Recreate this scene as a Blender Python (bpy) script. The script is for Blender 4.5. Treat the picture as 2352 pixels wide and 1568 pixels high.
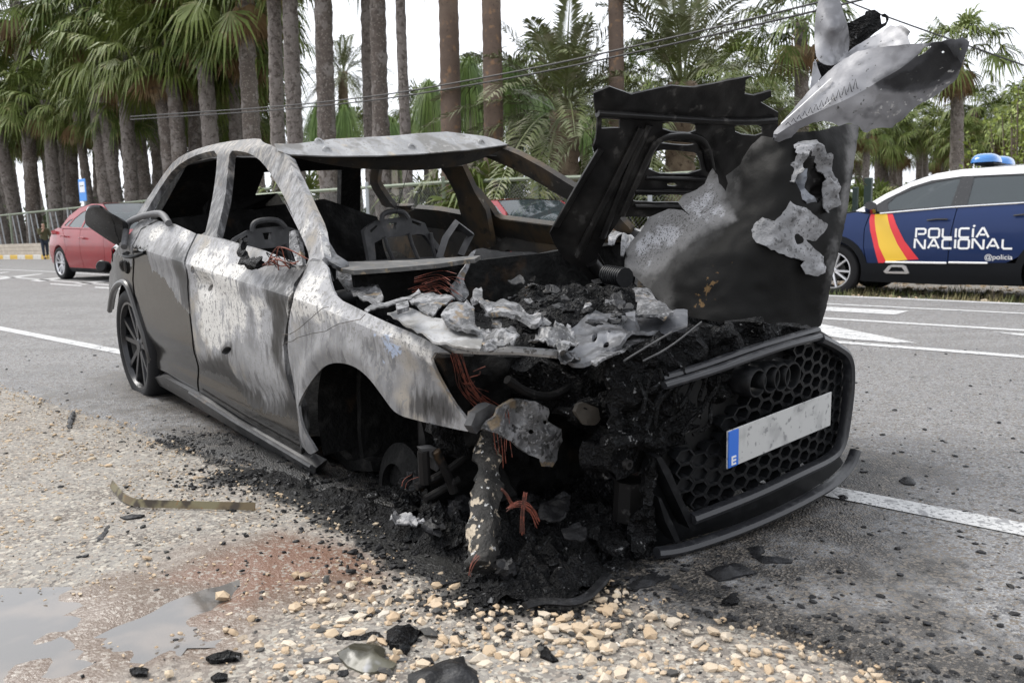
import bpy, math, random
import numpy as np
from mathutils import Matrix, Vector, noise
from mathutils.geometry import delaunay_2d_cdt
random.seed(7); rng = np.random.default_rng(7)
for o in list(bpy.data.objects): bpy.data.objects.remove(o)
scene = bpy.context.scene
COL = scene.collection
# ------------------------------------------------------------ camera
IW, IH, FPX, PITCH, ROLL, CAMH = 2352.0, 1568.0, 1945.0, .13665, .01795, .907
cp, sp, cr, sr = math.cos(PITCH), math.sin(PITCH), math.cos(ROLL), math.sin(ROLL)
_r = np.array([1, 0, 0.]); _d = np.array([0, -sp, -cp]); FW = np.array([0, cp, -sp])
CR = cr*_r + sr*_d; CD = -sr*_r + cr*_d; CO = np.array([0, 0, CAMH])
cd = bpy.data.cameras.new('camera'); cam = bpy.data.objects.new('camera', cd); COL.objects.link(cam)
cd.sensor_width = 36; cd.lens = FPX/IW*36; cd.clip_start = .05; cd.clip_end = 3000
cam.matrix_world = Matrix([[CR[0], -CD[0], -FW[0], 0], [CR[1], -CD[1], -FW[1], 0], [CR[2], -CD[2], -FW[2], CAMH], [0, 0, 0, 1]])
cd.dof.use_dof = True; cd.dof.focus_distance = 3.0; cd.dof.aperture_fstop = 6.3
scene.camera = cam
# ------------------------------------------------------------ sky, sun, exposure
SUN_EL, SUN_AZ = math.radians(52), math.radians(-60)
w = bpy.data.worlds.new('World'); scene.world = w; w.use_nodes = True
nt = w.node_tree; bgn = nt.nodes['Background']
sky = nt.nodes.new('ShaderNodeTexSky'); sky.sky_type = 'NISHITA'; sky.sun_disc = False
sky.sun_elevation = SUN_EL; sky.sun_rotation = SUN_AZ; sky.dust_density = 4; sky.air_density = 1.2
hs = nt.nodes.new('ShaderNodeHueSaturation'); hs.inputs['Saturation'].default_value = .12
nt.links.new(sky.outputs[0], hs.inputs['Color'])
mx = nt.nodes.new('ShaderNodeMix'); mx.data_type = 'RGBA'; mx.inputs[0].default_value = .72
nt.links.new(hs.outputs[0], mx.inputs[6]); mx.inputs[7].default_value = (8.6, 8.9, 9.5, 1)
nt.links.new(mx.outputs[2], bgn.inputs[0]); bgn.inputs[1].default_value = .10
sl = bpy.data.lights.new('sun', 'SUN'); sl.energy = 1.5; sl.angle = math.radians(25); sl.color = (1, .96, .9)
so = bpy.data.objects.new('sun', sl); COL.objects.link(so)
sdir = Vector((math.sin(SUN_AZ)*math.cos(SUN_EL), math.cos(SUN_AZ)*math.cos(SUN_EL), math.sin(SUN_EL)))
so.rotation_euler = sdir.to_track_quat('Z', 'Y').to_euler(); so.location = (0, 0, 30)
vs = scene.view_settings; vs.view_transform = 'Standard'; vs.look = 'None'; vs.gamma = 1; vs.exposure = 1.0
scene.render.engine = 'CYCLES'
scene.cycles.max_bounces = 6; scene.cycles.diffuse_bounces = 3; scene.cycles.glossy_bounces = 3; scene.cycles.transmission_bounces = 4; scene.cycles.transparent_max_bounces = 6
# ------------------------------------------------------------ survey helpers: photo measurements -> places in the world
CROPS = {'A': (0, 0, 2.6133), 'B': (600, 0, 2.6133), 'C': (1300, 0, 2.6133), 'D': (1900, 0, 3.5636), 'E': (1960, 360, 3.92),
         'F': (0, 440, 3.92), 'G': (200, 480, 2.1785), 'H': (650, 320, 2.9038), 'I': (700, 600, 2.6133), 'J': (800, 600, 2.6133),
         'K': (1000, 850, 2.24), 'L': (1550, 780, 2.4508), 'N': (1350, 150, 2.24), 'O': (0, 950, 2.0711), 'P': (700, 1250, 2.6133),
         'Q': (1500, 1000, 2.218), 'R': (1900, 650, 3.4848), 'S': (1950, 0, 4.126), 'X': (0, 0, 1/1.0884)}
def T(k, pts):
    x0, y0, s = CROPS[k]
    return [((x0+x/s)/1.0884, (y0+y/s)/1.0884) for x, y in pts]
def raydir(px, py): return (px-IW/2)/FPX*CR + (py-IH/2)/FPX*CD + FW
def at(px, py, Y):
    d = raydir(px, py); return CO + d*(Y/d[1])
RE = np.array([math.cos(math.radians(42)), -math.sin(math.radians(42))]); RN = np.array([-RE[1], RE[0]])
def sst(a, b, x):
    t = np.clip((x-a)/(b-a), 0, 1); return t*t*(3-2*t)
def gz(x, y):
    t = -(x*RE[0]+y*RE[1]); d = x*RN[0]+y*RN[1]
    s = np.maximum(t-20, 0.); z = -.0135*np.where(s < 6, s*s/12, s-3)*(1-sst(60, 90, t))
    z = z - .0135*57*sst(60, 90, t)*0
    return z - .14*sst(10.25, 10.8, d)*(1-sst(6, 13, t))
def gnd(px, py, dz=0.):
    d = raydir(px, py); t = 5.
    for _ in range(60):
        p = CO+d*t; tt = (CAMH-gz(p[0], p[1])-dz)/max(-d[2], 1e-4); t = .5*t+.5*tt
    return CO+d*t
def rd(a, d): return a*RE + d*RN          # road coordinates -> xy
# ------------------------------------------------------------ wrecked car's own frame (nose down, leaning to its right)
def car_matrix():
    x, y, hd, pt, rl = -1.456, 5.294, .8925, .0491, .0541
    u = np.array([math.cos(hd), -math.sin(hd), 0]); l = np.array([math.sin(hd), math.cos(hd), 0]); k = np.array([0, 0, 1.])
    def f(P):
        X = P[0]+2.636; Y1 = P[1]*math.cos(rl)-P[2]*math.sin(rl); Z1 = P[1]*math.sin(rl)+P[2]*math.cos(rl)
        return np.array([x, y, 0])+u*(X*math.cos(pt)+Z1*math.sin(pt))+l*Y1+k*(-X*math.sin(pt)+Z1*math.cos(pt))
    o = f((0, 0, 0)); return np.array([f((1, 0, 0))-o, f((0, 1, 0))-o, f((0, 0, 1))-o]).T, o
CA, CB = car_matrix(); CI = np.linalg.inv(CA)
def w2c(P): return (np.atleast_2d(P)-CB)@CI.T
def c2w(P): return np.atleast_2d(P)@CA.T+CB
def hitv(pts, fn, t0=1.2, t1=9., n=90):
    """first places where the sight lines meet the surface fn(car coords)=0 (vectorised)"""
    P = np.atleast_2d(np.asarray(pts, float)); D = np.outer((P[:, 0]-IW/2)/FPX, CR)+np.outer((P[:, 1]-IH/2)/FPX, CD)+FW
    a = w2c(CO)[0]; B = D@CI.T; ts = np.linspace(t0, t1, n)
    f = np.stack([fn(a+B*t) for t in ts], 1); sg = np.sign(f[:, :-1]) != np.sign(f[:, 1:]); k = np.where(sg.any(1), sg.argmax(1), -1); m = np.abs(f).argmin(1)
    lo = np.where(k >= 0, ts[k], ts[m]); hi = np.where(k >= 0, ts[np.minimum(k+1, n-1)], ts[m]); fl = fn(a+B*lo[:, None])
    for _ in range(36):
        md = (lo+hi)/2; fm = fn(a+B*md[:, None]); s = np.sign(fm) == np.sign(fl); lo = np.where(s, md, lo); hi = np.where(s, hi, md)
    return a+B*((lo+hi)/2)[:, None]
_zs = [.10, .20, .30, .45, .62, .72, .79, .80, .94, 1.10, 1.25, 1.36, 1.44]
_ys = [.80, .845, .87, .880, .880, .878, .888, .886, .785, .72, .655, .60, .50]
def ZC(x): return .83-.036*(np.asarray(x)+.5)-.05*np.maximum(np.asarray(x)+.25, 0)     # shoulder crease
def YS(x, z):
    z = np.asarray(z)-(ZC(x)-.80)*sst(.5, .74, np.asarray(z))*(1-sst(1.0, 1.2, np.asarray(z)))
    y = np.interp(z, _zs, _ys); k = np.where(np.asarray(x) > .1, .22*(np.maximum(x-.1, 0))**2, .10*np.maximum(-2.5-np.asarray(x), 0)**2)
    return -(y-k)
def S(pts): return hitv(pts, lambda q: q[:, 1]-YS(q[:, 0], q[:, 2]))
def PX(pts, x): return hitv(pts, lambda q: q[:, 0]-x)
def PZ(pts, z): return hitv(pts, lambda q: q[:, 2]-z)
def PY(pts, y): return hitv(pts, lambda q: q[:, 1]-y)
def XB(y): return .97-.20*y*y-.9*np.maximum(np.abs(y)-.5, 0)**2
def BP(pts, dx=0): return hitv(pts, lambda q: q[:, 0]-dx-XB(q[:, 1]))
# ------------------------------------------------------------ scene helpers
def tag(o, label=None, cat=None, group=None, kind=None):
    for k, v in (('label', label), ('category', cat), ('group', group), ('kind', kind)):
        if v: o[k] = v
    return o
def thing(name, label, cat, loc=(0, 0, 0), rz=0, group=None, mat=None):
    o = bpy.data.objects.new(name, None); COL.objects.link(o); o.empty_display_size = .2
    o.matrix_world = mat if mat is not None else Matrix.Translation(Vector(loc)) @ Matrix.Rotation(rz, 4, 'Z')
    return tag(o, label, cat, group)
def dup(root, loc, rz, sc=1., label=None, group=None):
    r = root.copy(); COL.objects.link(r)
    r.matrix_world = Matrix.Translation(Vector(loc)) @ Matrix.Rotation(rz, 4, 'Z') @ (Matrix.Diagonal((sc, sc, sc, 1)) if np.isscalar(sc) else Matrix.Diagonal((*sc, 1)))
    if label: r['label'] = label
    if group: r['group'] = group
    for ch in root.children:
        c = ch.copy(); COL.objects.link(c); c.parent = r
        for g in ch.children:
            k = g.copy(); COL.objects.link(k); k.parent = c
    return r
def mk(name, V, F, mat=None, parent=None, smooth=True, attrs=None, sharp=40, world=False):
    """link one mesh object; world=True: V is in world coordinates and is brought into the parent's frame"""
    V = np.asarray(V, float)
    if world and parent is not None:
        m = np.array(parent.matrix_world.inverted()); V = V@m[:3, :3].T+m[:3, 3]
    me = bpy.data.meshes.new(name); me.from_pydata([tuple(v) for v in V], [], [tuple(int(i) for i in f) for f in F]); me.update()
    if attrs:
        for k, a in attrs.items():
            at_ = me.attributes.new(k, 'FLOAT', 'POINT'); at_.data.foreach_set('value', np.asarray(a, np.float32))
    if smooth:
        me.polygons.foreach_set('use_smooth', [True]*len(me.polygons))
        if sharp: me.set_sharp_from_angle(angle=math.radians(sharp))
    if mat is not None: me.materials.append(mat)
    o = bpy.data.objects.new(name, me); COL.objects.link(o)
    if parent is not None: o.parent = parent
    return o
class MB:
    """collects simple solids into one mesh"""
    def __init__(s): s.V = []; s.F = []
    def add(s, V, F):
        b = len(s.V); s.V += [tuple(v) for v in V]; s.F += [tuple(i+b for i in f) for f in F]; return s
    def box(s, c, d, R=None, bev=0.):
        hx, hy, hz = d[0]/2, d[1]/2, d[2]/2; b = min(bev, hx*.9, hy*.9, hz*.9)
        if b <= 0:
            P = [(x, y, z) for x in (-hx, hx) for y in (-hy, hy) for z in (-hz, hz)]
            F = [(0, 1, 3, 2), (4, 6, 7, 5), (0, 4, 5, 1), (2, 3, 7, 6), (0, 2, 6, 4), (1, 5, 7, 3)]
        else:
            P = []; F = []
            for z, k in ((-hz, b), (-hz+b, 0), (hz-b, 0), (hz, b)):
                P += [(-hx+k, -hy+k, z), (hx-k, -hy+k, z), (hx-k, hy-k, z), (-hx+k, hy-k, z)]
            for i in range(3):
                for j in range(4): a = i*4+j; c2 = i*4+(j+1) % 4; F.append((a, c2, c2+4, a+4))
            F += [(3, 2, 1, 0), (12, 13, 14, 15)]
        P = np.array(P)
        if R is not None: P = P@np.array(R).T
        return s.add(P+np.array(c), F)
    def tube(s, path, rad, n=8, caps=True, flat=1.):
        path = np.asarray(path, float); m = len(path)
        rads = np.full(m, rad) if np.isscalar(rad) else np.asarray(rad, float)
        tg = np.gradient(path, axis=0); tg /= np.maximum(np.linalg.norm(tg, axis=1), 1e-9)[:, None]
        up = np.array([0, 0, 1.]) if abs(tg[0][2]) < .9 else np.array([1., 0, 0]); P = []
        a = np.cross(tg[0], up); a /= np.linalg.norm(a)
        for i in range(m):
            a = a-tg[i]*(a@tg[i]); a /= max(np.linalg.norm(a), 1e-9); b = np.cross(tg[i], a)
            for k in range(n):
                th = 2*math.pi*k/n; P.append(path[i]+rads[i]*(math.cos(th)*a+flat*math.sin(th)*b))
        F = [(i*n+k, i*n+(k+1) % n, (i+1)*n+(k+1) % n, (i+1)*n+k) for i in range(m-1) for k in range(n)]
        if caps: F += [tuple(range(n))[::-1], tuple((m-1)*n+k for k in range(n))]
        return s.add(P, F)
    def lathe(s, prof, n=24, M=None, close=False):
        """prof: (radius, height) turned about z; M: 4x4 placement"""
        P = [(r*math.cos(2*math.pi*k/n), r*math.sin(2*math.pi*k/n), h) for r, h in prof for k in range(n)]
        m = len(prof); F = [(i*n+k, i*n+(k+1) % n, (i+1)*n+(k+1) % n, (i+1)*n+k) for i in range(m-1) for k in range(n)]
        if close: F += [((m-1)*n+k, (m-1)*n+(k+1) % n, (k+1) % n, k) for k in range(n)]
        P = np.array(P)
        if M is not None: M = np.array(M); P = P@M[:3, :3].T+M[:3, 3]
        return s.add(P, F)
    def build(s, name, mat, parent=None, smooth=True, **k): return mk(name, s.V, s.F, mat, parent, smooth, **k)
def inpoly(P, poly):
    P = np.asarray(P, float); poly = np.asarray(poly, float); x, y = P[:, 0], P[:, 1]; c = np.zeros(len(P), bool); j = len(poly)-1
    for i in range(len(poly)):
        xi, yi = poly[i]; xj, yj = poly[j]
        c ^= ((yi > y) != (yj > y)) & (x < (xj-xi)*(y-yi)/((yj-yi) if yj != yi else 1e-12)+xi); j = i
    return c
def sdist(P, poly):
    """signed distance to a polygon, positive inside"""
    P = np.asarray(P, float); poly = np.asarray(poly, float); d = np.full(len(P), 1e9)
    for i in range(len(poly)):
        a = poly[i]; b = poly[(i+1) % len(poly)]; ab = b-a; t = np.clip(((P-a)@ab)/max(ab@ab, 1e-12), 0, 1)
        d = np.minimum(d, np.linalg.norm(P-(a+t[:, None]*ab), axis=1))
    return np.where(inpoly(P, poly), d, -d)
def resample(poly, step, closed=True, rough=0.):
    poly = [np.asarray(p, float) for p in poly]; out = []; n = len(poly)
    for i in range(n if closed else n-1):
        a, b = poly[i], poly[(i+1) % n]; k = max(1, int(np.linalg.norm(b-a)/step))
        for j in range(k):
            p = a+(b-a)*j/k
            if rough and j: p = p+rng.normal(0, rough, len(p))
            out.append(p)
    if not closed: out.append(poly[-1])
    return np.array(out)
def smooth_poly(poly, it=2, closed=True):
    P = [np.asarray(p, float) for p in poly]
    for _ in range(it):
        Q = []; n = len(P)
        for i in range(n if closed else n-1):
            a, b = P[i], P[(i+1) % n]; Q += [a*.75+b*.25, a*.25+b*.75]
        if not closed: Q = [P[0]]+Q+[P[-1]]
        P = Q
    return P
def fn3(p, sc=1., oct_=3):
    return noise.fractal(Vector((float(p[0])*sc, float(p[1])*sc, float(p[2])*sc)), .9, 2.1, oct_)
def cdt(poly, holes=(), step=.02, rough=0., jit=.25, lines=()):
    """triangulate a 2D outline with holes on an inner grid; returns verts2d, tris"""
    loops = [resample(poly, step, rough=rough)]+[resample(h, step, rough=rough) for h in holes]
    V = []; E = []
    for L in loops:
        b = len(V); V += [tuple(p[:2]) for p in L]; n = len(L); E += [(b+i, b+(i+1) % n) for i in range(n)]
    for ln in lines:
        q = resample(ln, step, False); q = q[(sdist(q, loops[0]) > step*.3)]
        for h in loops[1:]: q = q[sdist(q, h) < -step*.3]
        b = len(V); V += [tuple(p) for p in q]; E += [(b+i, b+i+1) for i in range(len(q)-1) if np.linalg.norm(q[i+1]-q[i]) < step*1.6]
    P0 = loops[0]; lo = P0.min(0); hi = P0.max(0)
    gx = np.arange(lo[0]+step/2, hi[0], step); gy = np.arange(lo[1]+step/2, hi[1], step*.87)
    G = np.array([(x+(step/2 if j % 2 else 0), y) for j, y in enumerate(gy) for x in gx])
    if len(G):
        G = G+rng.uniform(-jit, jit, G.shape)*step*.5
        k = sdist(G, P0) > step*.45
        for h in loops[1:]: k &= sdist(G, h) < -step*.45
        for ln in lines:
            q = resample(ln, step*.5, False); k &= np.sqrt(((G[:, None]-q[None])**2).sum(2)).min(1) > step*.45
        V += [tuple(p) for p in G[k]]
    r = delaunay_2d_cdt([Vector(v) for v in V], E, [], 0, 1e-6)
    VV = np.array([tuple(v) for v in r[0]]); FF = np.array([tuple(f) for f in r[2]])
    c = VV[FF].mean(1); k = inpoly(c, P0)
    for h in loops[1:]: k &= ~inpoly(c, h)
    return VV, FF[k]
def thicken(V, F, th):
    """give a triangle sheet real thickness"""
    V = np.asarray(V, float); F = np.asarray(F); n = len(V)
    fn = np.cross(V[F[:, 1]]-V[F[:, 0]], V[F[:, 2]]-V[F[:, 0]]); N = np.zeros_like(V)
    for k in range(3): np.add.at(N, F[:, k], fn)
    N /= np.maximum(np.linalg.norm(N, axis=1), 1e-12)[:, None]
    cnt = {}
    for f in F:
        for i in range(3):
            a, b = int(f[i]), int(f[(i+1) % 3]); cnt[(a, b)] = 1
    rim = [(a, b) for (a, b) in cnt if (b, a) not in cnt]
    FF = [tuple(f) for f in F]+[(f[2]+n, f[1]+n, f[0]+n) for f in F]+[(b, a, a+n, b+n) for a, b in rim]
    return np.vstack([V, V-N*th]), FF
def rbf(pts, vals):
    """smooth thin-plate interpolation of scattered values"""
    P = np.asarray(pts, float)/400.; v = np.asarray(vals, float); n = len(P)
    def U(r2): return np.where(r2 > 0, r2*np.log(r2+1e-12), 0)
    K = U(((P[:, None]-P[None])**2).sum(2))+np.eye(n)*1e-3; Q = np.c_[np.ones(n), P]
    A = np.block([[K, Q], [Q.T, np.zeros((3, 3))]]); c = np.linalg.solve(A, np.r_[v, 0, 0, 0])
    def f(X):
        X = np.atleast_2d(X)/400.; return U(((X[:, None]-P[None])**2).sum(2))@c[:n]+np.c_[np.ones(len(X)), X]@c[n:]
    return f
def sheet(name, poly, mp, mat, parent, holes=(), step=.02, th=.004, rough=0., bump=0., bsc=8., attrs=None, sharp=45, flip=False, lines=()):
    """poly/holes in any 2D frame; mp maps an (n,2) array to 3D in the parent's frame"""
    V2, F = cdt(poly, holes, step, rough, .25, lines); V = mp(V2)
    a, b, c = V[F[:, 0]], V[F[:, 1]], V[F[:, 2]]
    if flip: F = F[:, ::-1]
    if bump:
        fnn = np.cross(b-a, c-a).sum(0); fnn /= np.linalg.norm(fnn)
        V = V+np.array([fnn*bump*fn3(v, bsc) for v in V])
    at_ = {k: np.r_[f(V2, V), f(V2, V)] for k, f in attrs.items()} if attrs else None
    V, F = thicken(V, F, th)
    return mk(name, V, F, mat, parent, attrs=at_, sharp=sharp)
# ------------------------------------------------------------ materials
MATS = {}
def mat(name, col, rough=.7, metal=0., layers=(), bump=None, coat=0., spec=.5, trans=0., alpha=1., emit=None, sub=0.):
    """procedural material. layers, bottom to top:
    ('n', scale, lo, hi, colour, rough|None, detail)            noise threshold
    ('v', scale, lo, hi, colour, rough|None)                    voronoi distance threshold
    ('a', attribute, nscale, namp, lo, hi, colour, rough|None)  baked-in stain shape, edge broken up by noise
    bump: list of (kind, scale, strength, distance)"""
    if name in MATS: return MATS[name]
    m = bpy.data.materials.new(name); m.use_nodes = True; nt = m.node_tree; N = nt.nodes; L = nt.links
    b = N['Principled BSDF']; tc = N.new('ShaderNodeTexCoord').outputs['Object']
    def rgb(c): return (*c, 1) if len(c) == 3 else c
    c = N.new('ShaderNodeRGB').outputs[0]; c.default_value = rgb(col)
    r = N.new('ShaderNodeValue').outputs[0]; r.default_value = rough
    def noise_(sc, det=3, rgh=.6):
        n = N.new('ShaderNodeTexNoise'); n.inputs['Detail'].default_value = det; n.inputs['Roughness'].default_value = rgh
        if isinstance(sc, tuple):      # stretched noise: streaks and runs
            mp_ = N.new('ShaderNodeMapping'); mp_.inputs['Scale'].default_value = sc; L.new(tc, mp_.inputs['Vector']); L.new(mp_.outputs[0], n.inputs['Vector']); n.inputs['Scale'].default_value = 1
        else: n.inputs['Scale'].default_value = sc; L.new(tc, n.inputs['Vector'])
        return n.outputs['Fac']
    def vor(sc, feat='F1'):
        n = N.new('ShaderNodeTexVoronoi'); n.inputs['Scale'].default_value = sc; n.feature = feat; L.new(tc, n.inputs['Vector']); return n.outputs['Distance']
    def vcol(sc):
        n = N.new('ShaderNodeTexVoronoi'); n.inputs['Scale'].default_value = sc; L.new(tc, n.inputs['Vector']); s = N.new('ShaderNodeSeparateColor'); L.new(n.outputs['Color'], s.inputs[0]); return s.outputs[0]
    def ramp(v, lo, hi):
        q = N.new('ShaderNodeMapRange'); q.interpolation_type = 'SMOOTHSTEP'; L.new(v, q.inputs[0])
        if lo <= hi: q.inputs[1].default_value = lo; q.inputs[2].default_value = hi
        else: q.inputs[1].default_value = hi; q.inputs[2].default_value = lo; q.inputs[3].default_value = 1; q.inputs[4].default_value = 0
        return q.outputs[0]
    for l in layers:
        if l[0] == 'n': f = ramp(noise_(l[1], l[6] if len(l) > 6 else 3), l[2], l[3]); lc, lr = l[4], l[5] if len(l) > 5 else None
        elif l[0] == 'o':
            oi = N.new('ShaderNodeObjectInfo'); f = ramp(oi.outputs['Random'], l[1], l[2]); lc, lr = l[3], None
        elif l[0] == 'c': f = ramp(vcol(l[1]), l[2], l[3]); lc, lr = l[4], l[5] if len(l) > 5 else None
        elif l[0] == 'v': f = ramp(vor(l[1]), l[2], l[3]); lc, lr = l[4], l[5] if len(l) > 5 else None
        else:
            a = N.new('ShaderNodeAttribute'); a.attribute_name = l[1]; s = a.outputs['Fac']
            if l[3]:
                q = N.new('ShaderNodeMath'); q.operation = 'MULTIPLY_ADD'; L.new(noise_(l[2], 4, .65), q.inputs[0]); q.inputs[1].default_value = l[3]*2; q.inputs[2].default_value = -l[3]
                q2 = N.new('ShaderNodeMath'); q2.operation = 'ADD'; L.new(q.outputs[0], q2.inputs[0]); L.new(s, q2.inputs[1]); s = q2.outputs[0]
            f = ramp(s, l[4], l[5]); lc, lr = l[6], l[7] if len(l) > 7 else None
        x = N.new('ShaderNodeMix'); x.data_type = 'RGBA'; L.new(f, x.inputs[0]); L.new(c, x.inputs[6])
        if lc == 'attr':
            ac = N.new('ShaderNodeAttribute'); ac.attribute_name = 'tint'; L.new(ac.outputs['Color'], x.inputs[7])
        else: x.inputs[7].default_value = rgb(lc)
        c = x.outputs[2]
        if lr is not None:
            y = N.new('ShaderNodeMix'); L.new(f, y.inputs[0]); L.new(r, y.inputs[2]); y.inputs[3].default_value = lr; r = y.outputs[0]
    L.new(c, b.inputs['Base Color']); L.new(r, b.inputs['Roughness'])
    b.inputs['Metallic'].default_value = metal; b.inputs['Coat Weight'].default_value = coat; b.inputs['Coat Roughness'].default_value = .08
    b.inputs['Specular IOR Level'].default_value = spec
    if trans: b.inputs['Transmission Weight'].default_value = trans
    if alpha < 1: b.inputs['Alpha'].default_value = alpha
    if sub: b.inputs['Subsurface Weight'].default_value = sub
    if emit: b.inputs['Emission Color'].default_value = rgb(emit[0]); b.inputs['Emission Strength'].default_value = emit[1]
    nrm = None
    for k, sc, st, ds in (bump or ()):
        h = noise_(sc, 3, .6) if k == 'n' else vor(sc) if k == 'v' else vor(sc, 'SMOOTH_F1')
        bn = N.new('ShaderNodeBump'); bn.inputs['Strength'].default_value = st; bn.inputs['Distance'].default_value = ds; L.new(h, bn.inputs['Height'])
        if nrm is not None: L.new(nrm, bn.inputs['Normal'])
        nrm = bn.outputs['Normal']
    if nrm is not None: L.new(nrm, b.inputs['Normal'])
    MATS[name] = m; return m
ASH = (.50, .50, .51); ASHW = (.70, .69, .68); STEEL = (.30, .30, .31); SOOT = (.014, .014, .015); RUST = (.30, .155, .06)
m_asphalt = mat('asphalt', (.185, .184, .188), .85, layers=[('n', .35, .38, .62, (.215, .214, .217)), ('n', (.25, 2.5, 1), .5, .62, (.165, .164, .167)), ('c', 150, .66, .70, (.28, .277, .272)), ('n', 48, .535, .60, (.085, .085, .088)), ('n', 2.2, .52, .66, (.155, .154, .158)), ('n', 100, .56, .61, (.30, .297, .29)),
    ('a', 'soot', 6, .7, .25, .75, (.036, .032, .028), .45), ('c', 150, .76, .80, (.14, .12, .098)), ('a', 'soot', 9, .6, .70, 1.0, (.006, .006, .006), .4)], bump=[('v', 150, .8, .006), ('n', 40, .4, .008)])
m_earth = mat('gravel_earth', (.185, .163, .142), .9, layers=[('n', 1.1, .42, .58, (.225, .21, .19)), ('n', 6, .5, .60, (.135, .118, .102)), ('c', 130, .64, .68, (.29, .27, .235)), ('n', 60, .55, .61, (.10, .09, .08)), ('c', 80, .88, .90, (.38, .35, .30)),
    ('a', 'wet', 4, .45, .35, .75, (.150, .112, .086), .28), ('a', 'red', 3, .6, .30, .9, (.165, .092, .062), .35), ('c', 110, .82, .85, (.26, .225, .19)), ('a', 'soot', 7, .6, .4, .8, (.008, .008, .0075), .45)], bump=[('n', 120, .6, .006), ('n', 22, .4, .012)])
m_paint_white = mat('road_paint', (.50, .50, .495), .8, layers=[('n', 40, .50, .60, (.42, .42, .415)), ('n', 70, .55, .60, (.20, .20, .203)), ('n', 6, .52, .62, (.46, .46, .455)), ('n', 14, .58, .64, (.24, .24, .243))], bump=[('v', 170, .4, .003)])
m_water = mat('puddle_water', (.10, .094, .088), .05, layers=[('n', 4, .44, .62, (.15, .13, .112))], spec=1.0, bump=[('n', 14, .04, .004)])
m_stone = mat('pebble', (.50, .42, .31), .85, layers=[('a', 'tone', 30, .03, .0, .35, (.42, .31, .20)), ('a', 'tone', 30, .02, .35, .75, (.52, .45, .36)), ('a', 'tone', 30, .02, .8, .92, (.62, .59, .53)), ('a', 'tone', 30, .0, .97, .98, (.05, .048, .045)), ('n', 140, .6, .7, (.30, .25, .18))], bump=[('n', 150, .4, .003)])
m_char = mat('char', (.003, .003, .0033), .6, spec=.14, layers=[('n', 9, .47, .6, (.006, .006, .0066), .45), ('n', 60, .57, .64, (.017, .018, .0195), .35), ('n', 40, .66, .70, (.16, .16, .16), .8)], bump=[('n', 30, 1., .03), ('n', 120, .8, .008)])
m_char_flake = mat('char_flake', (.006, .006, .0068), .55, spec=.3, layers=[('n', 12, .5, .7, (.018, .0185, .021), .5), ('n', 40, .66, .74, (.05, .05, .053))], bump=[('n', 18, .6, .02), ('n', 90, .5, .006)])
m_body = mat('burnt_bodywork', (.17, .17, .175), .62, layers=[('n', 4, .46, .58, (.25, .25, .255)), ('n', (30, 30, 7), .48, .60, (.12, .12, .124)), ('a', 'rust', 7, .6, .25, .8, (.25, .19, .12)),
    ('a', 'ash', (22, 22, 9), .9, .28, .66, (.31, .31, .32), .75), ('a', 'ash', 5, 1.4, .66, .95, (.56, .545, .52), .8), ('n', (34, 34, 10), .54, .66, (.22, .22, .225)), ('n', 3, .55, .66, (.27, .245, .21)), ('a', 'blue', 26, 1.1, .6, .85, (.34, .40, .52)), ('n', 60, .56, .64, (.20, .195, .19)), ('n', 150, .58, .66, (.18, .175, .17)),
    ('a', 'soot', (36, 36, 6), .9, .22, .72, (.045, .044, .045), .5), ('a', 'soot', (50, 50, 12), 1.0, .60, .95, (.008, .008, .0085), .42), ('a', 'paint', (30, 30, 8), .55, .42, .54, (.020, .019, .018), .10)],
    bump=[('n', 60, .12, .003), ('n', 9, .10, .012)])
m_steel = mat('burnt_steel', (.26, .26, .265), .6, layers=[('n', 5, .46, .58, (.36, .36, .365)), ('n', 10, .51, .60, (.15, .147, .144)), ('n', 24, .53, .61, (.30, .298, .295)), ('n', 7, .58, .66, (.27, .21, .14)), ('n', 55, .56, .62, (.11, .106, .10))], bump=[('n', 40, .4, .005)])
m_header = mat('pale_header', (.24, .24, .242), .5, layers=[('n', (3, 12, 12), .46, .62, (.32, .32, .322)), ('n', 7, .52, .64, (.15, .145, .135)), ('n', 30, .57, .64, (.25, .24, .225)), ('n', 6, .60, .68, (.36, .31, .24)), ('n', 90, .60, .66, (.17, .16, .15))], bump=[('n', 40, .2, .003)])
m_ashmetal = mat('ashen_aluminium', (.10, .10, .103), .5, .15, layers=[('n', 13, .48, .60, (.25, .25, .258)), ('n', 9, .52, .62, (.055, .055, .057)), ('n', 34, .53, .60, (.03, .03, .03)), ('n', 80, .56, .62, (.19, .19, .195)), ('n', 11, .60, .67, (.19, .145, .095))], bump=[('n', 25, .7, .014), ('n', 80, .5, .005)])
m_sooty = mat('sooty_metal', (.010, .0095, .0095), .5, spec=.15, layers=[('n', 5, .48, .72, (.028, .027, .026), .5), ('n', 26, .60, .72, (.05, .048, .047), .55), ('n', 8, .64, .74, (.04, .026, .015))], bump=[('n', 35, .3, .005)])
m_dark = mat('charred_interior', (.006, .006, .006), .7, layers=[('n', 11, .5, .7, (.016, .0155, .015)), ('n', 5, .62, .75, (.03, .02, .013))], spec=.12, bump=[('n', 28, .6, .02)])
m_seat = mat('burnt_seat_frame', (.035, .035, .037), .6, layers=[('n', 12, .45, .7, (.07, .07, .072)), ('n', 6, .62, .75, (.14, .09, .05))], bump=[('n', 40, .3, .004)])
m_rusty = mat('rusty_sheet', (.030, .027, .024), .7, layers=[('n', 4, .48, .68, (.075, .05, .026)), ('n', 12, .5, .7, (.013, .0125, .012)), ('n', 22, .64, .74, (.13, .115, .09))], bump=[('n', 40, .4, .005)])
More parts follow.
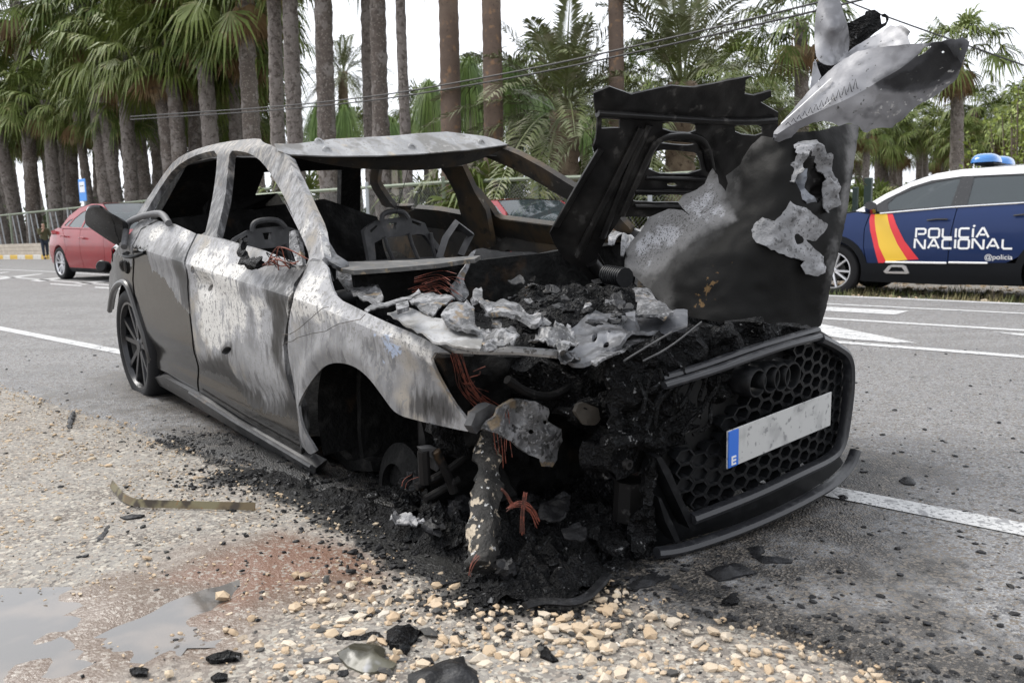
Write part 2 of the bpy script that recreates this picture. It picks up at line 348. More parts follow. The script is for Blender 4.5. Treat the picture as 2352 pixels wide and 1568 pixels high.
m_plastic = mat('black_plastic', (.006, .0064, .0072), .4, spec=.2, layers=[('n', 30, .5, .75, (.017, .0175, .019), .5), ('n', 110, .68, .74, (.05, .05, .05), .7)], bump=[('n', 70, .12, .002)])
m_gloss = mat('gloss_black', (.012, .012, .013), .12, layers=[('n', 60, .62, .72, (.05, .05, .05), .5)], coat=.4)
m_copper = mat('bare_copper_wire', (.20, .055, .034), .6, layers=[('n', 30, .48, .6, (.07, .024, .017))])
m_tyre = mat('tyre_rubber', (.013, .013, .014), .75, spec=.2, bump=[('n', 60, .2, .003)])
m_rim = mat('dark_alloy', (.035, .0355, .038), .28, .6, layers=[('n', 18, .55, .75, (.08, .08, .084), .5)])
m_alloy = mat('silver_alloy', (.62, .62, .64), .28, .8)
def simple(n, c, r=.5, **k): return mat(n, c, r, **k)
m_white = simple('white_paint', (.80, .80, .80), .25, coat=.6)
# ------------------------------------------------------------ ground
def grid(xs, ys):
    X, Y = np.meshgrid(xs, ys, indexing='ij'); nx, ny = X.shape; I = np.arange(nx*ny).reshape(nx, ny)
    F = np.stack([I[:-1, :-1], I[1:, :-1], I[1:, 1:], I[:-1, 1:]], -1).reshape(-1, 4); return X.ravel(), Y.ravel(), F
def spaced(a, b, fine0, fine1, fine, grow=1.25):
    v = list(np.arange(fine0, fine1+fine/2, fine)); s = fine
    while v[-1] < b: s *= grow; v.append(v[-1]+s)
    s = fine
    while v[0] > a: s *= grow; v.insert(0, v[0]-s)
    return np.array(v)
def fbm(X, Y, sc, oct_=4, seed=0.):
    return np.array([noise.fractal(Vector((x*sc+seed, y*sc, seed)), 1., 2., oct_) for x, y in zip(X, Y)])
def foot(X, Y):  # signed distance inside the wreck's footprint
    c = c2w([(.95, -.75, 0), (.95, .75, 0), (-3.2, .8, 0), (-3.2, -.8, 0)])[:, :2]; return sdist(np.c_[X, Y], c)
# traced stain shapes, on the ground
def gpoly(k, pts): return np.array([gnd(*p)[:2] for p in T(k, pts)])
char_poly = gpoly('X', [(395, 1010), (560, 1000), (760, 1090), (980, 1040), (1500, 1130), (1510, 1270), (1400, 1335), (1290, 1395), (1080, 1400), (1060, 1350), (930, 1300), (850, 1240), (740, 1180), (600, 1110), (480, 1105), (560, 1070), (400, 1020)])
red_poly = gpoly('X', [(640, 1225), (780, 1235), (880, 1290), (850, 1340), (720, 1335), (600, 1385), (480, 1420), (540, 1340), (420, 1320), (540, 1270)])
wet_poly = gpoly('X', [(-200, 1330), (60, 1345), (200, 1350), (330, 1300), (430, 1240), (620, 1215), (860, 1260), (900, 1320), (800, 1390), (640, 1410), (600, 1470), (480, 1530), (300, 1560), (250, 1640), (-200, 1640)])
pud_poly = gpoly('X', [(-250, 1385), (60, 1378), (190, 1395), (225, 1440), (190, 1500), (110, 1540), (-40, 1530), (-250, 1560)])
pud2_poly = gpoly('X', [(205, 1440), (330, 1400), (490, 1360), (470, 1410), (400, 1450), (330, 1480), (250, 1470)])
pud3_poly = gpoly('X', [(-250, 1610), (-60, 1570), (90, 1575), (130, 1620), (60, 1700), (-250, 1700)])
xs = spaced(-420, 420, -3.6, 1.2, .035, 1.3); ys = spaced(-60, 900, 1.25, 5.6, .035, 1.3)
X, Y, F = grid(xs, ys); P2 = np.c_[X, Y]; near = (X > -4) & (X < 1.5) & (Y > 1) & (Y < 6)
d = P2@RN
Z = gz(X, Y)-.012*sst(1.5, 1.75, d)*(d < 10.6)
bmp = np.zeros(len(X)); bmp[near] = fbm(X[near], Y[near], 3.5)*.006+fbm(X[near], Y[near], 14, 3, 4.)*.003
pd = np.maximum.reduce([sdist(P2, q) for q in (pud_poly, pud2_poly, pud3_poly)])
pdep = sst(-.10, .06, pd)*.018; Z = Z+bmp*(d < 1.6)*(1+1.5*sst(-.35, .0, pd))-pdep
ft = foot(X, Y); soot_c = sst(-.16, .05, sdist(P2, char_poly))
ground = mk('ground', np.c_[X, Y, Z], F, m_earth, sharp=0, attrs={'soot': soot_c, 'wet': sst(-.25, .25, sdist(P2, wet_poly)), 'red': sst(-.22, .18, sdist(P2, red_poly))})
tag(ground, kind='structure')
wx, wy, wF = grid(np.linspace(-2.6, .1, 40), np.linspace(1.2, 2.5, 24))
k = np.array([True]*len(wF)); cen = np.c_[wx, wy][wF].mean(1); k = np.maximum.reduce([sdist(cen, q) for q in (pud_poly, pud2_poly, pud3_poly)]) > -.12
tag(mk('puddle_water', np.c_[wx, wy, np.full(len(wx), -.0065)], wF[k], m_water, sharp=0), kind='structure')
# road: straight, 8.6 m wide, ragged near edge
as_ = spaced(-150, 60, -7.5, 1.0, .05, 1.2); ds = np.r_[0, np.arange(.05, 2.6, .05), np.arange(2.7, 8.61, .3)]
a, dd, F = grid(as_, ds)
e = np.array([noise.fractal(Vector((x*2.3, 3., 0)), 1, 2, 5)*.05+noise.noise(Vector((x*14, 9, 0)))*.018 for x in as_])
edge = np.repeat(e, len(ds)); d = 1.66+edge*(1-sst(0, .35, dd))+dd+4.15*sst(-22, -34, a)*sst(5.6, 8.6, dd)
xy = np.outer(a, RE)+np.outer(d, RN); X, Y = xy[:, 0], xy[:, 1]
st = np.maximum(sst(-.55, .25, foot(X, Y)), sst(-.3, .1, sdist(xy, char_poly)))
spill = gpoly('X', [(1500, 1270), (1930, 1085), (2020, 1140), (2120, 1260), (2330, 1450), (2500, 1640), (2400, 1720), (1900, 1640), (1400, 1370)])
st = np.maximum(st, .60*sst(-.35, .2, sdist(xy, spill)))
band_p = gpoly('X', [(1440, 1340), (1560, 1410), (1700, 1450), (2000, 1550), (2352, 1660), (2500, 1700), (2500, 1560), (2150, 1490), (1850, 1420), (1700, 1350), (1560, 1300)])
nearedge = np.maximum(.80*sst(-.06, .08, sdist(xy, band_p)), .46*sst(1.0, .05, dd)*sst(-7.5, -4., a)*sst(-1., -2., a))
road = mk('road', np.c_[X, Y, gz(X, Y)+.008*sst(0, .05, dd)+.002-.02*(dd < 1e-6)], F, m_asphalt, sharp=0, attrs={'soot': np.maximum(st, nearedge)})
tag(road, kind='structure')
def marking(pts, name='road_marking', step=.25, z=.0135):
    P = np.array(pts); V, Fm = cdt(P, (), step)
    o = mk(name, np.c_[V, gz(V[:, 0], V[:, 1])+z], Fm, m_paint_white, smooth=False); return tag(o, kind='structure')
def rdstrip(a0, a1, d0, w_): return [rd(a0, d0-w_/2), rd(a1, d0-w_/2), rd(a1, d0+w_/2), rd(a0, d0+w_/2)]
marking(rdstrip(-60, 8, 2.72, .115), 'edge_line', .6)
marking(rdstrip(-60, 8, 6.18, .12), 'lane_line', .6)
marking(rdstrip(-60, 8, 7.62, .12), 'lane_line', .6)
marking(rdstrip(-9, 8, 9.92, .13), 'edge_line', .6)
marking(rdstrip(-9, -2.6, 8.45, .40), 'lane_line', .6)
marking(rdstrip(-9, 8, 8.95, .10), 'lane_line', .6)
marking([gnd(*p)[:2] for p in T('R', [(380, 540), (640, 590), (1370, 737), (1200, 735), (770, 702), (420, 650)])], 'hatched_marking')
marking([gnd(*p)[:2] for p in T('R', [(2040, 640), (2400, 660), (2400, 690)])], 'hatched_marking')
for q in ([(-150, 965), (110, 940), (60, 950), (-150, 985)], [(-150, 1018), (430, 958), (390, 970), (-150, 1040)], [(290, 1030), (700, 985), (760, 990), (390, 1042)], [(720, 1060), (1100, 1018), (1160, 1024), (830, 1072)]):
    marking([gnd(*p)[:2] for p in T('F', q)], 'hatched_marking')
marking([gnd(*p)[:2] for p in T('F', [(495, 1058), (800, 1078), (800, 1088), (495, 1068)])], 'lane_line')
marking([gnd(*p)[:2] for p in T('F', [(930, 1090), (1300, 1112), (1300, 1128), (930, 1102)])], 'lane_line')
# ------------------------------------------------------------ loose gravel, crumbs
ico = np.array([(0, 0, 1.), (.894, 0, .447), (.276, .851, .447), (-.724, .526, .447), (-.724, -.526, .447), (.276, -.851, .447), (.724, .526, -.447), (-.276, .851, -.447), (-.894, 0, -.447), (-.276, -.851, -.447), (.724, -.526, -.447), (0, 0, -1.)])
icf = np.array([(0, 1, 2), (0, 2, 3), (0, 3, 4), (0, 4, 5), (0, 5, 1), (1, 6, 2), (2, 7, 3), (3, 8, 4), (4, 9, 5), (5, 10, 1), (6, 7, 2), (7, 8, 3), (8, 9, 4), (9, 10, 5), (10, 6, 1), (11, 7, 6), (11, 8, 7), (11, 9, 8), (11, 10, 9), (11, 6, 10)])
def pebbles(name, P, S_, tone, m, sink=.35, flat=.62):
    n = len(P); v = np.repeat(ico[None], n, 0)*(1+rng.uniform(-.36, .30, (n, 12, 1)))
    v *= np.stack([rng.uniform(.75, 1.25, n), rng.uniform(.6, 1.0, n), flat*rng.uniform(.7, 1.1, n)], 1)[:, None]*S_[:, None, None]
    th = rng.uniform(0, 6.28, n); c, s = np.cos(th), np.sin(th)
    x = v[..., 0]*c[:, None]-v[..., 1]*s[:, None]; y = v[..., 0]*s[:, None]+v[..., 1]*c[:, None]; z = v[..., 2]+.25*x*rng.uniform(-1, 1, (n, 1))
    V = np.stack([x, y, z], -1)+P[:, None]; V[..., 2] += (S_*flat*(1-2*sink))[:, None]
    F = (icf[None]+12*np.arange(n)[:, None, None]).reshape(-1, 3); me = bpy.data.meshes.new(name)
    me.vertices.add(n*12); me.vertices.foreach_set('co', V.reshape(-1).astype(np.float32)); me.loops.add(len(F)*3); me.loops.foreach_set('vertex_index', F.reshape(-1).astype(np.int32))
    me.polygons.add(len(F)); me.polygons.foreach_set('loop_start', np.arange(0, len(F)*3, 3, dtype=np.int32)); me.update(calc_edges=True)
    A_ = me.attributes.new('tone', 'FLOAT', 'POINT'); A_.data.foreach_set('value', np.repeat(tone, 12).astype(np.float32))
    me.polygons.foreach_set('use_smooth', [True]*len(F)); me.set_sharp_from_angle(angle=math.radians(28))
    me.materials.append(m); o = bpy.data.objects.new(name, me); COL.objects.link(o); return tag(o, kind='stuff')
def ground_spots(n, a0, a1, d0, d1):
    a = rng.uniform(a0, a1, n); d = rng.uniform(d0, d1, n); return np.outer(a, RE)+np.outer(d, RN), a, d
peb_poly = gpoly('X', [(720, 1345), (900, 1330), (1080, 1400), (1400, 1350), (1560, 1420), (2000, 1580), (2100, 1750), (500, 1750), (650, 1500), (640, 1400)])
q, a, d = ground_spots(52000, -6.5, 1.0, -.6, 1.72)
sp_ = sst(-.25, .1, sdist(q, peb_poly)); wet = np.maximum(sst(-.1, .15, sdist(q, wet_poly)), sst(-.1, .1, sdist(q, red_poly)))
pdq = np.maximum.reduce([sdist(q, z) for z in (pud_poly, pud2_poly, pud3_poly)])
cl = np.array([noise.fractal(Vector((x*4, y*4, 1)), 1, 2, 3) for x, y in q])
prob = np.clip(.42+.45*cl+.4*sp_-.38*wet, .03, 1)*(pdq < -.01)*(1-.85*sst(-.02, .04, sdist(q, char_poly)))
keep = rng.random(len(q)) < prob; q = q[keep]; sp_ = sp_[keep]; n = len(q)
S_ = np.where(rng.random(n) < .05+.30*sp_, rng.gamma(3, .0021, n), rng.gamma(2.5, .0011, n))*(1+.75*sp_)+.0010
tone = np.clip(rng.beta(2, 2, n)*.85+.12*sp_, 0, .95); tone = tone*(.62+.33*sp_); tone[rng.random(n) < .07] = 1.0
pebbles('gravel', np.c_[q, gz(q[:, 0], q[:, 1])], np.minimum(S_, .019), tone, m_stone)
# black crumbs thrown out by the fire, on the asphalt and the shoulder
cc = c2w([(.5, -.2, 0)])[0][:2]
q = np.vstack([cc+rng.normal(0, 1, (2600, 2))*(.9, .8), np.outer(rng.uniform(-1.6, .6, 1500), RE)+np.outer(1.66+np.abs(rng.normal(.05, .18, 1500)), RN), resample(char_poly, .003)+rng.normal(0, .05, (len(resample(char_poly, .003)), 2)), np.random.default_rng(2).normal(0, .10, (2500, 2))+char_poly[np.random.default_rng(3).integers(0, len(char_poly), 2500)], np.outer(rng.uniform(-7, .8, 2200), RE)+np.outer(rng.uniform(1.3, 6.5, 2200), RN)])
q = q[(q@RN > .6)]; q = q[np.maximum.reduce([sdist(q, z) for z in (pud_poly, pud2_poly, pud3_poly)]) < -.02]; n = len(q)
pebbles('charred_crumbs', np.c_[q, gz(q[:, 0], q[:, 1])+.008*(q@RN > 1.66)], rng.gamma(2, .0019, n)+.001, np.ones(n), m_char_flake, .2, .5)
# ------------------------------------------------------------ the burnt-out car
M4 = Matrix([[*CA[0], CB[0]], [*CA[1], CB[1]], [*CA[2], CB[2]], [0, 0, 0, 1]])
car = thing('burnt_car', 'burnt-out dark grey hatchback with torn bonnet and missing front wheel', 'car', mat=M4)
def X2(pts): return T('X', pts)
def sxz(k, pts):
    q = S(T(k, pts)); return q[:, [0, 2]]
def side_mp(off=0.): return lambda P: np.c_[P[:, 0], YS(P[:, 0], P[:, 1])+off, P[:, 1]]
def zone(polys, wd=.05):
    def f(V2, V):
        return np.maximum.reduce([sst(-wd, wd, sdist(V2, p)) for p in polys]) if polys else np.zeros(len(V2))
    return f
def mirror(o, name, m, parent=car):
    me = o.data; V = np.array([v.co for v in me.vertices]); V[:, 1] *= -1
    return mk(name, V, [tuple(p.vertices)[::-1] for p in me.polygons], m, parent)
rail_in = lambda P, d: P
# zones of ash / soot / surviving paint on the flank, measured on the flank
ash1 = sxz('G', [(590, 360), (680, 250), (760, 260), (900, 320), (1000, 390), (990, 480), (900, 450), (850, 560), (930, 620), (930, 740), (880, 790), (800, 790), (760, 870), (690, 840), (640, 720), (600, 560), (590, 440)])
ash2 = sxz('G', [(880, 580), (960, 500), (1030, 520), (1040, 640), (1030, 780), (970, 850), (930, 760), (940, 640)])
ash3 = sxz('I', [(110, 300), (200, 150), (320, 150), (330, 330), (420, 420), (700, 560), (960, 690), (990, 800), (850, 740), (640, 620), (420, 560), (250, 560), (110, 500), (60, 640), (60, 460)])
ash4 = sxz('G', [(340, 215), (430, 165), (600, 200), (590, 280), (480, 280), (400, 290), (330, 260)])
soot1 = sxz('G', [(1015, 500), (1080, 505), (1165, 550), (1140, 640), (1120, 760), (1105, 860), (1100, 940), (1130, 1010), (1160, 1110), (1060, 940), (1030, 860), (1050, 680)])
soot6 = sxz('G', [(640, 1000), (760, 960), (880, 1060), (1000, 1160), (1130, 1180), (1190, 1260), (1210, 1440), (900, 1270), (650, 1100)])
soot2 = sxz('G', [(620, 930), (800, 880), (860, 1100), (950, 1080), (1010, 1200), (1120, 1120), (1150, 1060), (1200, 1200), (1215, 1450), (900, 1260), (640, 1110)])
soot3 = sxz('I', [(850, 1100), (930, 1010), (1060, 1000), (1130, 1080), (1160, 1180), (1000, 1180)])
soot4 = sxz('G', [(1050, 490), (1160, 400), (1230, 420), (1180, 520), (1090, 510)])
soot5 = sxz('G', [(520, 300), (580, 330), (590, 470), (600, 640), (570, 640), (540, 500)])
hole_soot = sxz('G', [(765, 870), (790, 840), (830, 835), (835, 870), (800, 885), (770, 890)])
paint1 = sxz('G', [(290, 300), (370, 310), (390, 420), (460, 470), (500, 540), (550, 620), (600, 660), (625, 800), (640, 960), (660, 1120), (380, 1000), (250, 900), (100, 900), (120, 400), (200, 330), (280, 400)])
paint2 = sxz('G', [(640, 980), (760, 1000), (840, 1090), (930, 1180), (1040, 1220), (1180, 1240), (1215, 1450), (900, 1280), (630, 1110)])
blue1 = sxz('I', [(600, 600), (700, 600), (790, 660), (800, 740), (760, 800), (670, 800), (680, 700), (620, 660)])
rust1 = sxz('I', [(975, 740), (1000, 740), (1000, 840), (1150, 1060), (1120, 1080), (1030, 900), (970, 820)])
rust2 = sxz('G', [(680, 620), (800, 640), (860, 600), (800, 740), (760, 780), (690, 740)])
flank = {'ash': zone([ash1, ash2, ash3, ash4], .10), 'soot': zone([soot1, soot2, soot3, soot4, soot5, soot6, hole_soot], .07), 'paint': zone([paint1, paint2], .06), 'blue': zone([blue1], .05), 'rust': zone([rust1, rust2], .05)}
cl_x = np.linspace(-3.3, .55, 60); crease = np.c_[cl_x, ZC(cl_x)]
# front wing
wing = sxz('I', smooth_poly([(190, 115), (300, 135), (330, 290), (375, 380), (480, 430), (600, 490), (720, 545), (900, 620), (1010, 680), (1105, 735)], 1, False)
           + [(1010, 733)] + smooth_poly([(985, 780), (1010, 850), (1060, 940), (1130, 1060), (1200, 1150), (1262, 1215)], 1, False)
           + smooth_poly([(1225, 1250), (1060, 1215), (900, 1180), (790, 1130), (700, 1010), (600, 890), (500, 820), (390, 795), (310, 812), (255, 865), (200, 950), (165, 1030)], 2, False)
           + smooth_poly([(148, 1080), (160, 1160), (185, 1240), (215, 1310), (260, 1400), (145, 1362), (130, 1290), (138, 1200), (125, 1100), (100, 990), (80, 880), (50, 740), (52, 600), (60, 500), (85, 400), (95, 335), (150, 230)], 1, False))
def wing_mp(P):
    x, z = P[:, 0], P[:, 1]; y = YS(x, z)
    r = np.hypot(x+.06, (z-.36)*1.05); y = y-.018*np.exp(-((r-.36)/.05)**2)      # arch flare
    return np.c_[x, y, z]
wing_o = sheet('front_fender', wing, wing_mp, m_body, car, step=.018, th=.010, attrs=flank, lines=[crease], sharp=16)
# doors with a pressed feature line, gap between panels
rg = [(640, 228), (590, 330), (584, 420), (592, 520), (602, 650), (617, 780), (627, 900), (624, 985), (650, 1088)]
def door_mp(P):
    x, z = P[:, 0], P[:, 1]; y = YS(x, z)
    y = y+.022*np.exp(-((z-.40-.03*x)/.07)**2)*sst(-.2, -.7, x)                   # hollow above the sill
    y = y+.035*np.exp(-(((x+1.33)/.10)**2+((z-.79)/.05)**2)*1.6)                  # handle bowl
    y = y+.014*np.array([fn3((a, 3.1, b), 3.0, 2) for a, b in P])*np.exp(-(((x+1.0)/.35)**2+((z-.62)/.2)**2))
    return np.c_[x, y, z]
fd = sxz('G', rg+[(700, 1115), (870, 1225), (1050, 1335), (1205, 1428)]+[(1203, 1380), (1192, 1290), (1176, 1180), (1146, 1090), (1120, 990), (1115, 930), (1106, 830), (1120, 750), (1135, 640), (1160, 545), (1165, 500), (1235, 405), (1170, 392), (1100, 362), (900, 292), (700, 238)])
hl = [sxz('G', smooth_poly([(600, 405), (618, 398), (622, 440), (606, 450)], 2)), sxz('G', smooth_poly([(668, 505), (688, 512), (690, 545), (668, 540)], 2)), sxz('G', smooth_poly([(770, 870), (800, 838), (834, 845), (815, 880), (785, 888)], 2))]
fdo = sheet('front_door', fd, door_mp, m_body, car, holes=hl, step=.018, th=.035, attrs=flank, lines=[crease], sharp=16)
rdp = [(631, 226), (581, 330), (575, 420), (583, 520), (593, 650), (608, 780), (618, 900), (615, 982), (640, 1083), (560, 1040), (470, 985), (415, 960), (395, 880), (372, 790), (345, 700), (322, 620), (300, 560), (292, 480), (292, 330), (305, 265), (335, 205), (430, 158), (520, 175)]
rdo = sheet('rear_door', sxz('G', rdp), door_mp, m_body, car, step=.018, th=.035, attrs=flank, lines=[crease], sharp=16)
mb = MB(); hp = S(T('G', [(352, 330), (340, 352), (300, 340), (280, 330)])); hp[:, 1] -= np.array([.0, .05, .06, .02])
mb.tube(smooth_poly(hp, 2, False), .014, 8, flat=.7); mb.build('door_handle', m_plastic, rdo)
# rear quarter with wheel arch
qp = [(284, 330), (284, 480), (291, 560), (280, 560), (262, 512), (245, 492), (222, 492), (196, 515), (178, 560), (166, 640), (159, 600), (157, 500), (163, 420), (176, 345), (200, 310), (250, 255), (300, 190), (330, 150), (420, 150), (330, 200), (298, 265)]
quo = sheet('rear_quarter_panel', sxz('G', qp), side_mp(), m_body, car, step=.02, th=.02, attrs=flank, lines=[crease], sharp=16)
qx = sxz('G', [(166, 640), (159, 600), (157, 500), (163, 420)]); 
lip = S(T('G', smooth_poly([(166, 645), (178, 560), (196, 515), (222, 490), (247, 490), (264, 512), (283, 560), (303, 625), (327, 705), (355, 792), (380, 885), (402, 970)], 1, False)))
mb = MB(); mb.tube(lip+np.array([0, -.004, 0]), .016, 8); mb.build('wheel_arch_lip', mat('dark_trim', (.045, .043, .042), .35), car)
# sill
sl_ = sxz('G', [(428, 1005), (470, 1000), (645, 1092), (870, 1240), (1205, 1436), (1315, 1492), (1308, 1525), (1230, 1492), (1000, 1368), (700, 1190), (520, 1085), (455, 1050)])
def sill_mp(P): return np.c_[P[:, 0], YS(P[:, 0], P[:, 1])-.02, P[:, 1]]
sheet('sill', sl_, sill_mp, mat('sooty_sill', (.022, .022, .023), .35, layers=[('n', 7, .48, .65, (.075, .072, .07), .5), ('n', 30, .6, .7, (.13, .13, .13))]), car, step=.02, th=.05)
mb = MB(); mb.tube(S(T('G', [(640, 1096), (870, 1243), (1205, 1438), (1310, 1500)]))+np.array([0, -.035, .012]), .009, 6); mb.build('sill_edge', m_seat, car)
# greenhouse side frame: one pressing with two window openings
frame_out = T('G', [(1235, 405)])+T('H', [(355, 965), (470, 968), (430, 700), (330, 480), (240, 290), (180, 180), (100, 130), (20, 105)])+T('A', [(1700, 902), (1550, 915), (1400, 940), (1250, 985), (1140, 1045), (1060, 1150), (980, 1270), (870, 1440)])+T('G', [(330, 150), (345, 200), (430, 158), (520, 175), (631, 226), (700, 238), (900, 292), (1100, 362)])
win_r = T('A', [(915, 1462), (960, 1370), (1050, 1220), (1140, 1095), (1250, 1025), (1350, 992), (1418, 982), (1415, 1100), (1395, 1250), (1360, 1440), (1335, 1540), (1150, 1500)])
win_f = T('A', [(1470, 1300), (1490, 1100), (1500, 985), (1560, 985), (1640, 1005), (1715, 1060), (1790, 1170), (1870, 1310), (1930, 1450)])+T('H', [(160, 500), (235, 650), (300, 780), (350, 900), (362, 985), (345, 990)])+T('G', [(1180, 385), (1000, 316), (780, 254), (740, 246)])
def sfp(p): q = S(smooth_poly(resample(p, 30), 1)); return q[:, [0, 2]]
fo = sfp(frame_out); fo_ = sheet('side_window_frame', fo, side_mp(), m_body, car, holes=[sfp(win_r), sfp(win_f)], step=.02, th=.032,
    attrs={'ash': lambda V2, V: .10+.5*sst(-1.2, -.5, V2[:, 0]), 'soot': lambda V2, V: .50-.28*sst(-1.3, -.5, V2[:, 0]), 'paint': lambda V2, V: np.zeros(len(V2)), 'blue': lambda V2, V: np.zeros(len(V2)), 'rust': lambda V2, V: .4*(V2[:, 1] > 1.2)})
# inner flange of the windscreen pillar
pil = T('H', [(180, 180), (255, 228), (330, 400), (400, 560), (480, 790), (560, 920), (645, 975), (650, 1045), (560, 1000), (488, 960), (430, 700), (330, 480), (240, 290)])
pp = rbf(np.array(T('H', [(180, 180), (480, 960), (255, 228), (480, 790), (645, 975), (650, 1045), (560, 1000)])), [-.605, -.775, -.565, -.66, -.70, -.70, -.76])
def px_y(P):
    y = pp(P); return hitv(P, lambda q: q[:, 1]-y)
sheet('windscreen_pillar_flange', pil, px_y, mat('pillar_flange', (.10, .102, .108), .5, layers=[('n', 8, .5, .6, (.16, .16, .165)), ('n', 40, .55, .62, (.05, .05, .05))], bump=[('n', 40, .3, .004)]), car, step=9, th=.012, flip=True)
# roof front: pale header above, sagging burnt edge below
def px_x(xf):
    def g(P):
        x = xf(P); return hitv(P, lambda q: q[:, 0]-x)
    return g
hd = rbf(np.array(T('B', [(285, 955), (1000, 1010), (1745, 945), (1350, 860), (600, 905), (330, 1005)])), [-1.04, -.97, -1.03, -1.16, -1.12, -1.0])
ho = sheet('roof_header', T('B', resample([(225, 938), (250, 985), (320, 1008), (600, 1019), (900, 1016), (1150, 1006), (1500, 978), (1748, 943), (1690, 915), (1600, 890), (1350, 860), (1150, 872), (1000, 887), (600, 908), (360, 940)], 40)), px_x(hd), m_header, car, step=9, th=.006, flip=True)
for bx, by in ((570, 985), (1125, 967), (1580, 937), (517, 932)):
    p = px_x(hd)(np.array(T('B', [(bx, by)])))[0]; mm = Matrix.Translation(Vector(p)) @ Matrix.Rotation(math.radians(70), 4, 'Y')
    MB().lathe([(.022, 0), (.02, .004), (.012, .006), (.010, .002), (.0, .002)], 16, mm).build('pressed_boss', m_header, ho)
sg = rbf(np.array(T('B', [(290, 1015), (800, 1105), (1400, 1090), (1760, 950), (900, 1018), (1500, 978)])), [-1.03, -1.10, -1.12, -1.06, -1.02, -1.04])
sheet('sagging_roof_edge', T('B', smooth_poly([(345, 1008), (600, 1019), (900, 1016), (1150, 1006), (1500, 978), (1748, 943), (1765, 952), (1690, 985), (1600, 1030), (1500, 1068), (1400, 1092), (1250, 1108), (1100, 1115), (800, 1105), (640, 1085), (500, 1062), (380, 1035), (290, 1014)], 1)), px_x(sg), m_rusty, car, step=10, th=.006, flip=True)
def roof_mp(P):
    x, y = P[:, 0], P[:, 1]; return np.c_[x, y, 1.395-.10*(y/.6)**2*.6-.05*((x+1.75)/.8)**2-.035*np.exp(-(((x+1.8)/.5)**2+(y/.4)**2))+.008*np.array([fn3((a, b, 2), 3) for a, b in P])]
roof_o = sheet('roof_panel', [(-1.12, -.59), (-1.12, .59), (-2.55, .56), (-2.6, 0), (-2.55, -.56)], roof_mp, mat('burnt_roof', (.13, .13, .135), .65, layers=[('n', 3, .46, .6, (.24, .24, .245)), ('n', 8, .5, .7, (.09, .09, .09)), ('n', 12, .62, .72, (.30, .22, .13))], bump=[('n', 30, .4, .006)]), car, step=.04, th=.006)
# far (left) side: same pressings, sooted and rusted, glass gone
mirror(wing_o, 'front_fender', m_steel); mirror(fdo, 'front_door', m_rusty); mirror(rdo, 'rear_door', m_rusty); mirror(quo, 'rear_quarter_panel', m_rusty); mirror(fo_, 'side_window_frame', m_rusty)
bp_in = sheet('centre_pillar_inner', T('H', [(1330, 290), (1470, 275), (1560, 470), (1640, 600), (1690, 860), (1550, 900), (1500, 800), (1460, 640), (1420, 480), (1350, 350)]), lambda P: hitv(P, lambda q: q[:, 1]-(.82-.36*(q[:, 2]-.6)*(q[:, 2] > .6))), m_rusty, car, step=9, th=.03, flip=True)
# tailgate frame, rear bench, floor, bulkhead: charred black
sheet('tailgate_frame', [(-.68, .55), (.68, .55), (.66, 1.0), (.52, 1.36), (-.52, 1.36), (-.66, 1.0)], lambda P: np.c_[-2.42-.85*(1.32-P[:, 1]), P[:, 0], P[:, 1]*.985], m_dark, car, holes=[[(-.12, .98), (.52, .98), (.42, 1.27), (-.08, 1.27)]], step=.05, th=.06)
sheet('rear_bench', [(-.66, .3), (.66, .3), (.64, .95), (.3, 1.08), (-.64, 1.02)], lambda P: np.c_[-2.25-.3*(P[:, 1]-.3)+.03*np.array([fn3((a, b, 5), 6) for a, b in P]), P[:, 0], P[:, 1]], m_dark, car, step=.03, th=.08)
sheet('floor_pan', [(-3.1, -.72), (-.2, -.74), (-.2, .74), (-3.1, .72)], lambda P: np.c_[P, .24+.05*np.array([fn3((a, b, 1), 4) for a, b in P])], m_dark, car, step=.06, th=.04)
sheet('bulkhead', [(-.72, .2), (.72, .2), (.70, .90), (-.70, .90)], lambda P: np.c_[-.28+.03*np.array([fn3((a, b, 1), 5) for a, b in P]), P[:, 0], P[:, 1]], m_dark, car, step=.04, th=.03)
# dashboard cross tube and remains
mb = MB(); mb.tube([(-.55, -.66, .78), (-.58, -.2, .80), (-.56, .3, .79), (-.55, .7, .78)], .03, 10); mb.tube([(-.6, .0, .78), (-.62, .02, .30)], .025); mb.build('dashboard_tube', m_seat, car)
def blob(name, c, r, m, parent, n=26, amp=.35, sc=7., seed=0., cut=None):
    V = []; F = []
    for i in range(n+1):
        th = math.pi*i/n
        for j in range(2*n):
            ph = math.pi*j/n; u = np.array([math.sin(th)*math.cos(ph), math.sin(th)*math.sin(ph), math.cos(th)])
            k = 1+amp*fn3(u*1.0+seed, sc*.35, 4)+.3*amp*fn3(u+seed, sc, 3); V.append(np.array(c)+u*np.array(r)*k)
    for i in range(n):
        for j in range(2*n): a = i*2*n+j; b = i*2*n+(j+1) % (2*n); F.append((a, a+2*n, b+2*n, b))
    return mk(name, V, F, m, parent)
blob('dashboard_remains', (-.6, -.35, .62), (.14, .3, .16), m_dark, car, 20, .5, 9, 3.)
blob('centre_console', (-1.2, 0, .42), (.4, .13, .16), m_dark, car, 18, .5, 9, 8.)
